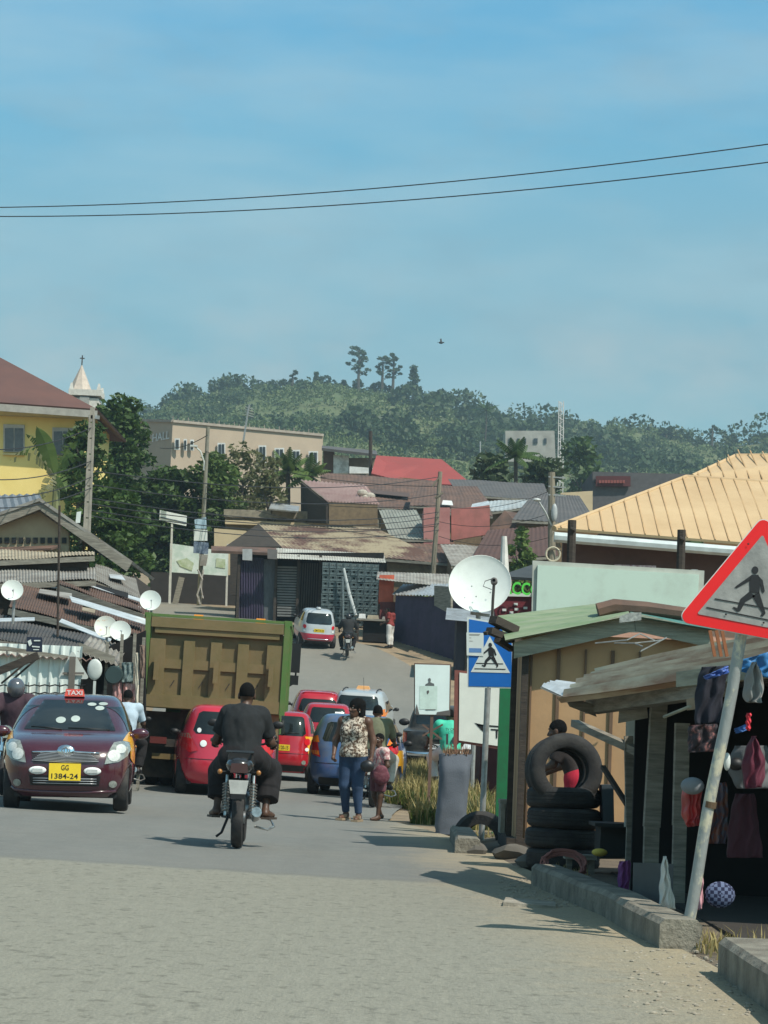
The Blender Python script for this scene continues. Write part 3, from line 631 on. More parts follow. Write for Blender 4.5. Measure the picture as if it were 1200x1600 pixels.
# white car facing us beside the pickup, mostly hidden by the boards
p = P(750, 1195, 58)
def white_spec(h):
    o = [it('windscreen', h.patch([(-.60, 1.03), (.60, 1.03), (.49, 1.40), (.44, 1.43), (-.44, 1.43), (-.49, 1.40)], 'front'), GLASS), it('grille', h.patch(rr(-.42, .58, .42, .74, .04), 'front', .006), BLACK), it('bumper_black', h.patch(rr(-.74, .24, .74, .50, .05), 'front', .01), BLACK), plate_items(h, 0, .47, 'front', ['GC 902-11'], .42, .12, WHITE)]
    for sg in (-1, 1):
        o.append(it('headlight', h.patch([(sg*.50, .62), (sg*.78, .66), (sg*.80, .84), (sg*.55, .80)], 'front', .012), LENS)); o.append(it('fog_lamp', h.patch(ellp(sg*.58, .38, .06, .05), 'front', .016, .02), LENS))
        o.append(it('wing_mirror', MB().ell((sg*.95, .62, 1.0), (.12, .07, .075), 8).bar((sg*.76, .66, .97), (sg*.86, .64, .98), .05, .06), BLACK))
    return o
van, hv = car('parked_car', 'white parked car facing us behind the brown framed board', 'car', (p.x, p.y+1.22, gz(p.x, p.y)), R(178), HATCH, mat('white_paint', (.55, .58, .58), .3, coat=.5), white_spec)
# ------------------------------------------------ dump truck
OLIVE = dusty('olive_drab_paint', (.140, .112, .040), (.205, .145, .066), lo=.35, hi=.72, rough=.65, scale=1.6, bmp=.15, bscale=20)
OLIVE2 = dusty('olive_panel_paint', (.122, .097, .035), (.19, .132, .060), lo=.35, hi=.72, rough=.65, scale=2.2, bmp=.15, bscale=20)
GREEN = dusty('green_paint', (.075, .165, .035), (.14, .155, .055), rough=.5, scale=2.5)
GRIME = mat('chassis_grime', (.022, .019, .016), .85, col2=(.06, .048, .036), scale=4)
p = P(324, 1220, 41.6)
truck = thing('dump_truck', 'brown and green dump truck with two orange beacons driving away uphill', 'truck', (p.x, p.y, gz(p.x, p.y)), R(1.2))
truck.rotation_euler = (R(1.0), R(1.1), R(1.8))
hw = 1.205; z0, z1 = 1.44, 3.07
b = MB()
b.box((0, .06, (z0+z1)/2), (2*hw-.02, .05, z1-z0-.02)); b.build('tailgate', OLIVE2, truck)
tg = [o for o in truck.children][-1]
b = MB()        # raised frame and ribs of the tailgate
b.box((0, -.02, z1-.09), (2*hw, .15, .18)); b.box((0, -.012, z1-.235), (2*hw-.14, .115, .10)); b.box((0, -.02, z0+.11), (2*hw, .15, .22))
for x in (-hw+.14, hw-.14): b.box((x, .0, (z0+z1)/2-.1), (.28, .10, z1-z0-.58))
for x in (-.44, .0, .44): b.box((x*1.12, .008, (z0+z1)/2-.105), (.20, .08, z1-z0-.59))
b.build('tailgate_ribs', OLIVE, tg)
cells = [(-hw+.28, -.593), (-.393, -.1), (.1, .393), (.593, hw-.28)]
zc0, zc1 = z0+.22, z1-.285
for xa, xb in cells:
    b = MB(); zm = (zc0+zc1)/2+.0; w = xb-xa; b.slab([((xa), .035, zm-.07), (xb, .035, zm-.07), (xb, .035, zm+.10), (xa, .035, zm+.10)], .075, (0, 1, 0)); b.build('tailgate_crossbar', OLIVE, tg); b = MB()
    b.slab([(xa, .03, zc0), (xb, .03, zc0), (xb, -.035, zc0+.001), (xa, -.035, zc0+.001)], .03); b.build('tailgate_ledge', OLIVE, tg)
for x in (-1.06, .02, 1.02):
    MB().box((x, -.13, 2.14), (.085, .07, .40)).box((x, -.155, 1.95), (.09, .06, .05)).build('tailgate_clamp', OLIVE, tg)
b = MB()
for xa, xb in cells: b.bar(((xa+xb)/2-.03, .03, zc0+.17), ((xa+xb)/2+.03, .03, zc0+.28), .018)
b.build('tailgate_marks', GRIME, tg)
b = MB()
for sx in (-1, 1):
    b.box((sx*(hw+.03), 2.6, (z0+z1)/2), (.06, 5.1, z1-z0+.02))
    for k in range(7): b.box((sx*(hw+.09), .35+k*.78, (z0+z1)/2), (.08, .12, z1-z0-.1))
    b.box((sx*(hw+.06), -.0, (z0+z1)/2+.02), (.10, .16, z1-z0+.08)); b.box((sx*(hw+.07), 2.6, z1+.03), (.14, 5.2, .09))
b.box((0, 5.15, 2.22), (2*hw, .08, 1.60)); b.box((0, 2.6, z0+.02), (2*hw, 5.1, .08))
b.box((0, -.02, z1+.035), (2*hw, .13, .05))
b.build('tipper_body', GREEN, truck)
b = MB(); b.box((0, 5.6, 2.95), (2.3, .9, .06)); b.build('cab_protector', GREEN, truck)
b = MB(); b.box((0, 6.6, 1.95), (2.4, 1.9, 1.9), None, .94); b.build('cab', GREEN, truck)
MB().box((0, 5.62, 2.35), (1.6, .03, .6)).build('cab_rear_window', GLASS, truck)
for x in (-.62, .66):
    q = MB(); q.box((x, 5.3, 3.12), (.24, .16, .14)); q.box((x, 5.3, 3.27), (.23, .15, .16), None, .8); q.build('beacon', mat('amber_beacon', (.95, .32, .02), .2, coat=.5), truck)
b = MB()
for sx in (-1, 1): b.box((sx*.42, 3.2, .98), (.14, 6.4, .26))
for y in (.4, 1.6, 2.8, 4.2): b.box((0, y, .98), (.84, .12, .2))
for sx in (-.78, .78): b.box((sx*.35, .03, 1.34), (.07, .1, .24))
b.box((0, .2, .80), (2.2, .1, .14)); b.box((0, .46, 1.08), (1.2, .04, .66)); b.build('chassis', GRIME, truck)  # black crosswise panel added to fill the dark space under the body
for x in (-.26, .60): MB().box((x, -.1, 1.40), (.085, .13, .24)).build('tailgate_hinge', OLIVE, truck)
b = MB(); b.tube([(-.95, 1.15, .52), (.95, 1.15, .52)], .11, 10); b.ell((0, 1.15, .54), (.3, .25, .25), 8); b.tube([(-.95, 2.5, .52), (.95, 2.5, .52)], .11, 10); b.build('rear_axle', GRIME, truck, smooth=True)
for y in (1.15, 2.5):
    for sx in (-1, 1):
        for xx in (.80, 1.09):
            e = thing_part('wheel', truck, (sx*xx, y, .51)); q = MB(); q.lathe([(.28, -.12), (.42, -.13), (.49, -.11), (.51, -.06), (.51, .06), (.49, .11), (.42, .13), (.28, .12)], (0, 0, 0), (1, 0, 0), 28); q.build('tyre', RUBBER, e, smooth=True)
            q = MB(); q.lathe([(.001, 0), (.28, .05), (.29, -.05), (.001, -.04)], (0, 0, 0), (1, 0, 0), 20); q.build('rim', GRIME, e, smooth=True)
for sx in (-1, 1):
    e = thing_part('wheel', truck, (sx*1.02, 6.5, .51)); q = MB(); q.lathe([(.28, -.14), (.42, -.15), (.49, -.12), (.51, -.06), (.51, .06), (.49, .12), (.42, .15), (.28, .14)], (0, 0, 0), (1, 0, 0), 28); q.build('tyre', RUBBER, e, smooth=True)
    MB().slab([(sx*.55, .42, .16), (sx*1.23, .42, .16), (sx*1.23, .40, 1.36), (sx*.55, .40, 1.36)], .015).build('mudflap', GRIME, truck)
    MB().box((sx*.95, .12, .84), (.30, .05, .12)).build('tail_light', mat('grimy_red_lens', (.12, .02, .015), .5), truck)
b = MB(); b.box((0, .25, .55), (2.1, .08, .10)); b.build('underrun_bar', mat('dirty_yellow_bar', (.16, .11, .04), .7), truck)
b = MB(); b.box((1.42, 6.9, 2.62), (.19, .10, .62)); b.box((1.40, 6.9, 2.15), (.2, .08, .2)); b.tube([(1.2, 6.95, 2.95), (1.42, 6.95, 2.98), (1.44, 6.95, 2.1), (1.2, 6.95, 1.95)], .02, 6); b.build('wing_mirror', BLACK, truck)
b = MB(); b.box((-1.42, 6.9, 2.62), (.19, .10, .62)); b.tube([(-1.2, 6.95, 2.95), (-1.42, 6.95, 2.98), (-1.44, 6.95, 2.1), (-1.2, 6.95, 1.95)], .02, 6); b.build('wing_mirror', BLACK, truck)
MB().box((1.02, .16, 1.2), (.40, .03, .50)).build('rear_side_plate', mat('worn_tan_plate', (.22, .16, .08), .7), truck)
# ------------------------------------------------ motorcycles (local +Y forward)
INDI = mat('smoked_amber_lens', (.35, .14, .03), .2, coat=.5)
SATIN = mat('scratched_chrome', (.62, .61, .58), .32, .85, col2=(.3, .29, .27), scale=22)
def motorbike(name, label, loc, rotz, tank=paint((.02, .02, .022)), group=None, lean=0.):
    r = thing(name, label, 'motorcycle', loc, rotz, group); r.rotation_euler = (0, lean, rotz)
    def whl(y, rad, w):
        e = thing_part('wheel', r, (0, y, rad)); q = MB(); hw = w/2
        q.lathe([(rad-.075, -hw*.8), (rad-.04, -hw), (rad-.015, -hw*.75), (rad, 0), (rad-.015, hw*.75), (rad-.04, hw), (rad-.075, hw*.8)], (0, 0, 0), (1, 0, 0), 32); q.build('tyre', RUBBER, e, smooth=True)
        q = MB(); q.lathe([(rad-.075, -.03), (rad-.07, 0), (rad-.075, .03), (rad-.09, .02), (rad-.09, -.02), (rad-.075, -.03)], (0, 0, 0), (1, 0, 0), 28); q.lathe([(.001, -.07), (.06, -.07), (.06, .07), (.001, .07)], (0, 0, 0), (1, 0, 0), 14)
        for k in range(14): a = 2*math.pi*k/14; q.tube([(0.03*(-1)**k, .05*math.cos(a), .05*math.sin(a)), (0, (rad-.08)*math.cos(a+.3), (rad-.08)*math.sin(a+.3))], .004, 4)
        q.build('rim', STEEL, e, smooth=True)
    whl(-.63, .30, .115); whl(.65, .30, .09)
    q = MB(); q.tube([(0, .5, .86), (0, .15, .62), (0, -.1, .38), (.0, -.12, .3)], .022, 6)
    for s in (-1, 1):
        q.tube([(s*.03, .48, .84), (s*.10, .05, .72), (s*.12, -.35, .74), (s*.11, -.85, .80)], .016, 6); q.tube([(s*.09, -.05, .34), (s*.075, -.63, .30)], .022, 6); q.tube([(s*.1, .1, .70), (s*.1, -.1, .34)], .016, 6)
    q.build('frame', BLACK, r, smooth=True)
    q = MB(); q.ell((0, .12, .42), (.13, .17, .15), 8)
    for k in range(6): q.box((0, .17+k*.006, .52+k*.025), (.20, .17, .010))
    q.lathe([(.001, -.2), (.09, -.19), (.10, -.14), (.10, .14), (.09, .19), (.001, .2)], (0, .05, .36), (1, 0, 0), 16); q.build('engine', STEEL, r, smooth=True)
    q = MB(); q.ell((0, .22, .82), (.145, .30, .13), 10); q.build('fuel_tank', tank, r, smooth=True)
    q = MB(); q.slab([(-.11, -.05, .80), (.11, -.05, .80), (.14, -.45, .83), (.11, -.86, .88), (-.11, -.86, .88), (-.14, -.45, .83)], .08); q.build('seat', BLACK, r)
    q = MB(); q.ell((0, -.84, .80), (.135, .16, .085), 9); q.tube([(-.11, -.60, .90), (-.125, -.95, .93), (.125, -.95, .93), (.11, -.60, .90)], .013, 6); q.build('tail_cowl', tank, r, smooth=True)
    q = MB(); q.box((0, -.985, .775), (.17, .05, .09), None, .9); q.build('tail_light', mat('dark_tail_lens', (.05, .01, .012), .12, coat=.6), r)
    q = MB()
    for k in range(9):
        a = R(40+k*11); 
        if k < 8:
            a2 = R(40+(k+1)*11); y1, z1_ = -.63-.37*math.cos(a), .30+.37*math.sin(a); y2, z2_ = -.63-.37*math.cos(a2), .30+.37*math.sin(a2)
            q.slab([(-.075, y1, z1_), (.075, y1, z1_), (.075, y2, z2_), (-.075, y2, z2_)], .012)
    q.build('rear_mudguard', BLACK, r)
    MB().slab([(-.075, -1.0, .53), (.075, -1.0, .53), (.095, -.99, .66), (-.095, -.99, .66)], .012).build('mudguard_plate', mat('dull_white_reflector', (.45, .45, .42), .4, var=.3), r)
    MB().box((0, -1.0, .505), (.14, .02, .05)).build('mud_lip', BLACK, r)
    for s in (-1, 1):
        q = MB(); q.tube([(s*.13, -.62, .31), (s*.13, -.50, .70)], .014, 6)
        for k in range(10): q.lathe([(.036, -.006), (.042, 0), (.036, .006)], (s*.13, -.60+.009*k, .36+.028*k), (0, .3, .95), 10)
        q.build('shock_absorber', SATIN, r, smooth=True)
        q = MB(); q.tube([(s*.11, -.90, .74), (s*.165, -.92, .735)], .008, 6); q.build('indicator_stem', BLACK, r, smooth=True); q = MB(); q.ell((s*.185, -.93, .735), (.024, .022, .026), 6); q.build('indicator', INDI, r, smooth=True)
        q = MB(); q.tube([(s*.05, .47, .90), (s*.13, .42, 1.00), (s*.29, .30, 1.03)], .013, 6); q.tube([(s*.21, .34, 1.03), (s*.34, .28, 1.035)], .019, 8); q.build('handlebar', BLACK, r, smooth=True)
        q = MB(); q.tube([(s*.22, .36, 1.03), (s*.30, .38, 1.18)], .007, 5); q.ell((s*.33, .37, 1.21), (.06, .02, .04), 7); q.build('mirror', BLACK, r, smooth=True)
        q = MB(); q.tube([(s*.06, .48, .86), (s*.065, .65, .30)], [.024, .02], 8); q.build('fork', CHROME, r, smooth=True)
        q = MB(); q.tube([(s*.10, -.02, .30), (s*.28, -.02, .30)], .018, 6); q.build('footpeg', BLACK, r, smooth=True)
    q = MB(); q.tube([(.08, .28, .48), (.12, .30, .30), (.14, .0, .26), (.16, -.4, .30), (.18, -.75, .36)], [.018, .02, .026, .045, .05], 10); q.build('exhaust', SATIN, r, smooth=True)
    q = MB(); q.lathe([(.09, -.1), (.10, .02), (.09, .05), (.001, .05)], (0, .60, .92), (0, 1, 0), 16); q.build('headlight', CHROME, r, smooth=True)
    q = MB(); q.slab([(-.06, .35, .60), (.06, .35, .60), (.06, .75, .64), (-.06, .75, .64)], .015); q.build('front_mudguard', tank, r)
    q = MB(); q.tube([(-.11, -.12, .30), (-.17, -.2, .13), (-.22, -.22, .09)], .014, 6); q.build('side_stand', BLACK, r, smooth=True)
    q = MB(); q.tube([(.12, .25, .30), (.30, .22, .26), (.34, .05, .20), (.28, -.12, .17), (.15, -.18, .2)], .012, 6); q.build('crash_bar', SATIN, r, smooth=True)
    return r
# ================================================================ people: bodies grown as one surface from a distance field
def surface_nets(V, o, h):
    S_ = V < 0; nx, ny, nz = V.shape
    c = [(0,0,0),(1,0,0),(0,1,0),(1,1,0),(0,0,1),(1,0,1),(0,1,1),(1,1,1)]
    sl = lambda A, q: A[q[0]:nx-1+q[0], q[1]:ny-1+q[1], q[2]:nz-1+q[2]]
    cnt = sum(sl(S_, q).astype(np.int8) for q in c); act = (cnt > 0) & (cnt < 8)
    idx = -np.ones(act.shape, np.int64); A = np.argwhere(act); idx[act] = np.arange(len(A))
    acc = np.zeros((len(A), 3)); num = np.zeros(len(A))
    E_ = [(a, b) for a in range(8) for b in range(a+1, 8) if sum(abs(c[a][k]-c[b][k]) for k in range(3)) == 1]
    vals = [sl(V, q)[act] for q in c]
    for a, b in E_:
        va, vb = vals[a], vals[b]; m = (va < 0) != (vb < 0); t = np.where(m, va/np.where(m, va-vb, 1), 0)
        pa, pb = np.array(c[a], float), np.array(c[b], float)
        acc[m] += pa+(pb-pa)*t[m][:, None]; num[m] += 1
    vs = (A+acc/num[:, None])*h+o; fs = []
    for ax in range(3):
        u, w = (ax+1) % 3, (ax+2) % 3; q1 = [slice(None)]*3; q2 = [slice(None)]*3; q1[ax] = slice(0, -1); q2[ax] = slice(1, None)
        ch = S_[tuple(q1)] != S_[tuple(q2)]; I = np.argwhere(ch)
        I = I[(I[:, u] > 0) & (I[:, w] > 0)]; I = I[(I[:, u] < V.shape[u]-1) & (I[:, w] < V.shape[w]-1)]
        du = np.zeros(3, int); du[u] = 1; dw = np.zeros(3, int); dw[w] = 1
        g = lambda K: idx[K[:, 0], K[:, 1], K[:, 2]]
        q = np.stack([g(I-du-dw), g(I-dw), g(I), g(I-du)], 1); flip = S_[I[:, 0], I[:, 1], I[:, 2]]
        q = np.where(flip[:, None], q, q[:, ::-1]); fs.append(q)
    return vs, np.concatenate(fs)
def V3(q): return np.array(q, float)
class Field:
    def __init__(s, pts, h, pad=.22):
        a = np.array(pts); s.h = h; s.lo = a.min(0)-pad; s.n = np.ceil((a.max(0)+pad-s.lo)/h).astype(int)+1
        s.V = np.full(tuple(s.n), .3)
    def reg(s, lo, hi):
        i0 = np.clip(((lo-s.lo)/s.h).astype(int), 0, s.n-1); i1 = np.clip(((hi-s.lo)/s.h).astype(int)+2, 1, s.n)
        sl = tuple(slice(a, b) for a, b in zip(i0, i1)); ax = [s.lo[k]+np.arange(i0[k], i1[k])*s.h for k in range(3)]
        return sl, np.stack(np.meshgrid(*ax, indexing='ij'), -1)
    def put(s, sl, d, k, sub=False):
        o = s.V[sl]
        if sub: s.V[sl] = np.maximum(o, -d); return
        if k <= 0: s.V[sl] = np.minimum(o, d); return
        hh = np.clip(.5+.5*(o-d)/k, 0, 1); s.V[sl] = o*(1-hh)+d*hh-k*hh*(1-hh)
    def prim(s, p, infl=0., k=.02, frac=1.):
        if p[0] == 'c':
            _, a, b, ra, rb = p; a, b = V3(a), V3(b); b2 = a+(b-a)*frac; rb2 = ra+(rb-ra)*frac; m = max(ra, rb)+infl+.05
            sl, X = s.reg(np.minimum(a, b2)-m, np.maximum(a, b2)+m); ba = b2-a; L2 = (ba@ba)+1e-9; t = np.clip(((X-a)@ba)/L2, 0, 1)
            d = np.linalg.norm(X-a-t[..., None]*ba, axis=-1)-(ra+(rb2-ra)*t)-infl
            if frac < 1: d = np.maximum(d, ((X-b2)@ba)/math.sqrt(L2))
        else:
            _, c, r, M = p; c = V3(c); r = V3(r)+infl; m = r.max()+.05; sl, X = s.reg(c-m, c+m); Y = X-c
            if M is not None: Y = Y@M
            q = np.linalg.norm(Y/r, axis=-1); q2 = np.linalg.norm(Y/(r*r), axis=-1)+1e-9; d = q*(q-1)/q2
        s.put(sl, d, k)
    def cut(s, co, no):
        ax = [s.lo[k]+np.arange(s.n[k])*s.h for k in range(3)]; no = V3(no); no = no/np.linalg.norm(no); co = V3(co)
        D = (ax[0][:, None, None]-co[0])*no[0]+(ax[1][None, :, None]-co[1])*no[1]+(ax[2][None, None, :]-co[2])*no[2]
        s.V = np.maximum(s.V, D)
    def mesh(s, rough=0., seed=0):
        vs, fs = surface_nets(s.V, s.lo, s.h); b = MB()
        vs = [Vector(q) for q in vs]
        if rough:
            for q in vs: q += Vector(noise.noise_vector(Vector((q.x*9+seed, q.y*9, q.z*5))))*rough+Vector(noise.noise_vector(Vector((q.x*22+seed, q.y*22, q.z*10))))*rough*.4
        b.add(vs, [tuple(int(i) for i in f) for f in fs]); return b
def frame(f, up):
    f = V3(f)/np.linalg.norm(f); u = V3(up)-f*(f@V3(up)); u = u/np.linalg.norm(u); return f, u
def hand(w, el, thumb, curl=.5, sc=1., rmin=.0085):
    """wrist, elbow, direction of thumb side"""
    w, el = V3(w), V3(el); f, t = frame(w-el, thumb); n = np.cross(f, t); P_ = []
    P_.append(('c', w, w+f*.075*sc, .024*sc, .03*sc)); P_.append(('c', w+t*.018*sc+f*.03*sc, w+f*.085*sc+t*.024*sc, .016*sc, .014*sc)); P_.append(('c', w-t*.018*sc+f*.03*sc, w+f*.082*sc-t*.026*sc, .016*sc, .014*sc))
    r = max(rmin, .009*sc)
    for i, (o, L) in enumerate(((.03, .072), (.010, .082), (-.010, .076), (-.03, .06))):
        a = w+f*.085*sc+t*o*sc; c1, c2 = curl*.8, curl*2.0
        m = a+(f*math.cos(c1)+n*math.sin(c1))*L*.5*sc; e = m+(f*math.cos(c2)+n*math.sin(c2))*L*.5*sc; P_ += [('c', a, m, r, r*.95), ('c', m, e, r*.95, r*.8)]
    a = w+f*.025*sc+t*.028*sc; m = a+(t*.7+f*.6+n*.3*curl)*.036*sc; e = m+(f*.85+t*.25+n*.4*curl)*.034*sc
    P_ += [('c', a, m, .012*sc, r*1.05), ('c', m, e, r*1.05, r*.9)]; return P_
def rotM(axis_f, up):
    f, u = frame(axis_f, up); r_ = np.cross(f, u); return np.stack([r_, f, u], 1)     # columns right, fwd, up
def person(label, loc, rotz, J, clothes, skin, h=.011, girth=1., female=False, hairspec=None, curl=(.5, .5), shoes=None, group=None, face=True, extra=None, headdir=(0, 1, 0), headup=(0, 0, 1), sc=1., bare=True, name='person'):
    """J joints: pel, chest, neck, head, shL shR elL elR wrL wrR hipL hipR knL knR anL anR toL toR"""
    root = thing(name, label, 'person', loc, rotz, group)
    g = girth; q = {}
    spine = V3(J['chest'])-V3(J['pel']); fw = V3((0, 1, 0)) if abs(spine[2]) > .3*np.linalg.norm(spine) else V3((0, .2, 1))
    across = V3(J['shR'])-V3(J['shL']); Mch = np.stack([across/np.linalg.norm(across), np.cross(spine, across)*0, spine*0], 1)
    a_ = across/np.linalg.norm(across); u_ = spine/np.linalg.norm(spine); u_ = u_-a_*(a_@u_); u_ /= np.linalg.norm(u_); f_ = np.cross(u_, a_); Mch = np.stack([a_, f_, u_], 1)
    ach = V3(J['hipR'])-V3(J['hipL']); ap = ach/np.linalg.norm(ach); up_ = u_-ap*(ap@u_); up_ /= np.linalg.norm(up_); Mp = np.stack([ap, np.cross(up_, ap), up_], 1)
    q['pelvis'] = [('e', J['pel'], np.array((.165, .125, .13))*sc*g, Mp)]
    mid = V3(J['pel'])*.5+V3(J['chest'])*.5
    q['abdomen'] = [('e', mid, np.array((.145, .105, .17))*sc*g, Mch)]
    q['chest'] = [('e', J['chest'], np.array((.175, .118, .20))*sc*g, Mch)]
    if female: q['chest'] += [('e', V3(J['chest'])+(a_*s_*.075+f_*.085+u_*-.0)*sc, np.array((.075, .07, .08))*sc*g, Mch) for s_ in (-1, 1)]
    top = V3(J['chest'])+u_*.11*sc
    q['shoulder'] = [('c', top, J['shL'], .085*sc, .062*sc*g), ('c', top, J['shR'], .085*sc, .062*sc*g), ('c', V3(J['neck'])-u_*.06*sc, J['shL'], .05*sc, .055*sc), ('c', V3(J['neck'])-u_*.06*sc, J['shR'], .05*sc, .055*sc)]
    q['neck'] = [('c', V3(J['neck'])-u_*.05*sc, V3(J['head'])-V3(headup)*.03*sc, .06*sc, .054*sc)]
    for s_ in 'LR':
        q['uarm'+s_] = [('c', J['sh'+s_], J['el'+s_], .056*sc*g, .042*sc*g)]; q['farm'+s_] = [('c', J['el'+s_], J['wr'+s_], .042*sc*g, .027*sc)]
        q['thigh'+s_] = [('c', J['hip'+s_], J['kn'+s_], .092*sc*g, .058*sc*g)]
        k_, a2 = V3(J['kn'+s_]), V3(J['an'+s_]); back = V3((0, -1, 0))*.022*sc
        q['shin'+s_] = [('c', k_, a2, .054*sc*g, .034*sc), ('c', k_+(a2-k_)*.2+back, k_+(a2-k_)*.5+back*.6, .045*sc*g, .036*sc)]
        t_ = V3(J['to'+s_]); q['foot'+s_] = [('c', a2+V3((0, -.01, -.02))*sc, t_, .036*sc, .026*sc), ('c', a2+V3((0, -.035, -.035))*sc, t_*.5+a2*.5-V3((0, 0, .03))*sc, .03*sc, .03*sc)]
        th = J.get('th'+s_, (1 if s_ == 'L' else -1, .2, .2) if False else (0, 1, .1)); q['hand'+s_] = hand(J['wr'+s_], J['el'+s_], th, curl[0 if s_ == 'L' else 1]*(1 if s_ == 'L' else -1), sc, max(.0085, h*.75))
    Hc = V3(J['head']); Mh = rotM(headdir, headup); L = lambda x, y, z: Hc+(Mh[:, 0]*x+Mh[:, 1]*y+Mh[:, 2]*z)*sc
    hs = sc
    q['head'] = [('e', L(0, -.012, .03), np.array((.076, .098, .098))*hs, Mh), ('e', L(0, .022, -.035), np.array((.060, .072, .088))*hs, Mh), ('e', L(0, .05, -.095), np.array((.036, .034, .030))*hs, Mh)]
    fc = [('c', L(0, .088, .015), L(0, .112, -.028), .010*hs, .015*hs), ('c', L(-.016, .098, -.032), L(.016, .098, -.032), .010*hs, .010*hs), ('c', L(-.02, .090, -.066), L(.02, .090, -.066), .010*hs, .010*hs), ('c', L(-.018, .088, -.079), L(.018, .088, -.079), .010*hs, .010*hs), ('c', L(-.045, .078, .035), L(.045, .078, .035), .012*hs, .012*hs)]
    for x in (-1, 1): fc += [('e', L(x*.078, -.008, -.008), np.array((.012, .024, .036))*hs, Mh), ('c', L(x*.035, .072, -.03), L(x*.052, .05, -.02), .02*hs, .02*hs)]
    F = Field([V3(v) for k, v in J.items() if len(k) > 2 or k in ('pel',)], h)
    F = Field([V3(v) for k, v in J.items() if not k.startswith('th')], h)
    for k in q:
        kk = .006*sc if k.startswith('hand') else (.02 if k == 'head' else .035)*sc
        for p_ in q[k]: F.prim(p_, 0, kk)
    for p_ in fc: F.prim(p_, 0, .010*sc)
    body = F.mesh().build('body', skin, root, smooth='all')
    for x in (-1, 1):
        if not face: break
        b = MB(); b.ell(L(x*.031, .077, .008), (.0135*sc, .0125*sc, .010*sc), 6); b.build('eye', EYEW, body, smooth='all')
        b = MB(); b.ell(L(x*.031, .086, .008), (.006*sc, .005*sc, .006*sc), 5); b.build('pupil', INK, body, smooth='all')
    F2 = lambda: Field([V3(v) for k, v in J.items() if not k.startswith('th')], h)
    for nm, m, parts, cuts, rough, xt in clothes:
        C = F2()
        for k, inf in parts.items():
            fr = 1.
            if isinstance(inf, tuple): inf, fr = inf
            for p_ in q[k]: C.prim(p_, inf*sc, .03*sc, fr)
        for p_ in xt: C.prim(p_, 0, .03*sc)
        for co, no in cuts: C.cut(co, no)
        ob = C.mesh(rough, len(label)).build(nm, m, root, smooth='all')
    if hairspec:
        C = F2()
        mt, inf, cuts, xt = hairspec
        if inf is not None: C.prim(q['head'][0], inf, .01)
        for p_ in xt(L, Mh): C.prim(p_, 0, .02)
        for co, no in cuts(L, Mh): C.cut(co, no)
        C.mesh(.006).build('hair', mt, root, smooth='all')
    if shoes:
        for s_ in 'LR':
            C = F2()
            for p_ in q['foot'+s_]: C.prim(p_, .010*sc, .02)
            C.cut(V3(J['an'+s_])+V3((0, 0, .045))*sc, (0, 0, 1)); C.mesh().build('shoe', shoes, root, smooth='all')
    if extra: extra(root, J, L)
    return root
EYEW = mat('eye_white', (.7, .68, .62), .3, var=.05)
SKIN = mat('dark_skin', (.085, .042, .024), .5, col2=(.062, .030, .018), scale=14, spec=.45)
SKIN2 = mat('brown_skin', (.115, .055, .032), .5, col2=(.085, .040, .024), scale=14, spec=.45)
HAIR = mat('black_hair', (.006, .0055, .0055), .9, spec=.15, var=.4, scale=60, bmp=.8, bscale=120)
def cloth(name, c, c2=None, scale=3, **kw): return mat(name, c, .9, col2=c2, scale=scale, bmp=.25, bscale=9, var=.22, bdist=.03, **kw)
short_hair = lambda m=HAIR: (m, .0035, lambda L, M: [(L(0, .052, .03), M[:, 1]*.55-M[:, 2]*.9), (L(0, -.02, -.015), -M[:, 2])], lambda L, M: [])
ALLT = dict(pelvis=.03, abdomen=.035, chest=.028, shoulder=.02)
def stand(sc=1., **kw):
    J = dict(pel=(0, 0, .95), chest=(0, -.01, 1.26), neck=(0, -.015, 1.45), head=(0, .015, 1.585), shL=(-.185, -.01, 1.40), shR=(.185, -.01, 1.40), elL=(-.25, -.02, 1.12), elR=(.25, -.02, 1.12), wrL=(-.27, .06, .88), wrR=(.27, .06, .88), hipL=(-.09, 0, .90), hipR=(.09, 0, .90), knL=(-.10, .02, .50), knR=(.10, .02, .50), anL=(-.105, -.02, .085), anR=(.105, -.02, .085), toL=(-.125, .15, .03), toR=(.125, .15, .03))
    J.update(kw); return {k: tuple(c*sc for c in v) if not k.startswith('th') else v for k, v in J.items()}
def ride(**kw):
    J = dict(pel=(0, -.42, .93), chest=(0, -.36, 1.24), neck=(0, -.31, 1.43), head=(0, -.25, 1.555), shL=(-.20, -.31, 1.385), shR=(.20, -.31, 1.385), elL=(-.36, -.15, 1.14), elR=(.36, -.15, 1.14), wrL=(-.34, .21, 1.06), wrR=(.34, .21, 1.06), hipL=(-.10, -.40, .90), hipR=(.10, -.40, .90), knL=(-.27, .02, .78), knR=(.27, .02, .78), anL=(-.22, -.08, .36), anR=(.22, -.08, .36), toL=(-.25, .10, .32), toR=(.25, .10, .32), thL=(1, .1, 0), thR=(-1, .1, 0))
    J.update(kw); return J
def trousers(m, fr=.92, inf=.03, name='trousers', cuts=(), rough=.006):
    return (name, m, dict(pelvis=.022, thighL=inf, thighR=inf, shinL=(inf+.01, fr), shinR=(inf+.01, fr)), list(cuts), rough, [])
def tee(m, J, sleeve=.7, hem=None, name='t_shirt', inf=.03, neck=.0, rough=.007, sl=.028):
    cuts = []
    if hem is not None: cuts.append(((0, 0, hem), (0, 0, -1)))
    return (name, m, dict(pelvis=inf, abdomen=inf+.006, chest=inf, shoulder=inf-.006, uarmL=(sl, sleeve), uarmR=(sl, sleeve)), cuts, rough, [])
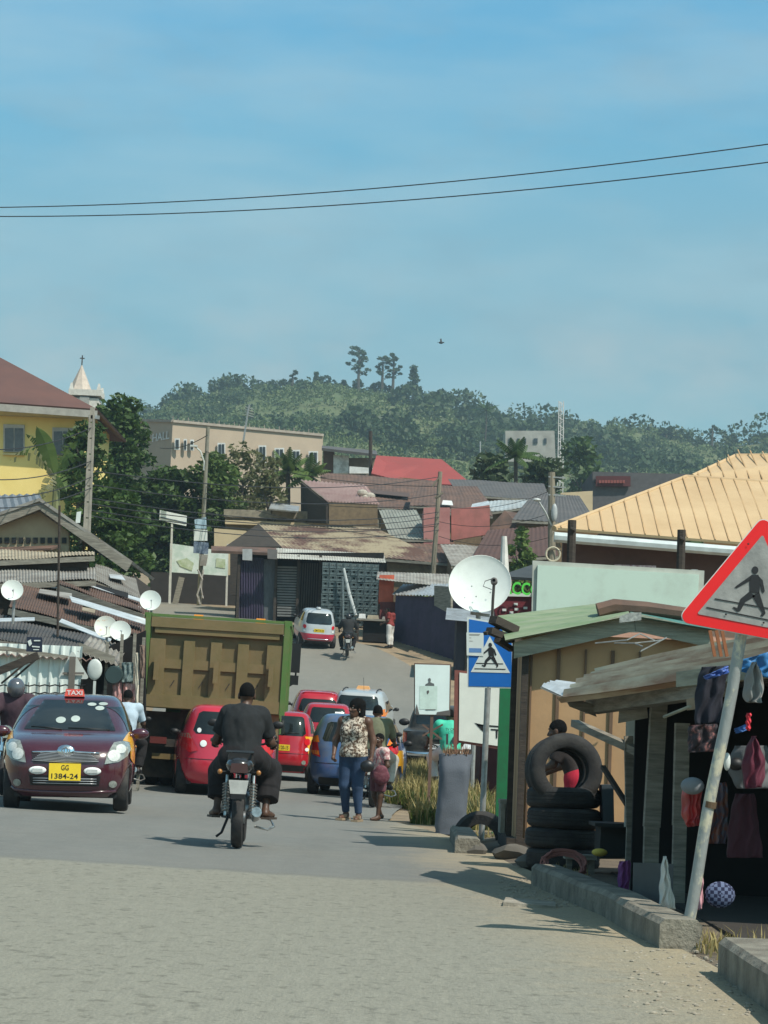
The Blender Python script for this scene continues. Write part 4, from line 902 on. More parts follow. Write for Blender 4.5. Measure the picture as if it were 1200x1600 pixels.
# ---- the rider in the middle of the road and his motorcycle
BT = cloth('charcoal_cotton', (.0085, .0105, .012)); BK = cloth('black_trousers', (.008, .0065, .0075))
p = P(364, 1330, 21.95); my = p.y+.93
bike = motorbike('motorcycle', 'black motorcycle in the middle of the road under the rider in a dark t-shirt', (p.x, my, gz(p.x, my)+.008), R(1.5))
J = ride(chest=(0, -.34, 1.17), neck=(.0, -.25, 1.345), head=(.015, -.18, 1.485), shL=(-.16, -.25, 1.29), shR=(.16, -.25, 1.29), knL=(-.22, .0, .73), knR=(.27, .02, .75), anL=(-.23, -.12, .36), anR=(.25, -.16, .36), toL=(-.29, .06, .31), toR=(.32, .04, .31), elL=(-.265, -.17, 1.03), elR=(.27, -.17, 1.03), wrL=(-.29, .19, 1.02), wrR=(.29, .19, 1.02), pel=(0, -.42, .90), hipL=(-.10, -.40, .87), hipR=(.10, -.40, .87))
def rider_extra(root, J, L):
    MB().box((.02, -.375, 1.325), (.075, .012, .035), Matrix.Rotation(R(-25), 3, 'X')).build('neck_label', WHITE, root)
    for s_ in 'LR': q = MB(); a = V3(J['an'+s_]); t = V3(J['to'+s_]); q.slab([tuple(a+V3((-.04, -.08, -.075))), tuple(a+V3((.04, -.08, -.075))), tuple(t+V3((.045, .05, -.03))), tuple(t+V3((-.045, .05, -.03)))], .022); q.build('sandal', mat('leather_sandal', (.05, .035, .025), .7), root)
rider = person('man in a dark t-shirt and black trousers riding the nearest motorcycle, seen from behind', (p.x, my, gz(p.x, my)+.008), R(1.5), J, [
    ('t_shirt', BT, dict(pelvis=.03, abdomen=.04, chest=.032, shoulder=.022, uarmL=(.036, .74), uarmR=(.036, .78)), [((0, 0, .84), (0, 0, -1))], .017, []),
    ('trousers', BK, dict(pelvis=.03, thighL=.045, thighR=.05, shinL=(.06, .72), shinR=(.075, .74)), [], .015, [])], SKIN, h=.010, girth=1.0, hairspec=short_hair(), curl=(1.2, 1.2), extra=rider_extra, headup=(0, .1, 1), face=False)
# ---- woman and girl walking along the road edge
JEANS = cloth('blue_denim', (.025, .055, .115), (.015, .034, .075), 4)
m, nt, bs = nodes('patterned_blouse'); v = coords(nt); n1 = N(nt, 'ShaderNodeTexVoronoi', Scale=26.); nt.links.new(v, n1.inputs['Vector']); fz, _ = noise_fac(nt, v, 16, 4, .6, .42, .56)
cc = mixc(nt, fz, (.10, .055, .03), (.62, .54, .44)); f3, _ = noise_fac(nt, v, 40, 2, .5, .52, .6); cc = mixc(nt, f3, cc, (.05, .03, .02)); nt.links.new(cc, bs.inputs['Base Color']); bs.inputs['Roughness'].default_value = .9; BLOUSE = m
p = G(548, 1284)
J = stand(.985, head=(-.02, .03, 1.585), knL=(-.09, .04, .50), anR=(.115, -.10, .10), toR=(.14, .06, .04), elL=(-.27, -.05, 1.14), wrL=(-.28, .03, .90), elR=(.28, .0, 1.13), wrR=(.24, .16, .93), knR=(.10, .05, .5))
def long_hair(L, M): return [('e', L(0, -.03, .06), (.105, .115, .095), M), ('c', L(0, -.06, .05), L(0, -.075, -.12), .082, .075), ('c', L(-.07, -.03, .02), L(-.06, -.06, -.13), .035, .035), ('c', L(.07, -.03, .02), L(.06, -.06, -.13), .035, .035)]
def woman_extra(root, J, L):
    for x in (-1, 1): MB().ell(L(x*.088, .0, -.045), (.008, .012, .012), 5).build('earring', CHROME, root)
    for s_ in 'LR': q = MB(); a = V3(J['an'+s_]); t = V3(J['to'+s_]); q.slab([tuple(a+V3((-.045, -.08, -.07))), tuple(a+V3((.045, -.08, -.07))), tuple(t+V3((.05, .05, -.02))), tuple(t+V3((-.05, .05, -.02)))], .03); q.bar(a*.5+t*.5+V3((-.05, 0, .0)), a*.5+t*.5+V3((.05, 0, .0)), .05, .04); q.build('sandal', mat('beige_sandal', (.30, .22, .14), .7), root)
woman = person('woman in a patterned sleeveless blouse and blue jeans walking on the road edge', (p.x, p.y, gz(p.x, p.y)+.008), R(160), J, [
    ('blouse', BLOUSE, dict(pelvis=.026, abdomen=.026, chest=.016, shoulder=(.012, .92)), [((0, 0, .885), (0, 0, -1))], .006, []),
    ('jeans', JEANS, dict(pelvis=.016, thighL=.014, thighR=.014, shinL=(.014, .93), shinR=(.014, .93)), [((0, 0, 1.0), (0, 0, 1))], .004, [])], SKIN2, h=.010, girth=1.13, female=True, hairspec=(HAIR, .012, lambda L, M: [], long_hair), curl=(.5, .7), extra=woman_extra, headdir=(.55, .85, 0))
tag(MB().ell((p.x+.20, p.y-.22, .80), (.10, .06, .085), 9).build('handbag', mat('black_leather_bag', (.012, .012, .014), .4), smooth=True), 'small black bag held by the woman in the patterned blouse', 'bag')
GSH = mat('pink_print_cotton', (.66, .52, .48), .9, col2=(.36, .12, .14), scale=18, lo=.45, hi=.6)
p = P(589, 1285, 32.7)
J = stand(.70, anL=(-.10, .06, .085), toL=(-.12, .23, .03), anR=(.10, -.16, .11), toR=(.11, .0, .04), elR=(.24, .03, 1.12), wrR=(.15, .2, .98), wrL=(-.22, .15, .92), head=(0, .03, 1.63), neck=(0, 0, 1.46))
girl = person('little girl in a pink patterned top and dark red shorts walking beside the woman', (p.x, p.y, gz(p.x, p.y)+.008), R(125), J, [
    ('top', GSH, dict(pelvis=.02, abdomen=.022, chest=.018, shoulder=.012, uarmL=(.022, .62), uarmR=(.022, .62)), [((0, 0, .69), (0, 0, -1))], .004, []),
    ('shorts', cloth('dark_red_cotton', (.085, .018, .03), (.15, .06, .07), 9), dict(pelvis=.024, thighL=(.03, .78), thighR=(.03, .78)), [((0, 0, .73), (0, 0, 1))], .004, [])], SKIN, h=.009, hairspec=short_hair(), curl=(.5, .5), headdir=(-.2, 1, 0), sc=.76)
tag(MB().ell((p.x+.03, p.y-.19, .66), (.125, .055, .12), 9).ell((p.x+.03, p.y-.19, .72), (.10, .05, .10), 8).tube([(p.x-.05, p.y-.2, .84), (p.x-.02, p.y-.2, 1.0), (p.x+.06, p.y-.2, .84)], .01, 5).build('bag', mat('maroon_print_cloth', (.085, .012, .025), .85, col2=(.17, .06, .075), scale=22), smooth=50), 'maroon patterned cloth bag carried by the little girl', 'bag')
# ---- man in olive shirt riding at the road edge behind the girl
p = G(586, 1264); my = p.y+.93
b2 = dup(bike, (p.x, my, gz(p.x, my)+.008), R(-4), 'motorcycle at the road edge ridden by the man in an olive shirt'); 
OLJ = ride(elL=(-.27, -.17, 1.12), elR=(.27, -.17, 1.12), wrL=(-.27, .2, 1.05), wrR=(.27, .2, 1.05), shL=(-.175, -.31, 1.38), shR=(.175, -.31, 1.38)); OL = cloth('olive_shirt', (.135, .14, .085)); 
person('man in an olive green shirt riding a motorcycle past the blue taxi', (p.x, my, gz(p.x, my)+.008), R(-4), OLJ, [tee(OL, OLJ, .85, .86, 'shirt', .03, sl=.026), trousers(cloth('pale_trousers', (.42, .40, .36)), .9)], SKIN, h=.013, girth=1.05, hairspec=short_hair(), curl=(1.2, 1.2), shoes=BLACK, face=False)
bike2 = b2
# ---- man in the green number 16 jersey on a parked motorcycle
p = P(697, 1255, 42.0); my = p.y+.93
b3 = dup(bike, (p.x, my, gz(p.x, my)+.02), R(8), 'motorcycle on the verge under the man in the green jersey')
JG = ride(wrL=(-.34, .21, 1.0)); TEAL = mat('teal_jersey', (.05, .50, .33), .7, var=.12)
def jersey_extra(root, J, L):
    t = MB(); t.text('16', (-.12, -.60, 1.02), (1, 0, 0), (0, .16, 1), .25, .21, .004, .02); t.text('TV CREW', (-.13, -.548, 1.28), (1, 0, 0), (0, .12, 1), .26, .05, .004, .01); t.build('jersey_lettering', INK, root)
person('man in a teal green jersey with number 16 on his back sitting on a motorcycle', (p.x, my, gz(p.x, my)+.02), R(8), JG, [('jersey', TEAL, dict(pelvis=.04, abdomen=.055, chest=.04, shoulder=.03, uarmL=(.04, .9), uarmR=(.04, .9)), [((0, 0, .88), (0, 0, -1))], .005, []), trousers(cloth('white_trousers', (.66, .66, .64)), .9, .035)], SKIN, h=.013, hairspec=short_hair(), curl=(1.2, 1.2), shoes=BLACK, face=False, extra=jersey_extra)
# ---- far rider on the hill
p = G(541, 1035); my = p.y+.93
b4 = dup(bike, (p.x, my, gz(p.x, my)+.03), R(2), 'dark motorcycle far up the road behind the silver and red hatchback')
person('rider in black jacket and dark helmet on the motorcycle far up the road', (p.x, my, gz(p.x, my)+.03), R(2), ride(), [tee(cloth('black_jacket', (.014, .015, .016)), ride(), .98, .86, 'jacket', .045, sl=.035), trousers(BK, .9)], SKIN, h=.02, girth=1.05, hairspec=(mat('dark_helmet', (.02, .022, .025), .3), None, lambda L, M: [], lambda L, M: [('e', L(0, .0, .02), (.125, .14, .14), M)]), curl=(1, 1), shoes=BLACK, face=False)
# ---- rider in pale blue shirt between the maroon taxi and the truck, riding away
p = G(184, 1238); my = p.y+.9
b5 = dup(bike, (p.x, my, gz(p.x, my)+.01), R(4), 'motorcycle passing between the maroon taxi and the dump truck')
person('rider in a pale blue shirt between the maroon taxi and the dump truck', (p.x, my, gz(p.x, my)+.01), R(4), OLJ, [tee(cloth('pale_blue_shirt', (.42, .52, .60)), OLJ, .8, .88, 'shirt', .03), trousers(BK, .9)], SKIN, h=.014, girth=.9, hairspec=short_hair(), curl=(1.2, 1.2), shoes=BLACK, face=False)
# ---- helmeted rider at the left edge, coming towards us
p = G(12, 1243)
b6 = dup(bike, (p.x, p.y, gz(p.x, p.y)+.01), R(182), 'motorcycle at the left edge of the photo behind the maroon taxi')
J = ride()
def helm(root, J, L):
    q = MB(); q.ell(L(0, .075, .0), (.105, .07, .055), 8); q.build('visor', GLASS, root, smooth='all')
person('rider in a silver grey helmet at the left edge behind the maroon taxi', (p.x, p.y, gz(p.x, p.y)+.01), R(182), J, [tee(cloth('plum_jacket', (.055, .028, .04)), J, .98, .86, 'jacket', .05, sl=.04), trousers(BK, .9)], SKIN, h=.014, girth=1.1, hairspec=(mat('grey_helmet', (.09, .095, .11), .15, coat=.8), None, lambda L, M: [], lambda L, M: [('e', L(0, .0, .015), (.135, .155, .155), M)]), curl=(1.2, 1.2), shoes=BLACK, extra=helm, face=False)
# ---- boy behind the tyre stack, in the shade of the stall roof
p = P(884, 1330, 22.7)
J = stand(.86, chest=(-.0, .10, 1.2), neck=(0, .2, 1.36), head=(0, .27, 1.47), shL=(-.17, .14, 1.32), shR=(.17, .14, 1.32), elL=(-.2, .25, 1.08), elR=(.2, .25, 1.08), wrL=(-.2, .45, .98), wrR=(.2, .45, .98))
person('boy in a dark shirt and red shorts leaning behind the stack of tyres', (p.x+.1, p.y, .03), R(68), J, [tee(cloth('dark_brown_shirt', (.03, .022, .02)), J, .8, .82, 'shirt', .022), ('shorts', cloth('red_shorts', (.42, .012, .035)), dict(pelvis=.03, thighL=(.035, .8), thighR=(.035, .8)), [], .004, [])], SKIN, h=.011, hairspec=short_hair(), headdir=(0, 1, -.15), sc=.9, face=False)
# ---- man by the red kiosk far up the road
p = P(609, 1006, 93)
J = stand(.97, chest=(.03, .1, 1.24), neck=(.03, .16, 1.42), head=(.03, .2, 1.55), wrL=(-.25, .25, 1.0), wrR=(.2, .3, 1.1))
person('man in an orange red shirt and white trousers leaning at the purple kiosk', (p.x, p.y, gz(p.x, p.y)), R(60), J, [tee(mat('orange_red_shirt', (.19, .020, .016), .8), J, .7, .88, 'shirt', .03), trousers(cloth('white_cotton_trousers', (.6, .58, .54)), .92)], SKIN, h=.02, hairspec=short_hair(), shoes=BLACK, face=False)
# ---- two pedestrians far left by the billboard
p = G(427, 947); J = stand(1.0, knL=(-.1, .12, .5), anR=(.1, -.16, .12))
person('woman in a yellow dress walking beside the dark shopfront by the billboard', (p.x, p.y, gz(p.x, p.y)), R(75), J, [('dress', mat('yellow_print_dress', (.42, .31, .06), .9, col2=(.2, .16, .05), scale=12), dict(pelvis=.06, abdomen=.03, chest=.025, shoulder=.015, thighL=(.07, .85), thighR=(.07, .85)), [], .004, [])], SKIN, h=.022, female=True, hairspec=short_hair(), shoes=BLACK, face=False)
# ================================================================ right-hand roadside
CONC = mat('concrete', (.36, .33, .27), .95, col2=(.20, .18, .14), scale=5, bmp=.6, bscale=30)
WOODG = mat('weathered_wood', (.30, .28, .23), .9, col2=(.15, .135, .11), scale=3, stretch=(1, 1, 9), bmp=.5, bscale=14)
WOODL = mat('pale_weathered_plank', (.36, .36, .28), .9, col2=(.20, .20, .155), scale=2.2, stretch=(1, 1, 12), bmp=.5, bscale=10)
WOODD = mat('dark_wood', (.055, .042, .032), .9, col2=(.03, .024, .02), scale=4, stretch=(1, 1, 5), bmp=.4, bscale=14)
RUST = mat('rusty_sheet', (.62, .53, .37), .7, col2=(.30, .165, .09), scale=1.6, stretch=(.3, 5, 2), rot=R(78.6), lo=.4, hi=.62, bmp=.2, bscale=20)
ZINC = mat('zinc_sheet', (.55, .57, .57), .38, .6, col2=(.33, .32, .30), scale=2.5, lo=.4, hi=.7)
BRIGHTZ = mat('bright_zinc_sheet', (.80, .82, .82), .35, .3, col2=(.52, .52, .5), scale=2.5)
RUSTD = mat('brown_rusted_sheet', (.15, .085, .06), .8, col2=(.075, .05, .04), scale=1.6, lo=.4, hi=.65, bmp=.2, bscale=20)
GREYS = mat('aged_grey_sheet', (.30, .29, .26), .75, col2=(.16, .14, .12), scale=1.6, lo=.38, hi=.66)
TANS = mat('tan_aged_sheet', (.40, .35, .25), .75, col2=(.24, .19, .13), scale=1.4, lo=.38, hi=.66)
BLKV = mat('near_black_board', (.006, .0055, .0055), .95, var=.3)  # even near-black colour, shared by back walls and boards
GALV = mat('galvanised_pole', (.38, .40, .40), .5, .5, col2=(.25, .25, .23), scale=9)
PEELP = mat('peeling_painted_pole', (.33, .35, .34), .5, .3, col2=(.62, .58, .44), scale=5, stretch=(1, 1, .6), lo=.5, hi=.56, bmp=.3, bscale=20)
SREDM = mat('sign_red', (.78, .010, .012), .4, var=.08)
SGREY = mat('sign_face_grey', (.33, .33, .31), .45, col2=(.22, .22, .21), scale=7, bmp=.3, bscale=9)
SBLUE = mat('sign_blue', (.010, .13, .46), .35, var=.06)
SWHITE = mat('sign_white', (.62, .66, .63), .4, var=.08)
KERBM = mat('dirty_kerb_concrete', (.27, .25, .20), .95, col2=(.13, .115, .09), scale=4, bmp=.9, bscale=24)
def kerb(name, pxs, w, h, label=None):
    pts = [G(a, c) for a, c in pxs]; c = []
    for a, q in zip(pts, pts[1:]):
        for k in range(8): c.append(a.lerp(q, k/8))
    c.append(pts[-1]); b = MB(); vs = []; n = 6
    for i, p_ in enumerate(c):
        d = (c[min(i+1, len(c)-1)]-c[max(i-1, 0)]); s_ = Vector((d.y, -d.x, 0)).normalized()
        if s_.x < 0: s_ = -s_
        wob = .016*noise.noise((p_.y*.9, p_.x*.9, 1)); z = gz(p_.x, p_.y)
        for u, zz in ((0, -.06), (0, h-.03+wob), (.03, h+wob), (w-.03, h+wob*.5), (w, h-.03), (w, -.06)): vs.append((p_.x+s_.x*u+wob, p_.y+s_.y*u, z+zz))
    fs = [(i*n+k, i*n+k+1, (i+1)*n+k+1, (i+1)*n+k) for i in range(len(c)-1) for k in range(n-1)]+[tuple(range(n-1, -1, -1)), tuple(range((len(c)-1)*n, len(c)*n))]
    b.add(vs, fs); o = b.build(name, KERBM, recenter=False); o['kind'] = 'structure'; return o
kerb('kerb', [(1030, 1484), (976, 1455), (937, 1431), (881, 1408), (852, 1394), (829, 1383)], .24, .17)
kerb('kerb_end', [(1260, 1640), (1200, 1582), (1150, 1545), (1122, 1524)], .30, .19)
kerb('kerb_stub', [(712, 1334), (702, 1312)], .26, .17)
# ---- triangular warning sign on its leaning pole
D = 13.0
def pq(pts, d, ox=0, oy=0, sc=1.): return [P(ox+x/sc, oy+y/sc, d) for x, y in pts]
def rtri(a, b_, c, r):
    out = []; T = [Vector(q) for q in (a, b_, c)]
    for i in range(3):
        p0, p1, p2 = T[i-1], T[i], T[(i+1) % 3]; u = (p0-p1).normalized(); w = (p2-p1).normalized(); bis = (u+w).normalized(); cc = p1+bis*(r/math.sin(u.angle(w)/2))
        a0 = (p1+u*(u.dot(cc-p1)))-cc; a1 = (p1+w*(w.dot(cc-p1)))-cc
        for k in range(7): q = a0.slerp(a1, k/6) if a0.length > 0 else a0; out.append(cc+q.normalized()*r)
    return out
FIG = [[(1045, 588), (1110, 588), (1126, 650), (1120, 765), (1028, 755), (1026, 650)], [(1045, 592), (1036, 642), (906, 714), (888, 706), (914, 684)], [(1104, 592), (1150, 640), (1170, 742), (1155, 760), (1138, 742), (1122, 660)], [(1026, 745), (1082, 788), (988, 842), (942, 925), (915, 936), (868, 898), (880, 888), (912, 902), (942, 815)], [(1050, 785), (1118, 752), (1164, 900), (1177, 950), (1150, 980), (1128, 972), (1146, 942), (1118, 900)]]
def ell2(x, y, rx, ry): return [(x+rx*math.cos(2*math.pi*k/14), y+ry*math.sin(2*math.pi*k/14)) for k in range(14)]
base = G(1064, 1477)
sg = thing('warning_sign', 'red bordered triangular pedestrian sign on a leaning rusty pole by the kerb', 'road sign', (base.x, base.y, 0))
A, B_, C_ = P(1054, 971, D), P(1196, 800, D), P(1288, 1016, D)
f3 = lambda q: (q.x, q.y, q.z)
MB().slab(rtri(A, B_, C_, .045), .004, (0, 1, 0)).build('sign_rim', SWHITE, sg, world=True)
cen = (A+B_+C_)/3; dn = Vector((0, -.004, 0))
MB().slab([q+dn for q in rtri(A.lerp(cen, .018), B_.lerp(cen, .018), C_.lerp(cen, .018), .042)], .004, (0, 1, 0)).build('sign_border', SREDM, sg, world=True)
MB().slab([q+dn*2 for q in rtri(A.lerp(cen, .275), B_.lerp(cen, .275), C_.lerp(cen, .275), .008)], .004, (0, 1, 0)).build('sign_face', SGREY, sg, world=True)
b = MB()
for poly in FIG+[ell2(1079, 545, 31, 36)]: b.slab(pq(poly, D-.012, 1000, 800, 6), .003, (0, 1, 0))
b.build('pedestrian_symbol', INK, sg, world=True)
b = MB(); b.bar(P(1117, 935.5, D-.0125), P(1237, 957, D-.0125), .006, .003, (0, 1, 0)); b.build('crossing_line', INK, sg, world=True)
b = MB(); b.bar(P(1104, 949, D-.0125), P(1246, 978, D-.0125), .006, .003, (0, 1, 0)); b.build('crossing_line', INK, sg, world=True)
b = MB()
for x, y in ((1169, 850), (1134, 960), (1193, 973)): b.lathe([(.006, -.006), (.004, -.008), (.001, -.008)], P(x, y, D-.01), (0, 1, 0), 8)
b.build('bolt', INK, sg, world=True)
b = MB(); tp = P(1185, 850, D+.05); bt = Vector((base.x, base.y, -.1)); pts = [bt.lerp(tp, k/14)+Vector((.006*math.sin(k*.9), 0, 0)) for k in range(15)]; b.tube(pts, .034, 14); b.build('pole', PEELP, sg, world=True, smooth=True)
b = MB(); b.tube([bt.lerp(tp, .37), bt.lerp(tp, .385)], .038, 14); b.build('pole_band', mat('brown_rust_band', (.12, .075, .04), .8), sg, world=True)
# ---- blue crossing sign
D = 28.6; base = G(752, 1314); D = base.y
sg = thing('crossing_sign', 'blue square pedestrian crossing sign with a paper notice, on a grey pole', 'road sign', (base.x, base.y, 0))
Q = lambda pts, dd, sc=8: pq(pts, D+dd, 720, 880, sc)
MB().slab(Q([(78, 672), (655, 772), (655, 1565), (80, 1555)], 0), .006, (0, 1, 0)).build('sign_rim', SWHITE, sg, world=True)
MB().slab(Q([(104, 700), (640, 790), (632, 1548), (98, 1538)], -.006), .004, (0, 1, 0)).build('sign_face', SBLUE, sg, world=True)
MB().slab(Q([(362, 912), (125, 1360), (616, 1373)], -.011), .004, (0, 1, 0)).build('triangle_panel', SWHITE, sg, world=True)
b = MB(); a9 = R(-8)
def fig2(p):
    x, y = (p[0]-1079)*.672, (p[1]-545)*.672; return (368+x*math.cos(a9)-y*math.sin(a9)*-1*-1, 1022+x*math.sin(a9)+y*math.cos(a9)) if False else (368+x*math.cos(a9)-y*math.sin(a9)-40*0, 1022+x*math.sin(a9)+y*math.cos(a9))
for poly in FIG+[ell2(1079, 545, 34, 42)]: b.slab(Q([fig2(q) for q in poly], -.016), .003, (0, 1, 0))
b.build('pedestrian_symbol', INK, sg, world=True)
for y, x0, x1 in ((1252, 190, 530), (1320, 172, 560)):
    MB().bar(Q([(x0, y-2)], -.0155)[0], Q([(x1, y+6)], -.0155)[0], .010, .002, (0, 1, 0)).build('crossing_line', INK, sg, world=True)
np_ = MB().slab(Q([(70, 866), (286, 872), (284, 1162), (74, 1152)], -.019), .003, (0, 1, 0)).build('paper_notice', SWHITE, sg, world=True)
b = MB(); o = Q([(104, 1112)], -.0215)[0]; b.slab(Q([(102, 1060), (258, 1064), (258, 1118), (102, 1116)], -.0215), .001, (0, 1, 0)); b.build('notice_stamp', mat('stamp_blue', (.10, .22, .45), .5), np_, world=True)
b = MB()
for y, x1 in ((888, 240), (900, 230), (932, 130), (972, 150)): b.bar(Q([(105, y)], -.0215)[0], Q([(x1, y+2)], -.0215)[0], .006, .001, (0, 1, 0))
b.build('notice_lines', GREYS, np_, world=True)
b = MB(); tp = P(766, 990, D+.04); b.tube([Vector((base.x, base.y, -.1)), tp], .036, 12); b.build('pole', GALV, sg, world=True, smooth=True)
b = MB(); tag(b.lathe([(.19, -.10), (.30, -.11), (.34, -.07), (.345, -.02), (.33, 0), (.345, .02), (.34, .07), (.30, .11), (.19, .10)], (base.x-.02, base.y-.3, .02), (.2, .97, 0), 32).build('tyre', RUBBER, smooth=True), 'old tyre half buried at the foot of the blue sign', 'tyre')
# ---- green painted post
b = MB(); b.bar(P(781, 1312, 29.4), P(791, 1020, 29.4), .135, .135, (0, 1, 0)); b.bar(P(781, 1312, 29.4), P(781, 1300, 29.4), .22, .22, (0, 1, 0)); tag(b.build('post', mat('green_post_paint', (.008, .15, .055), .5, col2=(.015, .11, .045), scale=6)), 'square green painted post behind the blue crossing sign', 'post')
# ---- concrete drain head
q = P(800, 1332, 25.6); b = MB(); b.box((q.x, q.y, .13), (.30, .5, .10)); b.box((q.x-.13, q.y-.03, .32), (.05, .45, .36)); b.box((q.x+.02, q.y+.1, .32), (.26, .05, .37)); b.box((q.x, q.y+.05, .52), (.32, .45, .05)); tag(b.build('drain_box', CONC), 'broken concrete drain head beside the tyre stack', 'drain')
for i, (x, y, s_) in enumerate(((726, 1335, .16), (822, 1358, .2), (790, 1345, .22))):
    q = G(x, y); b = MB(); b.ell((0, 0, s_*.3), (s_, s_*.8, s_*.45), 6); b.v = [tuple(Vector(v)+Vector(noise.noise_vector(Vector(v)*6+Vector((i, 0, 0))))*.06+Vector((q.x+.1, q.y+.15, 0))) for v in b.v]
    tag(b.build('stone', mat('dark_stone', (.11, .10, .085), .95), smooth=30), ['grey stone beside the kerb stub', 'dark stone under the tyre stack', 'flat stone at the foot of the drain head'][i], 'stone')
# ---- tyre stack
def tyre_mesh(r, w):
    b = MB(); pr = [(r*.60, -w*.44), (r*.68, -w*.5), (r*.82, -w*.52), (r*.91, -w*.48), (r*.965, -w*.40), (r*.992, -w*.30)]
    for k in range(3): x0 = -w*.26+k*w*.18; pr += [(r, x0), (r, x0+w*.13), (r*.986, x0+w*.14), (r*.986, x0+w*.17)]
    pr += [(r*.992, w*.30), (r*.965, w*.40), (r*.91, w*.48), (r*.82, w*.53), (r*.66, w*.5), (r*.60, w*.44), (r*.585, w*.3), (r*.7, w*.2), (r*.7, -w*.2), (r*.585, -w*.3), (r*.60, -w*.44)]
    b.lathe(pr, (0, 0, 0), (0, 0, 1), 44); return b
tq = P(877, 1350, 21.3); t0 = tyre_mesh(.342, .182).build('tyre', dusty('worn_tyre_rubber', (.013, .013, .014), (.034, .033, .030), rough=.8, scale=6, bmp=.25, bscale=30), smooth=35)
t0.data.transform(Matrix.Translation((0, 0, 0)))
def put_tyre(o, loc, rot): o.location = Vector(loc); o.rotation_euler = rot; return o
words = ['bottom tyre of the stack by the kerb', 'second tyre from the bottom of the stack', 'third tyre from the bottom of the stack', 'topmost lying tyre of the stack, with a dusty tread']
for i in range(4):
    o = t0 if i == 0 else t0.copy()
    if i: COL.objects.link(o)
    tag(put_tyre(o, (tq.x+(.012, -.005, .008, .0)[i], tq.y+(.0, .01, -.01, 0)[i], .015+.186*i+.0), (R(.4*i), R((-.6, .8, -.5, .3)[i]), i*1.3)), words[i], 'tyre', 'tyres stacked by the kerb')
q = P(881, 1190, 21.25); o = t0.copy(); COL.objects.link(o); tag(put_tyre(o, (q.x, q.y, q.z-.09), (R(84), 0, R(6))), 'upright tyre standing on top of the stack, open towards us', 'tyre', 'tyres stacked by the kerb')
q = P(872, 1193, 21.52); o = t0.copy(); COL.objects.link(o); tag(put_tyre(o, (q.x, q.y, q.z-.09), (R(80), 0, R(14))), 'second upright tyre leaning behind the front one on the stack', 'tyre', 'tyres stacked by the kerb')
for o in COL.objects:
    if o.get('group') == 'tyres stacked by the kerb' and o.rotation_euler.x < 1: o.location.z += .0
# centre the tyre mesh on its middle: recentred base sits at -w/2
# ---- rope coil on the kerb, rubble
q = P(880, 1384, 19.6); b = MB()
for k in range(9):
    rr_ = .13+.05*rnd.random(); pts = [(q.x+.02*rnd.uniform(-1, 1)+rr_*1.2*math.cos(a), q.y+.1*math.sin(a), .10+rr_*.75*math.sin(a)+.02*k*.3) for a in [2*math.pi*j/24 for j in range(25)]]; b.tube(pts, .010, 5)
tag(b.build('rope_coil', mat('faded_red_rope', (.30, .12, .10), .9), smooth=True), 'coil of faded red rope hung over the kerb', 'rope')
b = MB()
for k in range(2600):
    t = rnd.random(); px_, py_ = (800+rnd.uniform(-20, 110), 1375+rnd.uniform(0, 45)) if k % 3 else (1060+rnd.uniform(-90, 130), 1480+rnd.uniform(-20, 110))
    g = G(px_, py_); s_ = .004+.014*rnd.random()**3; b.ell((g.x, g.y, gz(g.x, g.y)+s_*.3), (s_*rnd.uniform(.8, 1.6), s_, s_*.7), 3, Matrix.Rotation(rnd.random()*3, 3, 'Z'))
o = b.build('gravel', mat('roadside_gravel', (.36, .32, .25), .95, col2=(.22, .19, .145), scale=9), recenter=False); o['kind'] = 'stuff'
q = G(835, 1412); tag(MB().slab([P(790, 1405, q.y), P(868, 1412, q.y), P(868, 1419, q.y-.5), P(786, 1413, q.y-.5)], .03).build('drain_cover', CONC), 'thin concrete drain cover lying flush beside the kerb', 'slab')
# ---- tan kiosk with green sheet roof
PANEL = mat('tan_panel', (.46, .28, .14), .7, col2=(.36, .22, .11), scale=1.2, bmp=.1, bscale=20)
x0 = P(812, 1150, 24).x
kb = thing('kiosk', 'tan panelled wooden kiosk with a green sheet roof behind the tyre stack', 'kiosk', (x0+1.2, 25.4, 0))
b = MB(); b.box((x0+1.3, 24.85, 1.2), (2.6, 1.6, 2.25)); b.build('wall', PANEL, kb, world=True)
b = MB(); 
for k in range(9): b.box((x0+.10+k*.285, 24.035, 1.18), (.035 if k % 2 else .02, .03, 2.0))
b.build('wall_battens', mat('brown_batten', (.14, .085, .05), .8), kb, world=True)
b = MB(); b.box((x0+.03, 23.98, 1.15), (.07, .07, 2.1)); b.box((x0-.05, 24.5, 1.15), (.06, .06, 2.2)); b.build('corner_post', WOODD, kb, world=True)
b = MB(); b.box((x0+1.25, 24.8, .12), (2.7, 1.7, .12)); b.build('floor_beam', WOODD, kb, world=True)
b = MB(); b.slab([P(803, 1004, 23.87), P(990, 957, 23.87), P(992, 986, 23.87), P(803, 1029, 23.87)], .04, (0, 1, 0)); b.build('fascia_board', WOODL, kb, world=True)
b = MB(); b.slab([P(990.5, 957, 23.88), P(1110, 985, 23.88), P(1110, 1012, 23.88), P(992.5, 986, 23.88)], .04, (0, 1, 0)); b.build('fascia_board', WOODL, kb, world=True)
GRS = mat('faded_green_sheet', (.17, .24, .125), .6, col2=(.26, .30, .19), scale=1.8, stretch=(1, 3, 3), lo=.4, hi=.62)
b = MB(); b.corr(P(790, 1001, 23.72), P(778, 964, 26.2), P(945, 944, 26.8), P(990, 962, 23.72), 5, .022, .006); b.build('green_roof_sheet', GRS, kb, world=True, smooth=30)
b = MB(); b.corr(P(985, 962, 23.74), P(985, 945, 26.4), P(1120, 975, 26.4), P(1120, 985, 23.74), 5, .016, .006); b.build('teal_roof_sheet', mat('teal_sheet', (.07, .20, .17), .55), kb, world=True, smooth=30)
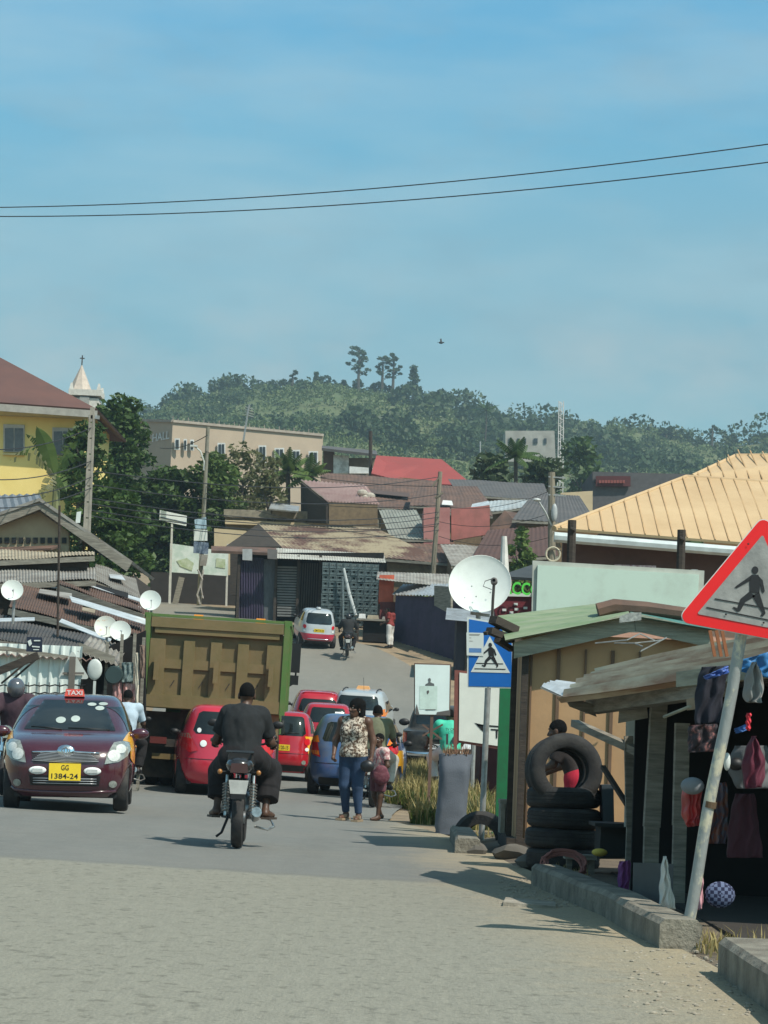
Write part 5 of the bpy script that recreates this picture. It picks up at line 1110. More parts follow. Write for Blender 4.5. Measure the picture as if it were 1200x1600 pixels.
b = MB(); b.tube([P(934, 955, 24.6), P(960, 948, 24.6), P(1010, 951, 24.6), P(1080, 960, 24.6)], [.09, .09, .08, .07], 8); b.build('ridge_cap', RUSTD, kb, world=True, smooth=True)
b = MB()
for (xa, ya, xb, yb, w) in ((764, 985, 800, 1000, .10), (770, 968, 805, 985, .12), (776, 1000, 800, 1015, .07), (758, 990, 785, 978, .05)): b.bar(P(xa, ya, 24.2), P(xb, yb, 24.4), w, w*.7)
b.build('rotten_eave_timber', WOODD, kb, world=True)
MB().slab([P(985, 957, 23.2), P(1002, 957, 23.2), P(1002, 969, 23.2), P(968, 973, 23.2), P(968, 963, 23.2)], .01, (0, 1, 0)).build('ridge_flashing', mat('stencilled_flashing', (.42, .44, .40), .5, col2=(.2, .21, .2), scale=30), kb, world=True)
b = MB()
for k in range(3): b.tube([P(930+k*30, 1005, 23.5), P(980+k*12, 1000+k*5, 23.4), P(1000, 990+k*14, 23.45), P(1030+k*6, 1004-k*4, 23.5)], .008, 5)
b.build('loose_wire', GALV, kb, world=True)
# ---- clothes stall
st = thing('market_stall', 'dark clothes stall under a low rusty corrugated roof beside the leaning sign', 'stall', (3.2, 16.5, 0))
b = MB(); b.corr(P(872, 1091, 17.9), P(935, 1050, 20.2), P(1230, 992, 15.6), P(1230, 1040, 13.2), 6, .045, .006, jag=.012, wave=.01, stripe=True); b.build('roof_sheet', [RUST, mat('rust_shade_stripe', (.38, .25, .15), .75, col2=(.20, .115, .07), scale=2, stretch=(.4, 4, 2), rot=R(78.6))], st, world=True, smooth=30)  # brown stripes: rust tone that also paints the corrugation's shading
b = MB(); b.corr(P(843, 1072, 18.6), P(868, 1066, 19.4), P(935, 1074, 18.8), P(886, 1092, 17.8), 4, .02, .005, jag=.04); b.build('bright_roof_offcut', BRIGHTZ, st, world=True, smooth=30)
b = MB(); b.slab([(2.45, 14.0, 1.58), (6.5, 13.0, 2.0), (6.5, 20.6, 2.0), (2.2, 20.6, 1.62)], .04); b.build('roof_deck', WOODD, st, world=True)
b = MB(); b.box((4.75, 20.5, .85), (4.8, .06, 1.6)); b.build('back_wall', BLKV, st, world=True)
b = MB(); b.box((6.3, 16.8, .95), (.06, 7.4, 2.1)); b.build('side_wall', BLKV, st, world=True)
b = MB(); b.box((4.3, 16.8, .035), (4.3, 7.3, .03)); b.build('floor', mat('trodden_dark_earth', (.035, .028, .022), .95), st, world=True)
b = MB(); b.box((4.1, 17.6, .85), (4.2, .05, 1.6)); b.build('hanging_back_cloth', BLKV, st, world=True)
for (xa, ya, xb, yb, d, w) in ((1018, 1292, 1030, 1088, 17.2, .12), (1062, 1290, 1066, 1130, 16.4, .10), (985, 1292, 982, 1150, 18.6, .07)):
    b = MB(); b.bar(P(xa, ya, d), P(xb, yb, d), w, w, (0, 1, 0)); b.bar((P(xa, ya, d).x, d, 0.02), P(xa, ya, d), w*.9, w*.9, (0, 1, 0)); b.build('post', WOODG, st, world=True)
b = MB(); b.bar(P(925, 1100, 18.4), P(1125, 1068, 14.6), .11, .16); b.build('roof_beam', WOODG, st, world=True)
b = MB(); b.slab([P(968, 1105, 17.6), P(1010, 1098, 17.4), P(1012, 1122, 17.4), P(966, 1130, 17.6)], .04, (0, 1, 0)); b.build('bracket_plank', WOODG, st, world=True)
b = MB(); b.slab([P(880, 1086, 18.1), P(925, 1100, 18.1), P(932, 1120, 18.1), P(890, 1104, 18.1)], .03, (0, 1, 0)); b.build('broken_board', WOODG, st, world=True)
b = MB(); b.bar(P(1063, 1062, 14.9), P(1200, 1046, 13.6), .06, .10); b.build('front_beam', WOODL, st, world=True)
b = MB(); b.corr(P(975, 1292, 19.6), P(1006, 1292, 19.4), P(1004, 1125, 19.4), P(978, 1125, 19.6), 4, .012, .004); b.build('wall_sheet', mat('pale_wall_sheet', (.50, .52, .47), .6), st, world=True, smooth=30)
b = MB()
for x in (1112, 1122, 1131): b.bar(P(x-3, 985, 14.4), P(x+5, 1026, 14.4), .022, .02)
b.build('rusty_rods', mat('rusty_iron', (.30, .11, .045), .8), st, world=True)
b = MB(); b.bar(P(898, 1130, 20.0), P(1010, 1180, 18.2), .07, .06); b.build('brace', WOODG, st, world=True)
b = MB(); b.bar(P(942, 1198, 19.5), P(1002, 1292, 18.6), .04, .03); b.build('brace', WOODD, st, world=True)
# low counter behind the kerb
b = MB(); b.slab([P(990, 1348, 15.8), P(1052, 1350, 15.3), P(1050, 1432, 15.3), P(988, 1425, 15.8)], .04, (0, 1, .0)); tag(b.build('board', mat('grey_fibre_board', (.10, .10, .095), .9)), 'grey board leaning low behind the kerb under the stall', 'board')
b = MB(); b.slab([P(935, 1290, 20.4), P(976, 1292, 20.4), P(976, 1340, 20.4), P(932, 1340, 20.4)], .5, (0, 1, 0)); b.box(tuple(P(955, 1288, 20.2)), (.34, .6, .03)); tag(b.build('crate', mat('dark_green_box', (.018, .022, .022), .7)), 'dark box with a flat lid beside the tyre stack', 'box')
b = MB(); b.slab([P(938, 1226, 21.2), P(956, 1226, 21.2), P(957, 1284, 21.2), P(940, 1284, 21.2)], .3, (0, 1, 0)); tag(b.build('jerrycan', mat('dull_blue_metal', (.035, .05, .06), .6)), 'narrow dull blue tank standing on the dark box', 'tank')
q = P(937, 1332, 19.9); b = MB(); b.ell(tuple(q), (.07, .05, .035), 7); tag(b.build('cloth_bundle', mat('yellow_rag', (.75, .55, .10), .8), smooth=True), 'small yellow rag lit by the sun beside the tyres', 'rag')
b = MB(); q = P(905, 1378, 20.4); b.box((q.x, q.y, .17), (.28, .25, .04)); b.box((q.x+.1, q.y-.05, .08), (.05, .05, .16)); b.box((q.x-.1, q.y-.05, .08), (.05, .05, .16)); b.box((q.x+.1, q.y+.1, .08), (.05, .05, .16)); tag(b.build('stool', WOODG), 'low wooden stool between the kerb and the tyres', 'stool')
# ---- goods hanging in the stall
def hang(name, label, cat, pts, d, m, depth=.03, wob=.02, n=10):
    """cloth hung from its top edge: pts = left edge, right edge polyline (pixels), top to bottom"""
    n = 16
    L_, R_ = pts; rows = []; b = MB(); H = 18
    def lerp_poly(pl, t): 
        t *= len(pl)-1; i = min(int(t), len(pl)-2); f = t-i; q = [pl[max(i-1, 0)], pl[i], pl[i+1], pl[min(i+2, len(pl)-1)]]
        return tuple(.5*(2*q[1][c]+(q[2][c]-q[0][c])*f+(2*q[0][c]-5*q[1][c]+4*q[2][c]-q[3][c])*f*f+(3*q[1][c]-q[0][c]-3*q[2][c]+q[3][c])*f**3) for c in (0, 1))
    vs = []
    for j in range(H+1):
        l, r_ = lerp_poly(L_, j/H), lerp_poly(R_, j/H)
        for i in range(n+1):
            t = i/n; q = P(l[0]+(r_[0]-l[0])*t, l[1]+(r_[1]-l[1])*t, d); q.y += wob*math.sin(t*14+j*.2+math.sin(j*.5))+depth*math.sin(t*3.14)*-1; q.x += .006*math.sin(j*1.1+t*5)*(1 if 0 < i < n else .5); vs.append(q)
    K = len(vs); vs += [v+Vector((0, .012+depth*.5, 0)) for v in vs]; w = n+1; fs = []
    for j in range(H):
        for i in range(n): q = (j*w+i, j*w+i+1, (j+1)*w+i+1, (j+1)*w+i); fs.append(q[::-1]); fs.append(tuple(K+e for e in q))
    for j in range(H): 
        for i in (0, n): q = (j*w+i, (j+1)*w+i, K+(j+1)*w+i, K+j*w+i); fs.append(q if i else q[::-1])
    for i in range(n):
        for j in (0, H): q = (j*w+i, j*w+i+1, K+j*w+i+1, K+j*w+i); fs.append(q[::-1] if j else q)
    b.add(vs, fs); return tag(b.build(name, m, smooth='all'), label, cat)
NAVY = cloth('navy_cloth', (.016, .018, .03)); 
hang('trousers', 'dark navy trousers hanging from the blue rail left of the leaning pole', 'clothes', ([(1097, 1042), (1088, 1080), (1086, 1132)], [(1140, 1040), (1132, 1080), (1124, 1130)]), 13.9, NAVY)
hang('printed_bag', 'dark floral print bag hanging below the navy trousers', 'bag', ([(1077, 1133), (1076, 1176)], [(1122, 1131), (1118, 1174)]), 13.8, mat('dark_floral_print', (.02, .015, .02), .8, col2=(.28, .11, .10), scale=22, lo=.5, hi=.68), .05)
hang('tarpaulin', 'bright blue plastic sheet draped along the front edge of the stall roof', 'tarpaulin', ([(1100, 1056), (1103, 1062)], [(1138, 1040), (1139, 1052)]), 13.5, mat('blue_plastic', (.06, .13, .42), .5), .02)
hang('tarpaulin', 'blue plastic sheet gathered above the grey cloth at the right edge', 'tarpaulin', ([(1152, 1032), (1150, 1048)], [(1215, 1015), (1215, 1062)]), 13.4, mat('blue_plastic', (.03, .17, .42), .5), .03)
hang('cloth', 'grey cloth hanging in folds at the right edge of the stall', 'cloth', ([(1176, 1034), (1165, 1065), (1164, 1092), (1170, 1098)], [(1182, 1034), (1194, 1065), (1190, 1095), (1186, 1098)]), 13.2, cloth('grey_terry', (.26, .26, .25)), .05, .03)
hang('scarf', 'narrow bright red strip hanging under the grey cloth', 'cloth', ([(1167, 1114), (1166, 1140)], [(1174, 1114), (1172, 1142)]), 13.3, mat('bright_red_cloth', (.62, .03, .05), .7), .01, .004)
hang('net_bag', 'dark red mesh bag hanging at the right edge of the stall', 'bag', ([(1176, 1150), (1162, 1190), (1164, 1232)], [(1180, 1150), (1196, 1190), (1190, 1230)]), 13.6, mat('dark_red_mesh', (.10, .012, .03), .8), .06)
hang('backpack', 'dull grey cloth bag behind the dark red mesh bag', 'bag', ([(1150, 1165), (1140, 1200), (1152, 1232)], [(1200, 1165), (1206, 1200), (1204, 1232)]), 14.2, cloth('grey_canvas', (.11, .115, .12)), .08)
hang('towel', 'white towel hanging down to the kerb left of the leaning pole', 'towel', ([(1037, 1338), (1032, 1380), (1030, 1424)], [(1042, 1338), (1048, 1378), (1056, 1420)]), 14.6, cloth('white_towel', (.66, .64, .58)), .04, .02)
hang('cloth', 'purple cloth hanging over the dark counter right of the tyres', 'cloth', ([(968, 1346), (966, 1370), (966, 1400)], [(985, 1344), (985, 1372), (978, 1405)]), 17.2, cloth('purple_cloth', (.22, .06, .20)), .03)
hang('cloth', 'pale pink strip of cloth hanging just right of the leaning pole', 'cloth', ([(1091, 1340), (1090, 1380), (1088, 1422)], [(1096, 1340), (1099, 1380), (1097, 1420)]), 14.3, cloth('pink_cloth', (.55, .30, .33)), .02, .01)
hang('packet', 'red and white snack packets hanging behind the leaning pole', 'packets', ([(1068, 1225), (1066, 1270), (1074, 1292)], [(1098, 1225), (1094, 1270), (1092, 1290)]), 14.6, mat('red_packet', (.42, .03, .03), .4, col2=(.22, .02, .02), scale=12), .04)
hang('packet', 'brown and red printed packets hanging right of the leaning pole', 'packets', ([(1106, 1225), (1103, 1270), (1106, 1318)], [(1136, 1222), (1138, 1270), (1134, 1318)]), 14.9, mat('printed_packets', (.16, .05, .03), .4, col2=(.07, .06, .09), scale=16, lo=.45, hi=.55), .04)
tag(MB().slab([P(1073, 1092, 14.6), P(1091, 1089, 14.6), P(1089, 1108, 14.6), P(1074, 1110, 14.6)], .03, (0, 1, 0)).build('board', mat('tan_offcut', (.36, .28, .20), .9)), 'small tan board nailed above the floral print bag', 'board')
tag(MB().tube([P(1038, 1120, 15.2), P(1078, 1104, 14.5)], .012, 6).build('stick', WOODL), 'pale thin stick slanting across the dark stall left of the navy trousers', 'stick')
tag(MB().ell(tuple(P(1136, 1190, 13.9)), (.022, .02, .055), 7).build('packet', SWHITE, smooth=True), 'small white packet hanging just right of the leaning pole', 'packet')
tag(MB().ell(tuple(P(1150, 1194, 14.0)), (.05, .04, .04), 8).build('cap', BLACK, smooth=True), 'small black cap hanging beside the white packet', 'cap')
hang('bundle', 'blue striped bundle hanging behind the red strip at the right of the stall', 'clothes', ([(1148, 1138), (1150, 1146)], [(1166, 1132), (1166, 1142)]), 13.8, mat('blue_bundle', (.03, .12, .36), .6), .02, .006)
hang('dress', 'dark wine red dress hanging deep in the stall at the right edge', 'clothes', ([(1150, 1240), (1140, 1290), (1136, 1340)], [(1180, 1240), (1186, 1290), (1192, 1340)]), 14.6, cloth('wine_cloth', (.05, .012, .02)), .05, .02)
b = MB(); q = P(1082, 1228, 14.4); b.ell(tuple(q), (.075, .05, .055), 9); tag(b.build('cap', cloth('grey_cap', (.20, .22, .24)), smooth=True), 'grey cap hanging above the red packets', 'cap')
m, nt, bs = nodes('blue_checked_cloth'); ck = N(nt, 'ShaderNodeTexChecker', Scale=46.); ck.inputs['Color1'].default_value = (.012, .016, .05, 1); ck.inputs['Color2'].default_value = (.12, .15, .25, 1); nt.links.new(coords(nt), ck.inputs['Vector']); nt.links.new(ck.outputs[0], bs.inputs['Base Color']); bs.inputs['Roughness'].default_value = .9
b = MB(); q = P(1125, 1398, 14.3); b.ell(tuple(q), (.095, .045, .082), 10); tag(b.build('cushion', m, smooth=True), 'round blue checked cushion low in the dark stall', 'cushion')
# ---- sack
q = G(703, 1304); b = MB(); n = 28; rows = 22; vs = []
for j in range(rows+1):
    t = j/rows; z = t*1.02; w = .205*(1-.06*math.sin(t*3.1))*(1.0 if t > .06 else .9)*(1+.10*max(0, t-.82)*5); dd = .15*(1-.75*max(0, t-.8)*5*.8); xo = .045*t
    for k in range(n):
        a = 2*math.pi*k/n; c_, s_ = math.cos(a), math.sin(a); rx = w*math.copysign(abs(c_)**.6, c_); ry = max(.03, dd)*math.copysign(abs(s_)**.7, s_); nz = noise.noise((a*1.6, z*4, 3))*.016+noise.noise((c_*3, z*11, 7))*.008
        vs.append((q.x+xo+rx*(1+nz*3), q.y+.15+ry+nz, z+(.03*noise.noise((c_*4, 2, 1)) if j == rows else 0)))
b.add(vs, [(j*n+k, j*n+(k+1) % n, (j+1)*n+(k+1) % n, (j+1)*n+k) for j in range(rows) for k in range(n)]+[tuple(range(n-1, -1, -1)), tuple(range(rows*n, rows*n+n))])
tag(b.build('sack', mat('grey_blue_sack', (.105, .120, .145), .8, col2=(.085, .098, .12), scale=3, bmp=.25, bscale=60), smooth=50), 'tall full grey blue sack standing on the verge', 'sack')
b = MB()
for k in range(90): x = q.x+.05+rnd.uniform(-.17, .17); y = q.y+.15+rnd.uniform(-.08, .08); b.tube([(x, y, 1.0), (x+rnd.uniform(-.05, .05), y+rnd.uniform(-.05, .05), 1.04+rnd.random()*.12)], [.006, .002], 3)
o = b.build('dry_straw', mat('dry_straw', (.30, .18, .10), .9, col2=(.18, .10, .06)), recenter=False); o['kind'] = 'stuff'
# ---- poster board
D = 37.5
pb = thing('poster_board', 'white poster board with torn campaign posters on a brown metal stand', 'notice board', (P(676, 1190, D).x, D, gz(P(676, 1190, D).x, D)))
MB().slab([P(647, 1036, D), P(705, 1038, D), P(703, 1119, D), P(647, 1117, D)], .03, (0, 1, 0)).build('frame', RUSTD, pb, world=True)
po = MB().slab([P(648.5, 1038, D-.02), P(703, 1039.5, D-.02), P(701.5, 1117, D-.02), P(648.5, 1116, D-.02)], .012, (0, 1, 0)).build('poster', mat('poster_paper', (.66, .76, .74), .6, var=.06), pb, world=True)
b = MB(); Q6 = lambda pts, dd: pq(pts, D+dd, 600, 1020, 8)
b.slab(Q6([(515, 412), (520, 392), (548, 378), (560, 366), (578, 366), (600, 378), (625, 385), (630, 415)], -.03), .004, (0, 1, 0)); b.slab(Q6([(552, 325), (570, 315), (585, 325), (585, 355), (572, 370), (556, 358)], -.031), .004, (0, 1, 0)); b.build('portrait_print', mat('portrait_grey', (.10, .11, .11), .6), po, world=True)
pp = MB().slab(Q6([(448, 412), (668, 415), (665, 712), (440, 705)], -.029), .003, (0, 1, 0)).build('pasted_paper', mat('greenish_paper', (.55, .68, .62), .6), po, world=True)
for pl_ in ([(535, 475), (560, 468), (565, 490), (548, 520), (535, 505)], [(520, 706), (645, 706), (645, 714), (520, 716)], [(662, 742), (828, 715), (828, 782), (655, 782)], [(395, 700), (410, 640), (440, 760), (440, 778), (395, 770)]): MB().slab(Q6(pl_, -.033), .002, (0, 1, 0)).build('torn_patch', mat('torn_dark_paper', (.10, .09, .085), .7), po, world=True)
b = MB(); b.bar(P(675, 1118, D+.02), (P(675, 1118, D).x, D+.02, gz(1, D)-.1), .05, .05, (0, 1, 0)); b.bar(P(660, 1150, D+.02), P(692, 1132, D+.02), .03); b.bar(P(660, 1132, D+.02), P(690, 1155, D+.02), .03); b.build('stand', RUSTD, pb, world=True)
# ---- brown framed white board
D = 32.5
wb = thing('sign_board', 'plain white board in a brown frame behind the blue crossing sign', 'notice board', (P(750, 1200, D).x, D, 0))
MB().slab([P(714, 1047, D), P(796, 1056, D), P(790, 1172, D), P(712, 1160, D)], .04, (0, 1, 0)).build('frame', mat('brown_red_frame', (.20, .065, .05), .7), wb, world=True)
bd = MB().slab([P(718, 1051, D-.03), P(793, 1060, D-.03), P(788, 1167, D-.03), P(717, 1157, D-.03)], .012, (0, 1, 0)).build('panel', mat('cream_panel', (.70, .72, .65), .6, var=.07), wb, world=True)
b = MB(); Q4 = lambda pts: [P(600+x*.375, 820+y*.375, D-.04) for x, y in pts]
for pl in ([(378, 825), (420, 835), (415, 862), (405, 855)], [(385, 830), (480, 838), (478, 844), (390, 838)], [(445, 850), (480, 852), (478, 858), (446, 856)], [(466, 856), (474, 857), (472, 890), (466, 890)]): b.slab(Q4(pl), .003, (0, 1, 0))
b.build('faded_lettering', INK, bd, world=True)
b = MB(); b.bar((P(715, 1160, D).x, D, -.1), P(713, 1047, D), .05, .05, (0, 1, 0)); b.build('stand', mat('brown_red_frame', (.20, .065, .05), .7), wb, world=True)
# ---- big blank billboard behind the kiosk
D = 31
bb = thing('billboard', 'long blank pale green board above the green roofed kiosk', 'billboard', (P(960, 960, D).x, D, 0))
MB().slab([P(832, 876, D), P(1100, 892, D), P(1096, 990, D), P(830, 985, D)], .08, (0, 1, 0)).build('frame', mat('pale_grey_frame', (.42, .43, .38), .7), bb, world=True)
MB().slab([P(840, 883, D-.06), P(1092, 898, D-.06), P(1088, 985, D-.06), P(837, 980, D-.06)], .04, (0, 1, 0)).build('panel', mat('pale_mint_panel', (.50, .62, .53), .6, col2=(.40, .47, .40), scale=1.5, lo=.5, hi=.75), bb, world=True)
for x in (845, 1085): MB().bar((P(x, 980, D).x, D+.08, -.1), P(x, 890, D+.08), .09, .09, (0, 1, 0)).build('post', GALV, bb, world=True)
# ---- satellite dish by the blue sign
def dish(label, px, py, d, r, yaw, tilt, mast_px, m, arm=True, group='satellite dishes', flat=.0):
    c = P(px, py, d); q = thing('satellite_dish', label, 'satellite dish', (c.x, c.y, P(mast_px[0], mast_px[1], d+.1).z), 0, group)
    ax = Vector((math.sin(yaw)*math.cos(tilt), -math.cos(yaw)*math.cos(tilt), math.sin(tilt)))
    pr = [(.001, 0)]+[(r*k/8, .16*r*(k/8)**2*1.6) for k in range(1, 9)]+[(r*1.02, .27*r), (r, .235*r)]+[(r*k/8, .16*r*(k/8)**2*1.6-.012) for k in range(7, 0, -1)]
    MB().lathe(pr, c-ax*.26*r, ax, 36, (1, 1)).build('reflector', m, q, world=True, smooth='all')
    b = MB(); mb = P(mast_px[0], mast_px[1], d+.12); b.tube([mb, (mb.x, mb.y, c.z-.02), c-ax*.27*r], .025*max(1, r*1.6), 8); b.build('mast', GALV, q, world=True, smooth=True)
    if arm:
        b = MB(); lo_ = c+Vector((.10*r, 0, -r*.98))-ax*.05; f = c+ax*r*.75+Vector((.12*r, 0, -.25*r)); b.tube([lo_, f], .02*r*1.4, 7); b.lathe([(.001, -.05*r), (.06*r, -.05*r), (.08*r, .05*r), (.05*r, .1*r), (.001, .1*r)], f, ax*-1, 10); b.build('feed_arm', STEEL, q, world=True, smooth=True)
    return q
DISHW = mat('dish_white', (.66, .70, .66), .5, var=.08)
DD = 40.0
ds = thing('satellite_dish', 'large white satellite dish with a dark feed arm above the blue crossing sign', 'satellite dish', (P(752, 960, DD).x, DD, gz(2, DD)))
c = P(750, 913, DD); ax = Vector((-.10, -.93, .34)).normalized(); r = .545
MB().lathe([(.001, 0)]+[(r*k/8, .20*r*(k/8)**2) for k in range(1, 9)]+[(r*1.015, .215*r), (r, .18*r)]+[(r*k/8, .20*r*(k/8)**2-.015) for k in range(7, 0, -1)], c-ax*.15*r, ax, 48).build('reflector', DISHW, ds, world=True, smooth='all')
b = MB()
for x, y in ((737, 916), (766, 926), (744, 932)): b.lathe([(.014, 0), (.012, .01), (.001, .01)], P(x, y, DD-.12), (0, -1, 0), 8)
b.build('bolts', STEEL, ds, world=True)
b = MB(); b.tube([P(769, 966, DD-.25), P(770, 940, DD-.40), P(772, 910, DD-.5)], .026, 8); b.lathe([(.03, -.04), (.06, -.03), (.06, .05), (.001, .06)], P(772, 908, DD-.5), ax*-1, 12); b.build('feed_arm', mat('dark_feed_arm', (.09, .085, .08), .6), ds, world=True, smooth=True)
b = MB(); b.tube([P(770, 904, DD-.5), P(758, 908, DD-.35), P(755, 916, DD-.3), P(768, 921, DD-.45)], .007, 5); b.build('cable', BLACK, ds, world=True)
b = MB(); b.tube([(c.x, DD+.25, gz(2, DD)-.1), (c.x, DD+.25, c.z), c+Vector((0, .12, 0))], .045, 8); b.bar(P(735, 958, DD), P(765, 962, DD), .06, .05); b.build('mast', GALV, ds, world=True, smooth=True)
# ---- pale kiosk corner under the dish
q = P(725, 962, 41.5); b = MB(); b.corr(P(696, 968, 85), P(698, 950, 88), P(772, 956, 88), P(772, 975, 85), 8, .02, .006); 
kp = thing('kiosk', 'small kiosk with a pale tin roof under the large satellite dish', 'kiosk', (P(740, 990, 87).x, 87, gz(2, 87))); b.build('roof', ZINC, kp, world=True, smooth=30)
MB().box((P(742, 1000, 87).x, 87, (P(742, 966, 87).z+gz(2, 86))/2-.1), (1.5, 2.2, P(742, 966, 87).z-gz(2, 86))).build('wall', mat('dark_blue_board', (.02, .02, .032), .8), kp, world=True)
MB().box((P(742, 1000, 86).x, 85.86, gz(2, 86)+.9), (.7, .05, 1.7)).build('door', WOODD, kp, world=True)
# ---- shop with green letters
D = 48
sh = thing('shop', 'small shop with green sign letters over a maroon board', 'shop', (P(810, 950, D).x, D+1.5, gz(3, D)))
x0_, x1_ = P(775, 930, D).x, P(838, 930, D).x
MB().box(((x0_+x1_)/2+.6, D+1.8, 1.9), (x1_-x0_+1.6, 3.2, 3.6)).build('wall', mat('maroon_wall', (.11, .03, .03), .8), sh, world=True)
MB().slab([P(778, 902, D+.1), P(845, 880, D+1.6), P(905, 882, D+1.6), P(845, 906, D+.1)], .06).build('awning', mat('dark_awning', (.05, .06, .065), .7), sh, world=True)
sb = MB().slab([P(772, 929, D-.05), P(836, 931, D-.05), P(836, 966, D-.05), P(772, 964, D-.05)], .06, (0, 1, 0)).build('sign_board', mat('maroon_board', (.15, .012, .022), .6, col2=(.09, .008, .014), scale=8), sh, world=True)
b = MB(); b.bar(P(788, 929, D-.12), P(834, 930, D-.12), .02, .07)
for x, y in ((785, 953), (803, 944), (804, 952), (818, 950), (796, 957)): b.bar(P(x, y, D-.1), P(x+6, y, D-.1), .02, .05)
b.build('board_marks', SWHITE, sb, world=True)
b = MB(); o = P(785, 928, D-.3); b.text('ACCO', o, (1, 0, -.02), (0, 0, 1), .80, .27, .03, .02); b.build('green_letters', mat('bright_green_letters', (.10, .66, .08), .5), sh, world=True)
b = MB(); b.tube([P(788, 905, 47), P(788, 838, 47)], [.11, .055], 8); tag(b.build('pillar', mat('white_pillar', (.62, .62, .58), .7)), 'tapered white pillar standing behind the large satellite dish', 'pillar')
# ---- house with the orange roof
ORS = mat('orange_sheet_roof', (.56, .40, .225), .55, col2=(.47, .32, .17), scale=.9, lo=.35, hi=.7)
def ribbed(b, bb2, poly, e, gap, rw=.022, rh=.024, th=.05):
    poly = [Vector(q) for q in poly]; b.slab(poly, th); n = Vector((0, 0, 0))
    for i in range(1, len(poly)-1): n += (poly[i]-poly[0]).cross(poly[i+1]-poly[0])
    n.normalize()
    if n.z < 0: n = -n
    e = Vector(e).normalized(); s_ = n.cross(e).normalized()
    U = [(q-poly[0]).dot(e) for q in poly]; Vv = [(q-poly[0]).dot(s_) for q in poly]; t = min(U)+gap*.5
    while t < max(U):
        hits = []
        for i in range(len(poly)):
            j = (i+1) % len(poly)
            if (U[i]-t)*(U[j]-t) < 0: f = (t-U[i])/(U[j]-U[i]); hits.append(Vv[i]+(Vv[j]-Vv[i])*f)
        if len(hits) >= 2:
            a, c_ = min(hits), max(hits)
            if c_-a > .1: bb2.bar(poly[0]+e*t+s_*a+n*(th/2+rh/2-.004), poly[0]+e*t+s_*c_+n*(th/2+rh/2-.004), rw, rh, n)
        t += gap
D = 42
oh = thing('house', 'bungalow with a ribbed orange sheet roof and pale gutter', 'house', (P(1050, 880, D).x, D+4, gz(3, D)))
E0, E1, R1, R0 = P(866, 826, D), P(1320, 862, D), P(1320, 762, D+3.4), P(1073, 746, D+3.4)
b = MB(); r2 = MB(); ribbed(b, r2, [E0, E1, R1, R0], E1-E0, .26)
L0 = E0+Vector((.8, 7.5, .2)); b.slab([E0, R0, L0], .05); hp = MB(); hp.tube([E0, R0], .06, 6); hp.tube([R0, R1], .06, 6)
T0, T1, T2 = P(1082, 745, D+3.5), P(1150, 713, D+5.5), P(1330, 712, D+5.5); T3 = P(1330, 770, D+3.5)
ribbed(b, r2, [T0, T3, T2, T1], E1-E0, .26); hp.tube([T0, T1], .06, 6); hp.tube([T1, T2], .06, 6)
b.slab([T1, T2, T2+Vector((0, 5, -1.6)), T1+Vector((0, 5, -1.6))], .05)
rf = b.build('roof', ORS, oh, world=True); r2.build('roof_ribs', mat('roof_rib', (.46, .30, .15), .6), rf, world=True); hp.build('ridge_cap', ORS, rf, world=True, smooth=True)
b = MB(); b.tube([E0+Vector((0, -.05, -.16)), E1+Vector((0, -.05, -.16))], .10, 8); b.build('gutter', mat('pale_gutter', (.50, .56, .56), .5), oh, world=True, smooth=True)
W0, W1 = P(880, 840, D+.5), P(1320, 870, D+.5)
MB().slab([Vector((W0.x, D+.6, E0.z-.2)), Vector((W1.x, D+.6, E1.z-.2)), Vector((W1.x, D+.6, E1.z-1.1)), Vector((W0.x, D+.6, E0.z-.95))], .2, (0, 1, 0)).build('fascia_wall', mat('dark_brown_wall', (.10, .055, .045), .8), oh, world=True)
MB().slab([Vector((W0.x+.05, D+.7, E0.z-.95)), Vector((W1.x, D+.7, E1.z-1.1)), Vector((W1.x, D+.7, 0)), Vector((W0.x+.05, D+.7, 0))], .2, (0, 1, 0)).build('wall', mat('peach_wall', (.52, .30, .22), .85), oh, world=True)
MB().slab([P(960, 882, D+.3), P(1025, 884, D+.3), P(1025, 893, D+.3), P(960, 890, D+.3)], .04, (0, 1, 0)).build('wall_notice', mat('faded_notice', (.62, .52, .54), .7, col2=(.25, .1, .12), scale=16), oh, world=True)
for px_, y0_, y1_, d, lab in ((893, 813, 884, 38, 'short dark wooden pole at the left corner of the orange roofed house'), (1064, 828, 892, 38, 'dark wooden pole in front of the gutter of the orange roofed house')):
    q = P(px_, y1_, d); b = MB(); b.tube([(q.x, d, 0), P(px_+1, y0_, d)], .075, 8); b.tube([P(px_-2, y0_+12, d-.08), P(px_+6, y0_+16, d-.08)], .03, 6); tag(b.build('utility_pole', WOODD, smooth=True), lab, 'pole')
# ---- verge grass and dry weeds
def blades(name, n, spots, m, hmin, hmax, seed, w=.012):
    r_ = random.Random(seed); b = MB()
    for k in range(n):
        sx, sy, rx, ry, hs = r_.choice(spots); a = r_.random()*6.28; q_ = math.sqrt(r_.random()); x = sx+rx*q_*math.cos(a); y = sy+ry*q_*math.sin(a); z = gz(x, y)-.02; h = r_.uniform(hmin, hmax)*hs; an = r_.random()*6.28; ln = r_.uniform(.1, .55)*h; d1 = Vector((math.cos(an), math.sin(an), 0)); sd_ = Vector((-d1.y, d1.x, 0))*w*r_.uniform(.6, 1.3)
        p0 = Vector((x, y, z)); p1 = p0+d1*ln*.35+Vector((0, 0, h*.6)); p2 = p0+d1*ln+Vector((0, 0, h*r_.uniform(.75, 1)))
        b.add([p0-sd_, p0+sd_, p1+sd_*.7, p1-sd_*.7, p2], [(0, 1, 2, 3), (3, 2, 4)])
    o = b.build(name, m, recenter=False); o['kind'] = 'stuff'; return o
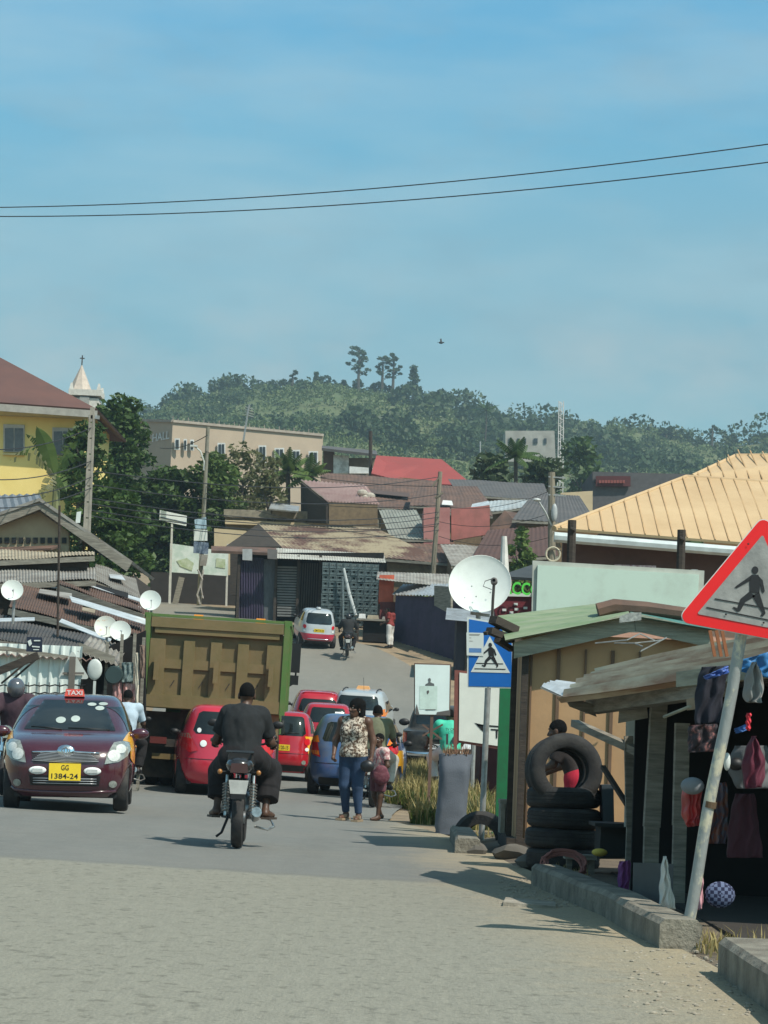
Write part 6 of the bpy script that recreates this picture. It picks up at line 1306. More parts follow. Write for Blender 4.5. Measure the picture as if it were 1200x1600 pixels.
GR1 = leaf_mat('green_grass', (.13, .17, .035), (.06, .10, .02)); GR2 = leaf_mat('dry_grass', (.40, .32, .14), (.24, .20, .07))
sp1 = []
for (px_, py_, rx, ry, hs) in ((640, 1255, .45, 1.6, 1), (665, 1262, .4, 1.5, 1.1), (630, 1230, .4, 2.2, 1), (690, 1235, .6, 2, 1), (740, 1290, .35, 1.2, .9), (725, 1265, .5, 1.6, 1), (660, 1222, .6, 2.5, 1.1), (700, 1218, .9, 2.5, 1.1), (668, 1285, .25, .5, .7)):
    g = G(px_, py_); sp1.append((g.x, g.y, rx, ry, hs))
blades('verge_grass', 9000, sp1, GR1, .10, .45, 3); blades('dry_weeds', 6500, sp1, GR2, .15, .62, 5)
sp2 = [(G(1110, 1500).x+.25, G(1110, 1500).y+.2, .25, .5, 1), (G(1095, 1490).x+.1, 13.0, .12, .4, .8), (1.75, 20.2, .2, .4, .7), (1.45, 28.2, .25, .3, 1.1)]
blades('kerb_weeds', 500, sp2, GR2, .05, .22, 8, .006)
# ================================================================ left-hand roadside
WCORR = mat('white_corrugated_wall', (.66, .72, .68), .55, col2=(.52, .56, .53), scale=2, lo=.45, hi=.75)
TANW = mat('tan_plaster', (.42, .34, .22), .9, col2=(.33, .26, .17), scale=1.3, bmp=.3, bscale=12)
PINKS = mat('pink_red_sheet', (.42, .14, .12), .7, col2=(.30, .11, .09), scale=2)
def g0(x, y): return gz(x, y)
# white corrugated shop nearest the road
D = 38.5
xl, xr = P(-120, 1040, D).x, P(128, 1040, D).x
sh = thing('shack', 'white corrugated shack with a small dark poster behind the maroon taxi', 'shack', ((xl+xr)/2, D+2, g0(xl, D)))
zt = P(60, 1012, D).z; zb = g0(xl, D)
b = MB(); b.corr((xl, D, zb-.2), (xr, D, zb-.2), (xr, D, zt+.05), (xl, D, zt+.05), 15, .02, .006, trap=True); b.build('front_wall', WCORR, sh, world=True)
MB().box(((xl+xr)/2, D+2.6, (zb+zt)/2), (xr-xl, 5, zt-zb-.1)).build('wall', WOODD, sh, world=True)
b = MB(); b.slab([P(-60, 1010, D-.12), P(10, 1010, D-.12), P(128, 1028, D-.12), P(128, 1034, D-.12), P(10, 1017, D-.12), P(-60, 1017, D-.12)], .05, (0, 1, 0)); b.build('eave_board', WOODG, sh, world=True)
b = MB(); b.corr(P(-120, 1016, D-.16), P(150, 1032, D-.16), P(150, 1012, D+3), P(-120, 990, D+3), 22, .025, .006); b.build('roof', mat('dull_red_roof', (.25, .10, .085), .7, col2=(.20, .16, .14), scale=1.2), sh, world=True, smooth=30)
b = MB(); b.bar(P(-10, 1052, D-1.4), P(60, 1024, D-1.4), .10, .12); b.bar(P(2, 1068, D-1.2), P(52, 1026, D-1.2), .03); b.bar(P(20, 1062, D-1.1), P(60, 1027, D-1.1), .03); b.build('awning_frame', WOODD, sh, world=True)
b = MB()
for k in range(9): x = -3+k*16; b.bar(P(x, 1066, D-.12), P(x, 1100, D-.12), .012)
for y in (1070, 1082, 1094): b.tube([P(x, y+(2 if k % 2 else 0), D-.12) for k, x in enumerate(range(-10, 140, 8))], .012, 4)
b.build('wire_mesh', BLACK, sh, world=True)
ps = MB().slab([P(42, 995, D-.62), P(66, 996, D-.62), P(66, 1019, D-.62), P(41, 1018, D-.62)], .02, (0, 1, 0)); ps = tag(ps.build('poster', mat('dark_blue_poster', (.012, .018, .04), .5)), 'small dark blue poster hanging under the eave of the white corrugated shack', 'poster')
b = MB(); b.slab([P(43, 1002, D-.64), P(48, 999, D-.64), P(50, 1006, D-.64), P(46, 1010, D-.64)], .004, (0, 1, 0)); b.bar(P(53, 1001, D-.64), P(63, 1001, D-.64), .02, .004, (0, 1, 0)); b.bar(P(50, 1010, D-.64), P(62, 1011, D-.64), .02, .004, (0, 1, 0)); b.bar(P(52, 1015, D-.64), P(61, 1015, D-.64), .015, .004, (0, 1, 0)); b.build('poster_print', SWHITE, ps, world=True)
# jumble of tin roofs climbing the slope: each shack has walls, a roof and weights or patches
def shack(label, quad, m, n, wall=WOODD, drop=2.4, amp=.03, extra=(), trap=False, name='shack'):
    """quad: near-left, near-right, far-right, far-left as (px,py,d)"""
    q = [P(*t) for t in quad]; c = sum(q, Vector())/4
    t = thing(name, label, 'shack', (c.x, c.y, g0(c.x, c.y)))
    b = MB(); b.corr(q[0], q[1], q[2], q[3], n*2, amp*.45, .008, trap=trap, jag=.006, wave=.02); b.build('roof', m, t, world=True, smooth=30)
    i = [p_.lerp(c, .10) for p_ in q]; lo_ = g0(c.x, q[0].y)-.3
    b = MB(); vs = [(p_.x, p_.y, lo_) for p_ in i]+[(p_.x, p_.y, p_.z-.10) for p_ in i]; b.add(vs, [(3, 2, 1, 0), (4, 5, 6, 7), (0, 1, 5, 4), (1, 2, 6, 5), (2, 3, 7, 6), (3, 0, 4, 7)]); b.build('wall', wall, t, world=True)
    b = MB(); b.bar(q[0]-Vector((0, 0, .09)), q[1]-Vector((0, 0, .09)), .05, .12); b.build('eave_beam', WOODG, t, world=True)
    for nm, pl, mm in extra:
        pts = [P(*k)+Vector((0, 0, .05)) for k in pl]; b = MB(); b.slab(pts, .012); b.build(nm, mm, t, world=True, smooth=30)
    return t
shack('low shack with a dark weathered roof just above the white corrugated shack', [(-90, 985, 41), (150, 1020, 40), (175, 985, 46), (-90, 950, 46)], mat('dark_tar_roof', (.05, .05, .052), .8, col2=(.10, .095, .09), scale=1.5), 24, extra=[('bright_sheet', [(92, 976, 42), (172, 1008, 41), (174, 1003, 41.5), (96, 971, 42.8)], BRIGHTZ), ('tin_edge', [(-20, 976, 42.2), (54, 974, 42.2), (54, 969, 43), (-20, 971, 43)], BRIGHTZ)])
shack('shack with a rust brown roof and a bright zinc strip, middle of the left roofs', [(14, 948, 45), (228, 996, 44), (232, 955, 52), (30, 905, 52)], RUSTD, 26, extra=[('bright_sheet', [(112, 944, 46), (227, 980, 45.2), (227, 971, 46.4), (108, 935, 47.2)], BRIGHTZ), ('pale_patch', [(128, 958, 45.2), (148, 962, 45.1), (150, 950, 46.6), (130, 946, 46.8)], TANS), ('pale_patch', [(60, 930, 48.2), (112, 940, 48), (112, 931, 49.5), (62, 924, 49.8)], GREYS)])
shack('shack with a brown and white striped tin roof next to the truck', [(90, 912, 50), (225, 958, 49), (226, 935, 55), (100, 893, 55)], RUSTD, 18, extra=[('bright_sheet', [(150, 944, 50.4), (221, 961, 50), (220, 952, 51.2), (139, 938, 51.6)], BRIGHTZ), ('bright_sheet', [(94, 905, 52.6), (219, 944, 51.6), (219, 939, 52.4), (94, 900, 53.4)], BRIGHTZ), ('shadow_gap', [(110, 915, 52.5), (200, 938, 51.6), (200, 930, 52.4), (120, 908, 53)], BLKV), ('torn_sheet', [(105, 924, 51.6), (150, 933, 51.2), (150, 928, 51.8), (105, 918, 52.2)], TANS), ('pale_blue_sheet', [(80, 922, 51), (120, 922, 50.8), (120, 916, 51.8), (90, 916, 51.8)], mat('pale_blue_sheet', (.42, .52, .56), .6))])  # black slab laid on to paint the shadow between tin sheets
shack('shack with a light grey edge beam, left of the brown striped roof', [(-60, 912, 51), (150, 905, 51), (150, 888, 55), (-60, 885, 55)], GREYS, 22)
shack('shack with a steep grey side roof under the gabled house', [(145, 905, 54), (222, 938, 54), (212, 905, 60), (150, 880, 60)], GREYS, 12, extra=[('bright_sheet', [(172, 906, 56), (196, 910, 56), (190, 902, 58), (170, 900, 58)], BRIGHTZ)])
shack('shack with a tan flat sheet roof in front of the gabled house', [(-60, 877, 54), (148, 867, 54), (148, 863, 58), (-60, 858, 58)], TANS, 20)
# gabled house
D = 60
gh = thing('house', 'tan gabled house with deep bargeboards and a row of vent holes', 'house', (P(50, 880, D).x, D+4, g0(-9, D)))
A1, AP, A2 = P(-60, 838, D), P(63, 781, D), P(206, 886, D)
b = MB(); b.slab([P(-60, 826, D), AP, P(63, 796, D), P(-60, 845, D)], .12, (0, 1, 0)); b.slab([AP+Vector((0, .002, 0)), P(206, 880, D), P(198, 893, D), P(63, 797, D)], .12, (0, 1, 0)); b.build('bargeboard', WOODG, gh, world=True)
b = MB(); dv = Vector((0, 6, .0)); b.slab([AP+dv*-.02, P(206, 879, D), P(206, 879, D)+dv, AP+dv], .08); b.slab([P(-160, 860, D), AP+dv*-.02, AP+dv, P(-160, 860, D)+dv], .08); b.build('roof', GREYS, gh, world=True)
b = MB(); b.slab([P(-60, 845, D+.4), P(62, 800, D+.4), P(108, 832, D+.4), P(108, 930, D+.4), P(-60, 930, D+.4)], .2, (0, 1, 0)); b.build('gable_wall', TANW, gh, world=True)
b = MB(); b.box((P(140, 900, D+2).x, D+3.5, 3.2), (2.6, 4.4, 4.4)); b.build('side_wing', WOODD, gh, world=True)
for k in range(10): 
    x = -4+k*11.2; MB().slab([P(x, 840, D+.28), P(x+7, 840, D+.28), P(x+7, 849, D+.28), P(x, 849, D+.28)], .06, (0, 1, 0)).build('vent', BLACK, gh, world=True)
b = MB(); b.slab([P(-40, 858, D+.2), P(95, 853, D+.2), P(80, 858, D-1), P(-40, 864, D-1)], .05); b.build('porch_roof', RUSTD, gh, world=True)
# second roof behind the gable
b = MB(); q = [P(-120, 820, 66), P(70, 790, 66), P(62, 772, 72), P(-120, 776, 72)]; b.corr(q[0], q[1], q[2], q[3], 16, .03, .008); t = thing('shack', 'outbuilding with a blue grey roof behind the gabled house', 'shack', (q[0].x+3, 69, g0(-9, 69))); b.build('roof', mat('blue_grey_roof', (.16, .18, .20), .7), t, world=True, smooth=30)
MB().box((q[0].x+2.2, 69.5, 4.2), (3.6, 3, 3.4)).build('wall', WOODD, t, world=True)
# goods stall at the end of the left row, next to the truck
D = 39
gs = thing('market_stall', 'crowded goods stall with pink cloth at the corner beside the dump truck', 'stall', (P(195, 1060, D).x, D+1, g0(-4.4, D)))
b = MB(); b.slab([P(124, 1004, D-.4), P(180, 1026, D-.4), P(178, 1040, D-.4), P(124, 1016, D-.4)], .05, (0, 1, 0)); b.build('roof_plank', WOODG, gs, world=True)
b = MB(); b.corr(P(120, 1018, D-.5), P(184, 1040, D-.5), P(200, 1010, D+2), P(140, 995, D+2), 8, .02, .006); b.build('roof_sheet', GREYS, gs, world=True, smooth=30)
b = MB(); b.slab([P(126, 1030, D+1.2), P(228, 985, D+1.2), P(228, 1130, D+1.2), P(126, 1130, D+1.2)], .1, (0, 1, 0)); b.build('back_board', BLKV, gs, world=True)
b = MB()
for x in (165, 188, 208, 222): b.bar((P(x, 1100, D-.2).x, D-.2, g0(-4.4, D)-.1), P(x+3, 985+abs(x-200)*.5, D-.2), .05)
b.build('post', WOODG, gs, world=True)
for i, (x0_, y0_, x1_, y1_, m_, lb) in enumerate(((192, 1068, 212, 1108, cloth('pink_lace', (.55, .20, .18), (.62, .42, .38), 14), 'pink patterned cloth hanging at the front of the goods stall'), (176, 1066, 190, 1100, cloth('red_pink_cloth', (.36, .16, .15), (.5, .3, .28), 12), 'dull pink cloth hanging left of the pink patterned cloth'), (172, 1040, 186, 1064, cloth('teal_grey_print', (.18, .26, .24), (.03, .05, .05), 20), 'teal and black printed cloth hanging high in the goods stall'), (190, 1035, 208, 1066, cloth('pale_teal_print', (.24, .31, .30), (.05, .07, .07), 16), 'pale teal cloth hanging above the pink patterned cloth'), (211, 1020, 217, 1105, cloth('cream_cloth', (.6, .55, .45)), 'narrow cream cloth hanging beside the dump truck'), (218, 1008, 226, 1060, cloth('brown_print', (.25, .17, .13), (.10, .07, .06), 15), 'brown printed cloth at the right end of the goods stall'))):
    hang('cloth', lb, 'cloth', ([(x0_, y0_), (x0_, y1_)], [(x1_, y0_), (x1_, y1_)]), D-.35-.02*i, m_, .04, .02)
q = P(178, 1055, D-.5); tag(MB().lathe([(.001, .05), (.14, .05), (.16, 0), (.16, -.03), (.001, -.03)], q, (0, -1, 0), 20).build('basin', mat('dark_teal_basin', (.03, .05, .05), .4), smooth=40), 'round dark basin hanging in the goods stall', 'basin')
b = MB(); b.ell(tuple(P(148, 1046, 36.5)), (.12, .04, .17), 9); b.bar(P(148, 1064, 36.5), (P(148, 1100, 36.5).x, 36.5, g0(-4.6, 36.5)), .04); tag(b.build('lollipop_sign', mat('pale_sign_back', (.5, .53, .5), .5), smooth=40), 'small oval sign seen from behind, right of the triangular sign back', 'road sign')
# triangular sign seen from behind
D = 34.2; t = thing('warning_sign', 'grey back of a triangular road sign standing behind the maroon taxi', 'road sign', (P(115, 1080, D).x, D, g0(-4.8, D)))
MB().slab(rtri(P(90, 1061, D), P(113, 1015, D), P(140, 1061, D), .03), .006, (0, 1, 0)).build('sign_back', mat('sign_back_grey', (.52, .54, .50), .5, var=.1), t, world=True)
b = MB(); b.bar((P(112, 1100, D-.05).x, D-.05, g0(-4.8, D)-.1), P(113.5, 1026, D-.05), .09, .05, (0, 1, 0)); b.bar(P(98, 1052, D-.04), P(131, 1052, D-.04), .03, .03); b.build('pole', mat('dark_sign_post', (.14, .12, .10), .7), t, world=True)
# four small dishes on the roofs
dish('white dish on a grey pole at the far left above the white shack', 19, 922, 40, .19, .15, .35, (20, 975), DISHW)
dish('white dish with faded red lettering, left one of the touching pair', 165, 979, 41, .20, .1, .3, (166, 1012), mat('dish_white_faded', (.62, .64, .58), .5, col2=(.62, .40, .26), scale=7, lo=.55, hi=.62))
dish('plain white dish, right one of the touching pair', 188, 985.5, 40.6, .185, .1, .3, (188, 1015), DISHW)
dish('white dish at the end of the brown striped roof above the dump truck', 235, 938, 47, .215, .05, .3, (236, 960), DISHW)
b = MB(); b.tube([P(90, 995, 40), P(93, 790, 40)], .022, 6); tag(b.build('aerial_mast', WOODD, smooth=True), 'thin dark mast rising from the roofs at the left', 'mast')
# ---- yellow house
D = 108
YEL = mat('yellow_plaster', (.84, .66, .24), .85, col2=(.78, .60, .20), scale=.8)
yh = thing('house', 'yellow two storey house with a brown hipped roof', 'house', (P(40, 780, D).x, D+5, g0(-20, D)))
W1 = P(132, 660, D).x; W0 = P(-220, 660, D).x; zt = P(60, 640, D).z
MB().box(((W0+W1)/2, D+5, (zt+7)/2), (W1-W0, 10, zt-6.5)).build('wall', YEL, yh, world=True)
E1, E0 = P(152, 641, D-1.2), P(-260, 612, D-1.2); RA, RB = P(-4, 558, D+5), P(-240, 552, D+5)
b = MB(); b.slab([E0, E1, RA, RB], .12); b.slab([E1, E1+Vector((0, 12.5, .2)), RA], .1); b.slab([E1+Vector((0, 12.5, .2)), E0+Vector((0, 12.5, .2)), RB, RA], .1); b.build('roof', mat('brown_hip_roof', (.135, .062, .048), .75, col2=(.10, .05, .042), scale=.5), yh, world=True)
b = MB(); b.slab([E0-Vector((0, -.05, .02)), E1-Vector((0, -.05, .02)), E1-Vector((0, -.05, .36)), E0-Vector((0, -.05, .36))], .1, (0, 1, 0)); b.build('fascia', mat('grey_fascia', (.36, .34, .30), .7), yh, world=True)
MB().slab([E0+Vector((0, .1, -.33)), E1+Vector((0, .1, -.33)), Vector((W1, D, zt-.35)), Vector((W0, D, zt-.35))], .05).build('soffit', mat('soffit', (.45, .38, .2), .8), yh, world=True)
for (x, y, wd, ht) in ((22, 685, 33, 44), (98, 690, 32, 44), (-55, 680, 33, 44)):
    f = MB(); f.slab([P(x-wd/2, y-ht/2, D-.03), P(x+wd/2, y-ht/2+1, D-.03), P(x+wd/2, y+ht/2, D-.03), P(x-wd/2, y+ht/2-1, D-.03)], .12, (0, 1, 0)); w_ = f.build('window', mat('window_frame_pale', (.45, .43, .38), .6), yh, world=True)
    for s_ in (-1, 1): MB().slab([P(x+s_*wd*.23-wd*.2, y-ht*.36, D-.1), P(x+s_*wd*.23+wd*.2, y-ht*.36, D-.1), P(x+s_*wd*.23+wd*.2, y+ht*.45, D-.1), P(x+s_*wd*.23-wd*.2, y+ht*.45, D-.1)], .06, (0, 1, 0)).build('louvre_pane', mat('louvre_glass', (.09, .10, .11), .35, col2=(.14, .15, .15), scale=6), w_, world=True)
    MB().slab([P(x-wd*.5, y+ht*.52, D-.08), P(x+wd*.5, y+ht*.52+1, D-.08), P(x+wd*.5, y+ht*.52+4, D-.08), P(x-wd*.5, y+ht*.52+3, D-.08)], .22, (0, 1, 0)).build('sill', mat('pale_sill', (.6, .5, .25), .8), w_, world=True)
# ---- church tower
D = 190; ct = thing('church_tower', 'white church tower with a pale pointed spire and cross', 'church', (P(130, 640, D).x, D, g0(-20, D)))
CH = mat('white_stone', (.55, .53, .48), .8); SP = mat('pale_pink_spire', (.50, .42, .35), .8)
c = P(135, 625, D); zg = g0(-20, D)
MB().box((c.x, D, (c.z+zg)/2), (2.3, 2.3, c.z-zg)).build('tower', CH, ct, world=True)
b = MB(); b.box((c.x, D, P(0, 0, D).z*0+c.z+.45), (2.7, 2.7, .5)); 
for sx in (-1, 1):
    for sy in (-1, 1): b.box((c.x+sx*1.15, D+sy*1.15, c.z+.95), (.35, .35, .6), None, .4)
b.build('parapet', CH, ct, world=True)
ap = P(128, 569, D); b = MB(); n = 8; b.add([(ap.x+1.02*math.cos(2*math.pi*k/n+.3), D+1.02*math.sin(2*math.pi*k/n+.3), c.z+.7) for k in range(n)]+[(ap.x, D, ap.z)], [(k, (k+1) % n, n) for k in range(n)]); b.build('spire', SP, ct, world=True)
b = MB(); b.bar((ap.x, D, ap.z-.1), (ap.x, D, ap.z+.75), .09); b.bar((ap.x-.2, D, ap.z+.5), (ap.x+.2, D, ap.z+.5), .08); b.build('cross', WOODD, ct, world=True)
b = MB(); b.box((c.x-.0, D-1.2, c.z-.35), (.8, .12, .9)); b.build('louvre', mat('grey_louvre', (.3, .3, .28), .8), ct, world=True)
# ---- utility poles
D = 64
b = MB(); lo_, hi_ = Vector((P(135, 905, D).x, D, g0(-8, D)-.2)), P(144, 648, D)
up = thing('utility_pole', 'tall concrete pole with a row of slots, left of the big tree', 'utility pole', (lo_.x, D, g0(-8, D)))
def pl(t, w): return lo_.lerp(hi_, t)
for s_ in (-1, 1): b.bar(lo_+Vector((s_*.10, 0, 0)), hi_+Vector((s_*.055, 0, 0)), .055, .14, (0, 1, 0))
for k in range(22): t = k/21; b.box(pl(t, 0), (.20-.08*t, .12, .13 if k < 14 else .42))
b.build('shaft', mat('pole_concrete', (.34, .31, .26), .9, col2=(.25, .23, .19), scale=4, bmp=.3), up, world=True)
MB().box(P(147, 652, D), (.30, .12, .10)).build('crossarm', GALV, up, world=True)
MB().slab([P(120, 800, D-.15), P(127, 799, D-.15), P(125, 817, D-.15), P(118, 817, D-.15)], .03, (0, 1, 0)).build('number_board', SWHITE, up, world=True)
D = 117; lo_, hi_ = P(311, 945, D), P(325, 667, D); lo_.z = g0(lo_.x, D)-.2
up = thing('utility_pole', 'wooden street pole with posters and a lamp arm in front of the big tree', 'utility pole', (lo_.x, D, g0(lo_.x, D)))
MB().tube([lo_, hi_], [.13, .10], 10).build('shaft', mat('old_pole_wood', (.20, .19, .15), .9), up, world=True, smooth=True)
b = MB(); b.tube([P(318, 735, D-.1), P(319, 722, D-.15), P(313, 705, D-.3), P(305, 698, D-.4)], .045, 6); b.box(P(303, 697, D-.45), (.35, .3, .09)); b.build('lamp_arm', mat('pale_lamp', (.55, .58, .56), .5), up, world=True)
for pl_, m_, nm in (([(304, 812), (322, 808), (323, 826), (305, 826)], mat('pale_blue_banner', (.35, .48, .58), .6), 'blue_banner'), ([(303, 827), (324, 828), (324, 845), (303, 845)], SWHITE, 'white_banner'), ([(303, 846), (326, 848), (325, 866), (302, 864)], mat('navy_banner', (.04, .07, .13), .6, col2=(.2, .25, .32), scale=6), 'navy_banner'), ([(311, 866), (325, 867), (322, 884), (312, 884)], GREYS, 'torn_banner')):
    MB().slab([P(x, y, D-.25) for x, y in pl_], .10, (0, 1, 0)).build(nm, m_, up, world=True)
b = MB(); b.tube([P(309, 890, D-.2), P(316, 905, D-.22), P(308, 930, D-.2), P(312, 944, D-.1)], .05, 6); b.tube([P(318, 890, D-.2), P(313, 915, D-.2), P(317, 935, D-.15)], .05, 6); b.build('wrapped_cloth', mat('pale_wrapped_paper', (.48, .46, .42), .8, col2=(.2, .18, .16), scale=6), up, world=True)
# ---- billboards beneath the tree
D = 121; bb = thing('billboard', 'wide faded billboard with a green plant picture under the big tree', 'billboard', (P(310, 880, D).x, D, g0(-8, D)))
MB().slab([P(266, 849, D), P(356, 862, D), P(355, 900, D), P(266, 894, D)], .08, (0, 1, 0)).build('panel', mat('faded_print', (.62, .68, .64), .6, col2=(.46, .56, .50), scale=1.4, lo=.45, hi=.62), bb, world=True)
b = MB(); b.slab([P(282, 885, D-.06), P(300, 892, D-.06), P(303, 880, D-.06), P(292, 872, D-.06), P(276, 876, D-.06)], .02, (0, 1, 0)); b.build('faded_picture', mat('faded_leaf_print', (.28, .36, .18), .7, col2=(.5, .55, .42), scale=3), bb, world=True); b = MB(); b.slab([P(337, 886, D-.06), P(352, 888, D-.06), P(352, 874, D-.06), P(338, 872, D-.06)], .02, (0, 1, 0)); b.build('faded_picture', mat('faded_leaf_print', (.28, .36, .18), .7, col2=(.5, .55, .42), scale=3), bb, world=True)
for x in (267, 356): MB().bar((P(x, 900, D+.1).x, D+.1, g0(-8, D)-.2), P(x, 850, D+.1), .10).build('post', mat('pale_posts', (.5, .5, .46), .7), bb, world=True)
D = 119; bb = thing('sign_board', 'tilted white board with one dark line on a tall pale post', 'notice board', (P(268, 930, D).x, D, g0(-9, D)))
pn = MB().slab([P(250, 797, D), P(292, 806, D), P(291, 822, D), P(249, 813, D)], .06, (0, 1, 0)).build('panel', mat('white_panel', (.68, .72, .70), .5, var=.06), bb, world=True)
b = MB(); b.bar(P(250, 808, D-.05), P(291, 817, D-.05), .06, .02, (0, 1, 0)); b.build('dark_line', mat('dark_line', (.06, .08, .10), .6), pn, world=True)
b = MB(); b.bar((P(266, 930, D+.05).x, D+.05, g0(-9, D)-.2), P(269, 816, D+.05), .10); b.build('post', mat('pale_posts', (.5, .5, .46), .7), bb, world=True)
# dark shopfront and leaning board below the billboards
D = 123; b = MB(); b.box((P(312, 920, D).x, D+1.5, g0(-9, D)+.7), (5.4, 2.5, 1.9)); tag(b.build('shopfront', mat('dark_shopfront', (.03, .026, .024), .9)), 'dark low shopfront under the faded billboard', 'shop')
D = 119.5; b = MB(); b.bar((P(274, 935, D).x, D, g0(-9, D)), P(284, 902, D), .30, .10, (0, 1, 0)); tag(b.build('leaning_board', WOODG), 'mottled board leaning under the left end of the faded billboard', 'board')
# ---- trees
def crown(b, blobs, per, ls, r_, thin=.55):
    for (c, rad) in blobs:
        c = Vector(c)
        for k in range(per):
            v = Vector((r_.gauss(0, 1), r_.gauss(0, 1), r_.gauss(0, 1))).normalized()*(thin+(1-thin)*r_.random()**.5)
            p_ = c+Vector((v.x*rad[0], v.y*rad[1], v.z*rad[2])); s_ = ls*r_.uniform(.6, 1.5); a = Vector((r_.gauss(0, 1), r_.gauss(0, 1), r_.gauss(0, .6)-.25)).normalized(); w = a.cross(Vector((r_.gauss(0, 1), r_.gauss(0, 1), r_.gauss(0, 1)))).normalized()
            b.add([p_-a*s_-w*s_*.1, p_-w*s_*.5, p_+a*s_, p_+w*s_*.5], [(0, 1, 2, 3)])
def tree(name, label, base, top, spread, m, trunk_m, seed, nb=40, per=70, ls=.16, r0=.22, group=None, blob=.9, flat=.7, cbase=.3, name2=None):
    r_ = random.Random(seed); base = Vector(base); H = top-base.z
    t = thing(name, label, 'tree', base, 0, group); b = MB(); tips = []
    b.tube([base, base+Vector((.1*H*.1, 0, H*.25)), base+Vector((-.02*H, 0, H*.5)), base+Vector((0, 0, H*.8))], [r0, r0*.8, r0*.6, r0*.2], 9)
    for k in range(9):
        z0_ = H*r_.uniform(.28, .62); a = r_.random()*6.28; e = base+Vector((math.cos(a)*spread*.75, math.sin(a)*spread*.75, z0_+H*r_.uniform(.05, .3))); s0 = base+Vector((0, 0, z0_)); b.tube([s0, s0.lerp(e, .5)+Vector((0, 0, .05*H)), e], [r0*.45, r0*.3, r0*.1], 6)
    b.build('trunk', trunk_m, t, world=True, smooth=True)
    bl = []
    for k in range(nb):
        a = r_.random()*6.28; q = math.sqrt(r_.random()); zz = r_.uniform(cbase, .97); ww = math.sin(math.pi*min(1, (zz-cbase*.55)/(1.02-cbase*.55)))**.6
        bl.append((base+Vector((math.cos(a)*q*spread*ww, math.sin(a)*q*spread*ww, H*zz)), (blob*r_.uniform(.6, 1.3), blob*r_.uniform(.6, 1.3), blob*flat*r_.uniform(.6, 1.2))))
    c = MB(); crown(c, bl, per, ls, r_); c.build('crown', m, t, world=True); return t
BARK = mat('bark', (.10, .08, .06), .95, col2=(.055, .045, .035), scale=4, bmp=.6)
LF1 = leaf_mat('dark_leaves', (.030, .066, .014), (.075, .125, .028)); LF2 = leaf_mat('mid_leaves', (.055, .10, .022), (.11, .16, .04)); LF3 = leaf_mat('olive_leaves', (.10, .11, .045), (.15, .15, .065)); LF4 = leaf_mat('light_leaves', (.07, .12, .025), (.13, .19, .05))
def tree_at(px, py_top, d, w_px, *a, **k):
    x = P(px, 900, d).x; return tree(a[0], a[1], (x, d, g0(x, d)-.1), P(px, py_top, d).z, w_px/FPX*d/2, *a[2:], **k)
tree_at(176, 622, 128, 94, 'broadleaf_tree', 'tallest dark green tree right of the concrete pole', LF1, BARK, 11, nb=80, per=120, ls=.19, blob=.95, cbase=.14)
tree_at(258, 735, 128, 104, 'broadleaf_tree', 'broad dark green tree behind the tilted white board', LF1, BARK, 12, nb=75, per=110, ls=.19, blob=.8, cbase=.16)
tree_at(330, 704, 127, 90, 'broadleaf_tree', 'mid green tree behind the street pole with posters', LF2, BARK, 13, nb=60, per=100, ls=.17, blob=.8, cbase=.25)
tree_at(374, 690, 131, 80, 'broadleaf_tree', 'thin olive brown tree in front of the long beige hall', LF3, BARK, 14, nb=42, per=60, ls=.15, blob=.75, cbase=.3)
tree_at(122, 655, 106, 66, 'broadleaf_tree', 'dark creeper covered tree in front of the yellow house', LF1, BARK, 15, nb=36, per=90, ls=.17, blob=.7, cbase=.1)
tree_at(160, 752, 90, 120, 'broadleaf_tree', 'low dark tree rising behind the gabled house', LF1, BARK, 16, nb=60, per=90, ls=.15, blob=.6, cbase=.1)
# banana plant by the yellow house
D = 98; bp = thing('banana_plant', 'banana plant with torn leaves in front of the yellow house', 'plant', (P(88, 790, D).x, D, g0(-14, D)))
o_ = P(88, 770, D); b = MB(); b.tube([(o_.x, D, g0(-14, D)), o_, P(86, 740, D)], [.2, .16, .08], 8); b.build('stem', mat('banana_stem', (.16, .17, .07), .8), bp, world=True, smooth=True)
r_ = random.Random(4)
for (tx, ty, w, mm, torn) in ((57, 667, .36, LF4, .0), (40, 680, .22, LF1, .3), (8, 728, .30, LF3, .6), (24, 712, .26, LF2, .5), (122, 690, .22, LF2, .3), (66, 780, .3, LF3, .4), (104, 770, .3, LF2, .3), (130, 720, .24, LF1, .2)):
    a = P(85, 745, D); e = P(tx, ty, D-.6+r_.uniform(-.5, .5)); up_ = Vector((0, 0, abs(tx-85)*.006)); b = MB(); n = 18; L_ = []; 
    for k in range(n+1):
        t = k/n; c = a.lerp(e, t)+up_*math.sin(math.pi*t)*1.6; ww = w*math.sin(math.pi*min(1, .12+t*.9))**.7; sd_ = Vector(((e-a).z, 0, -(e-a).x)).normalized(); L_.append((c-sd_*ww, c+Vector((0, -.05, .05)), c+sd_*ww))
    for k in range(n):
        if r_.random() > torn*.7: b.add([L_[k][0], L_[k][1], L_[k+1][1], L_[k+1][0].lerp(L_[k][0], .25 if torn else 0)], [(0, 1, 2, 3)])
        if r_.random() > torn*.7: b.add([L_[k][1], L_[k][2], L_[k+1][2].lerp(L_[k][2], .25 if torn else 0), L_[k+1][1]], [(0, 1, 2, 3)])
    b.build('leaf', mm, bp, world=True)
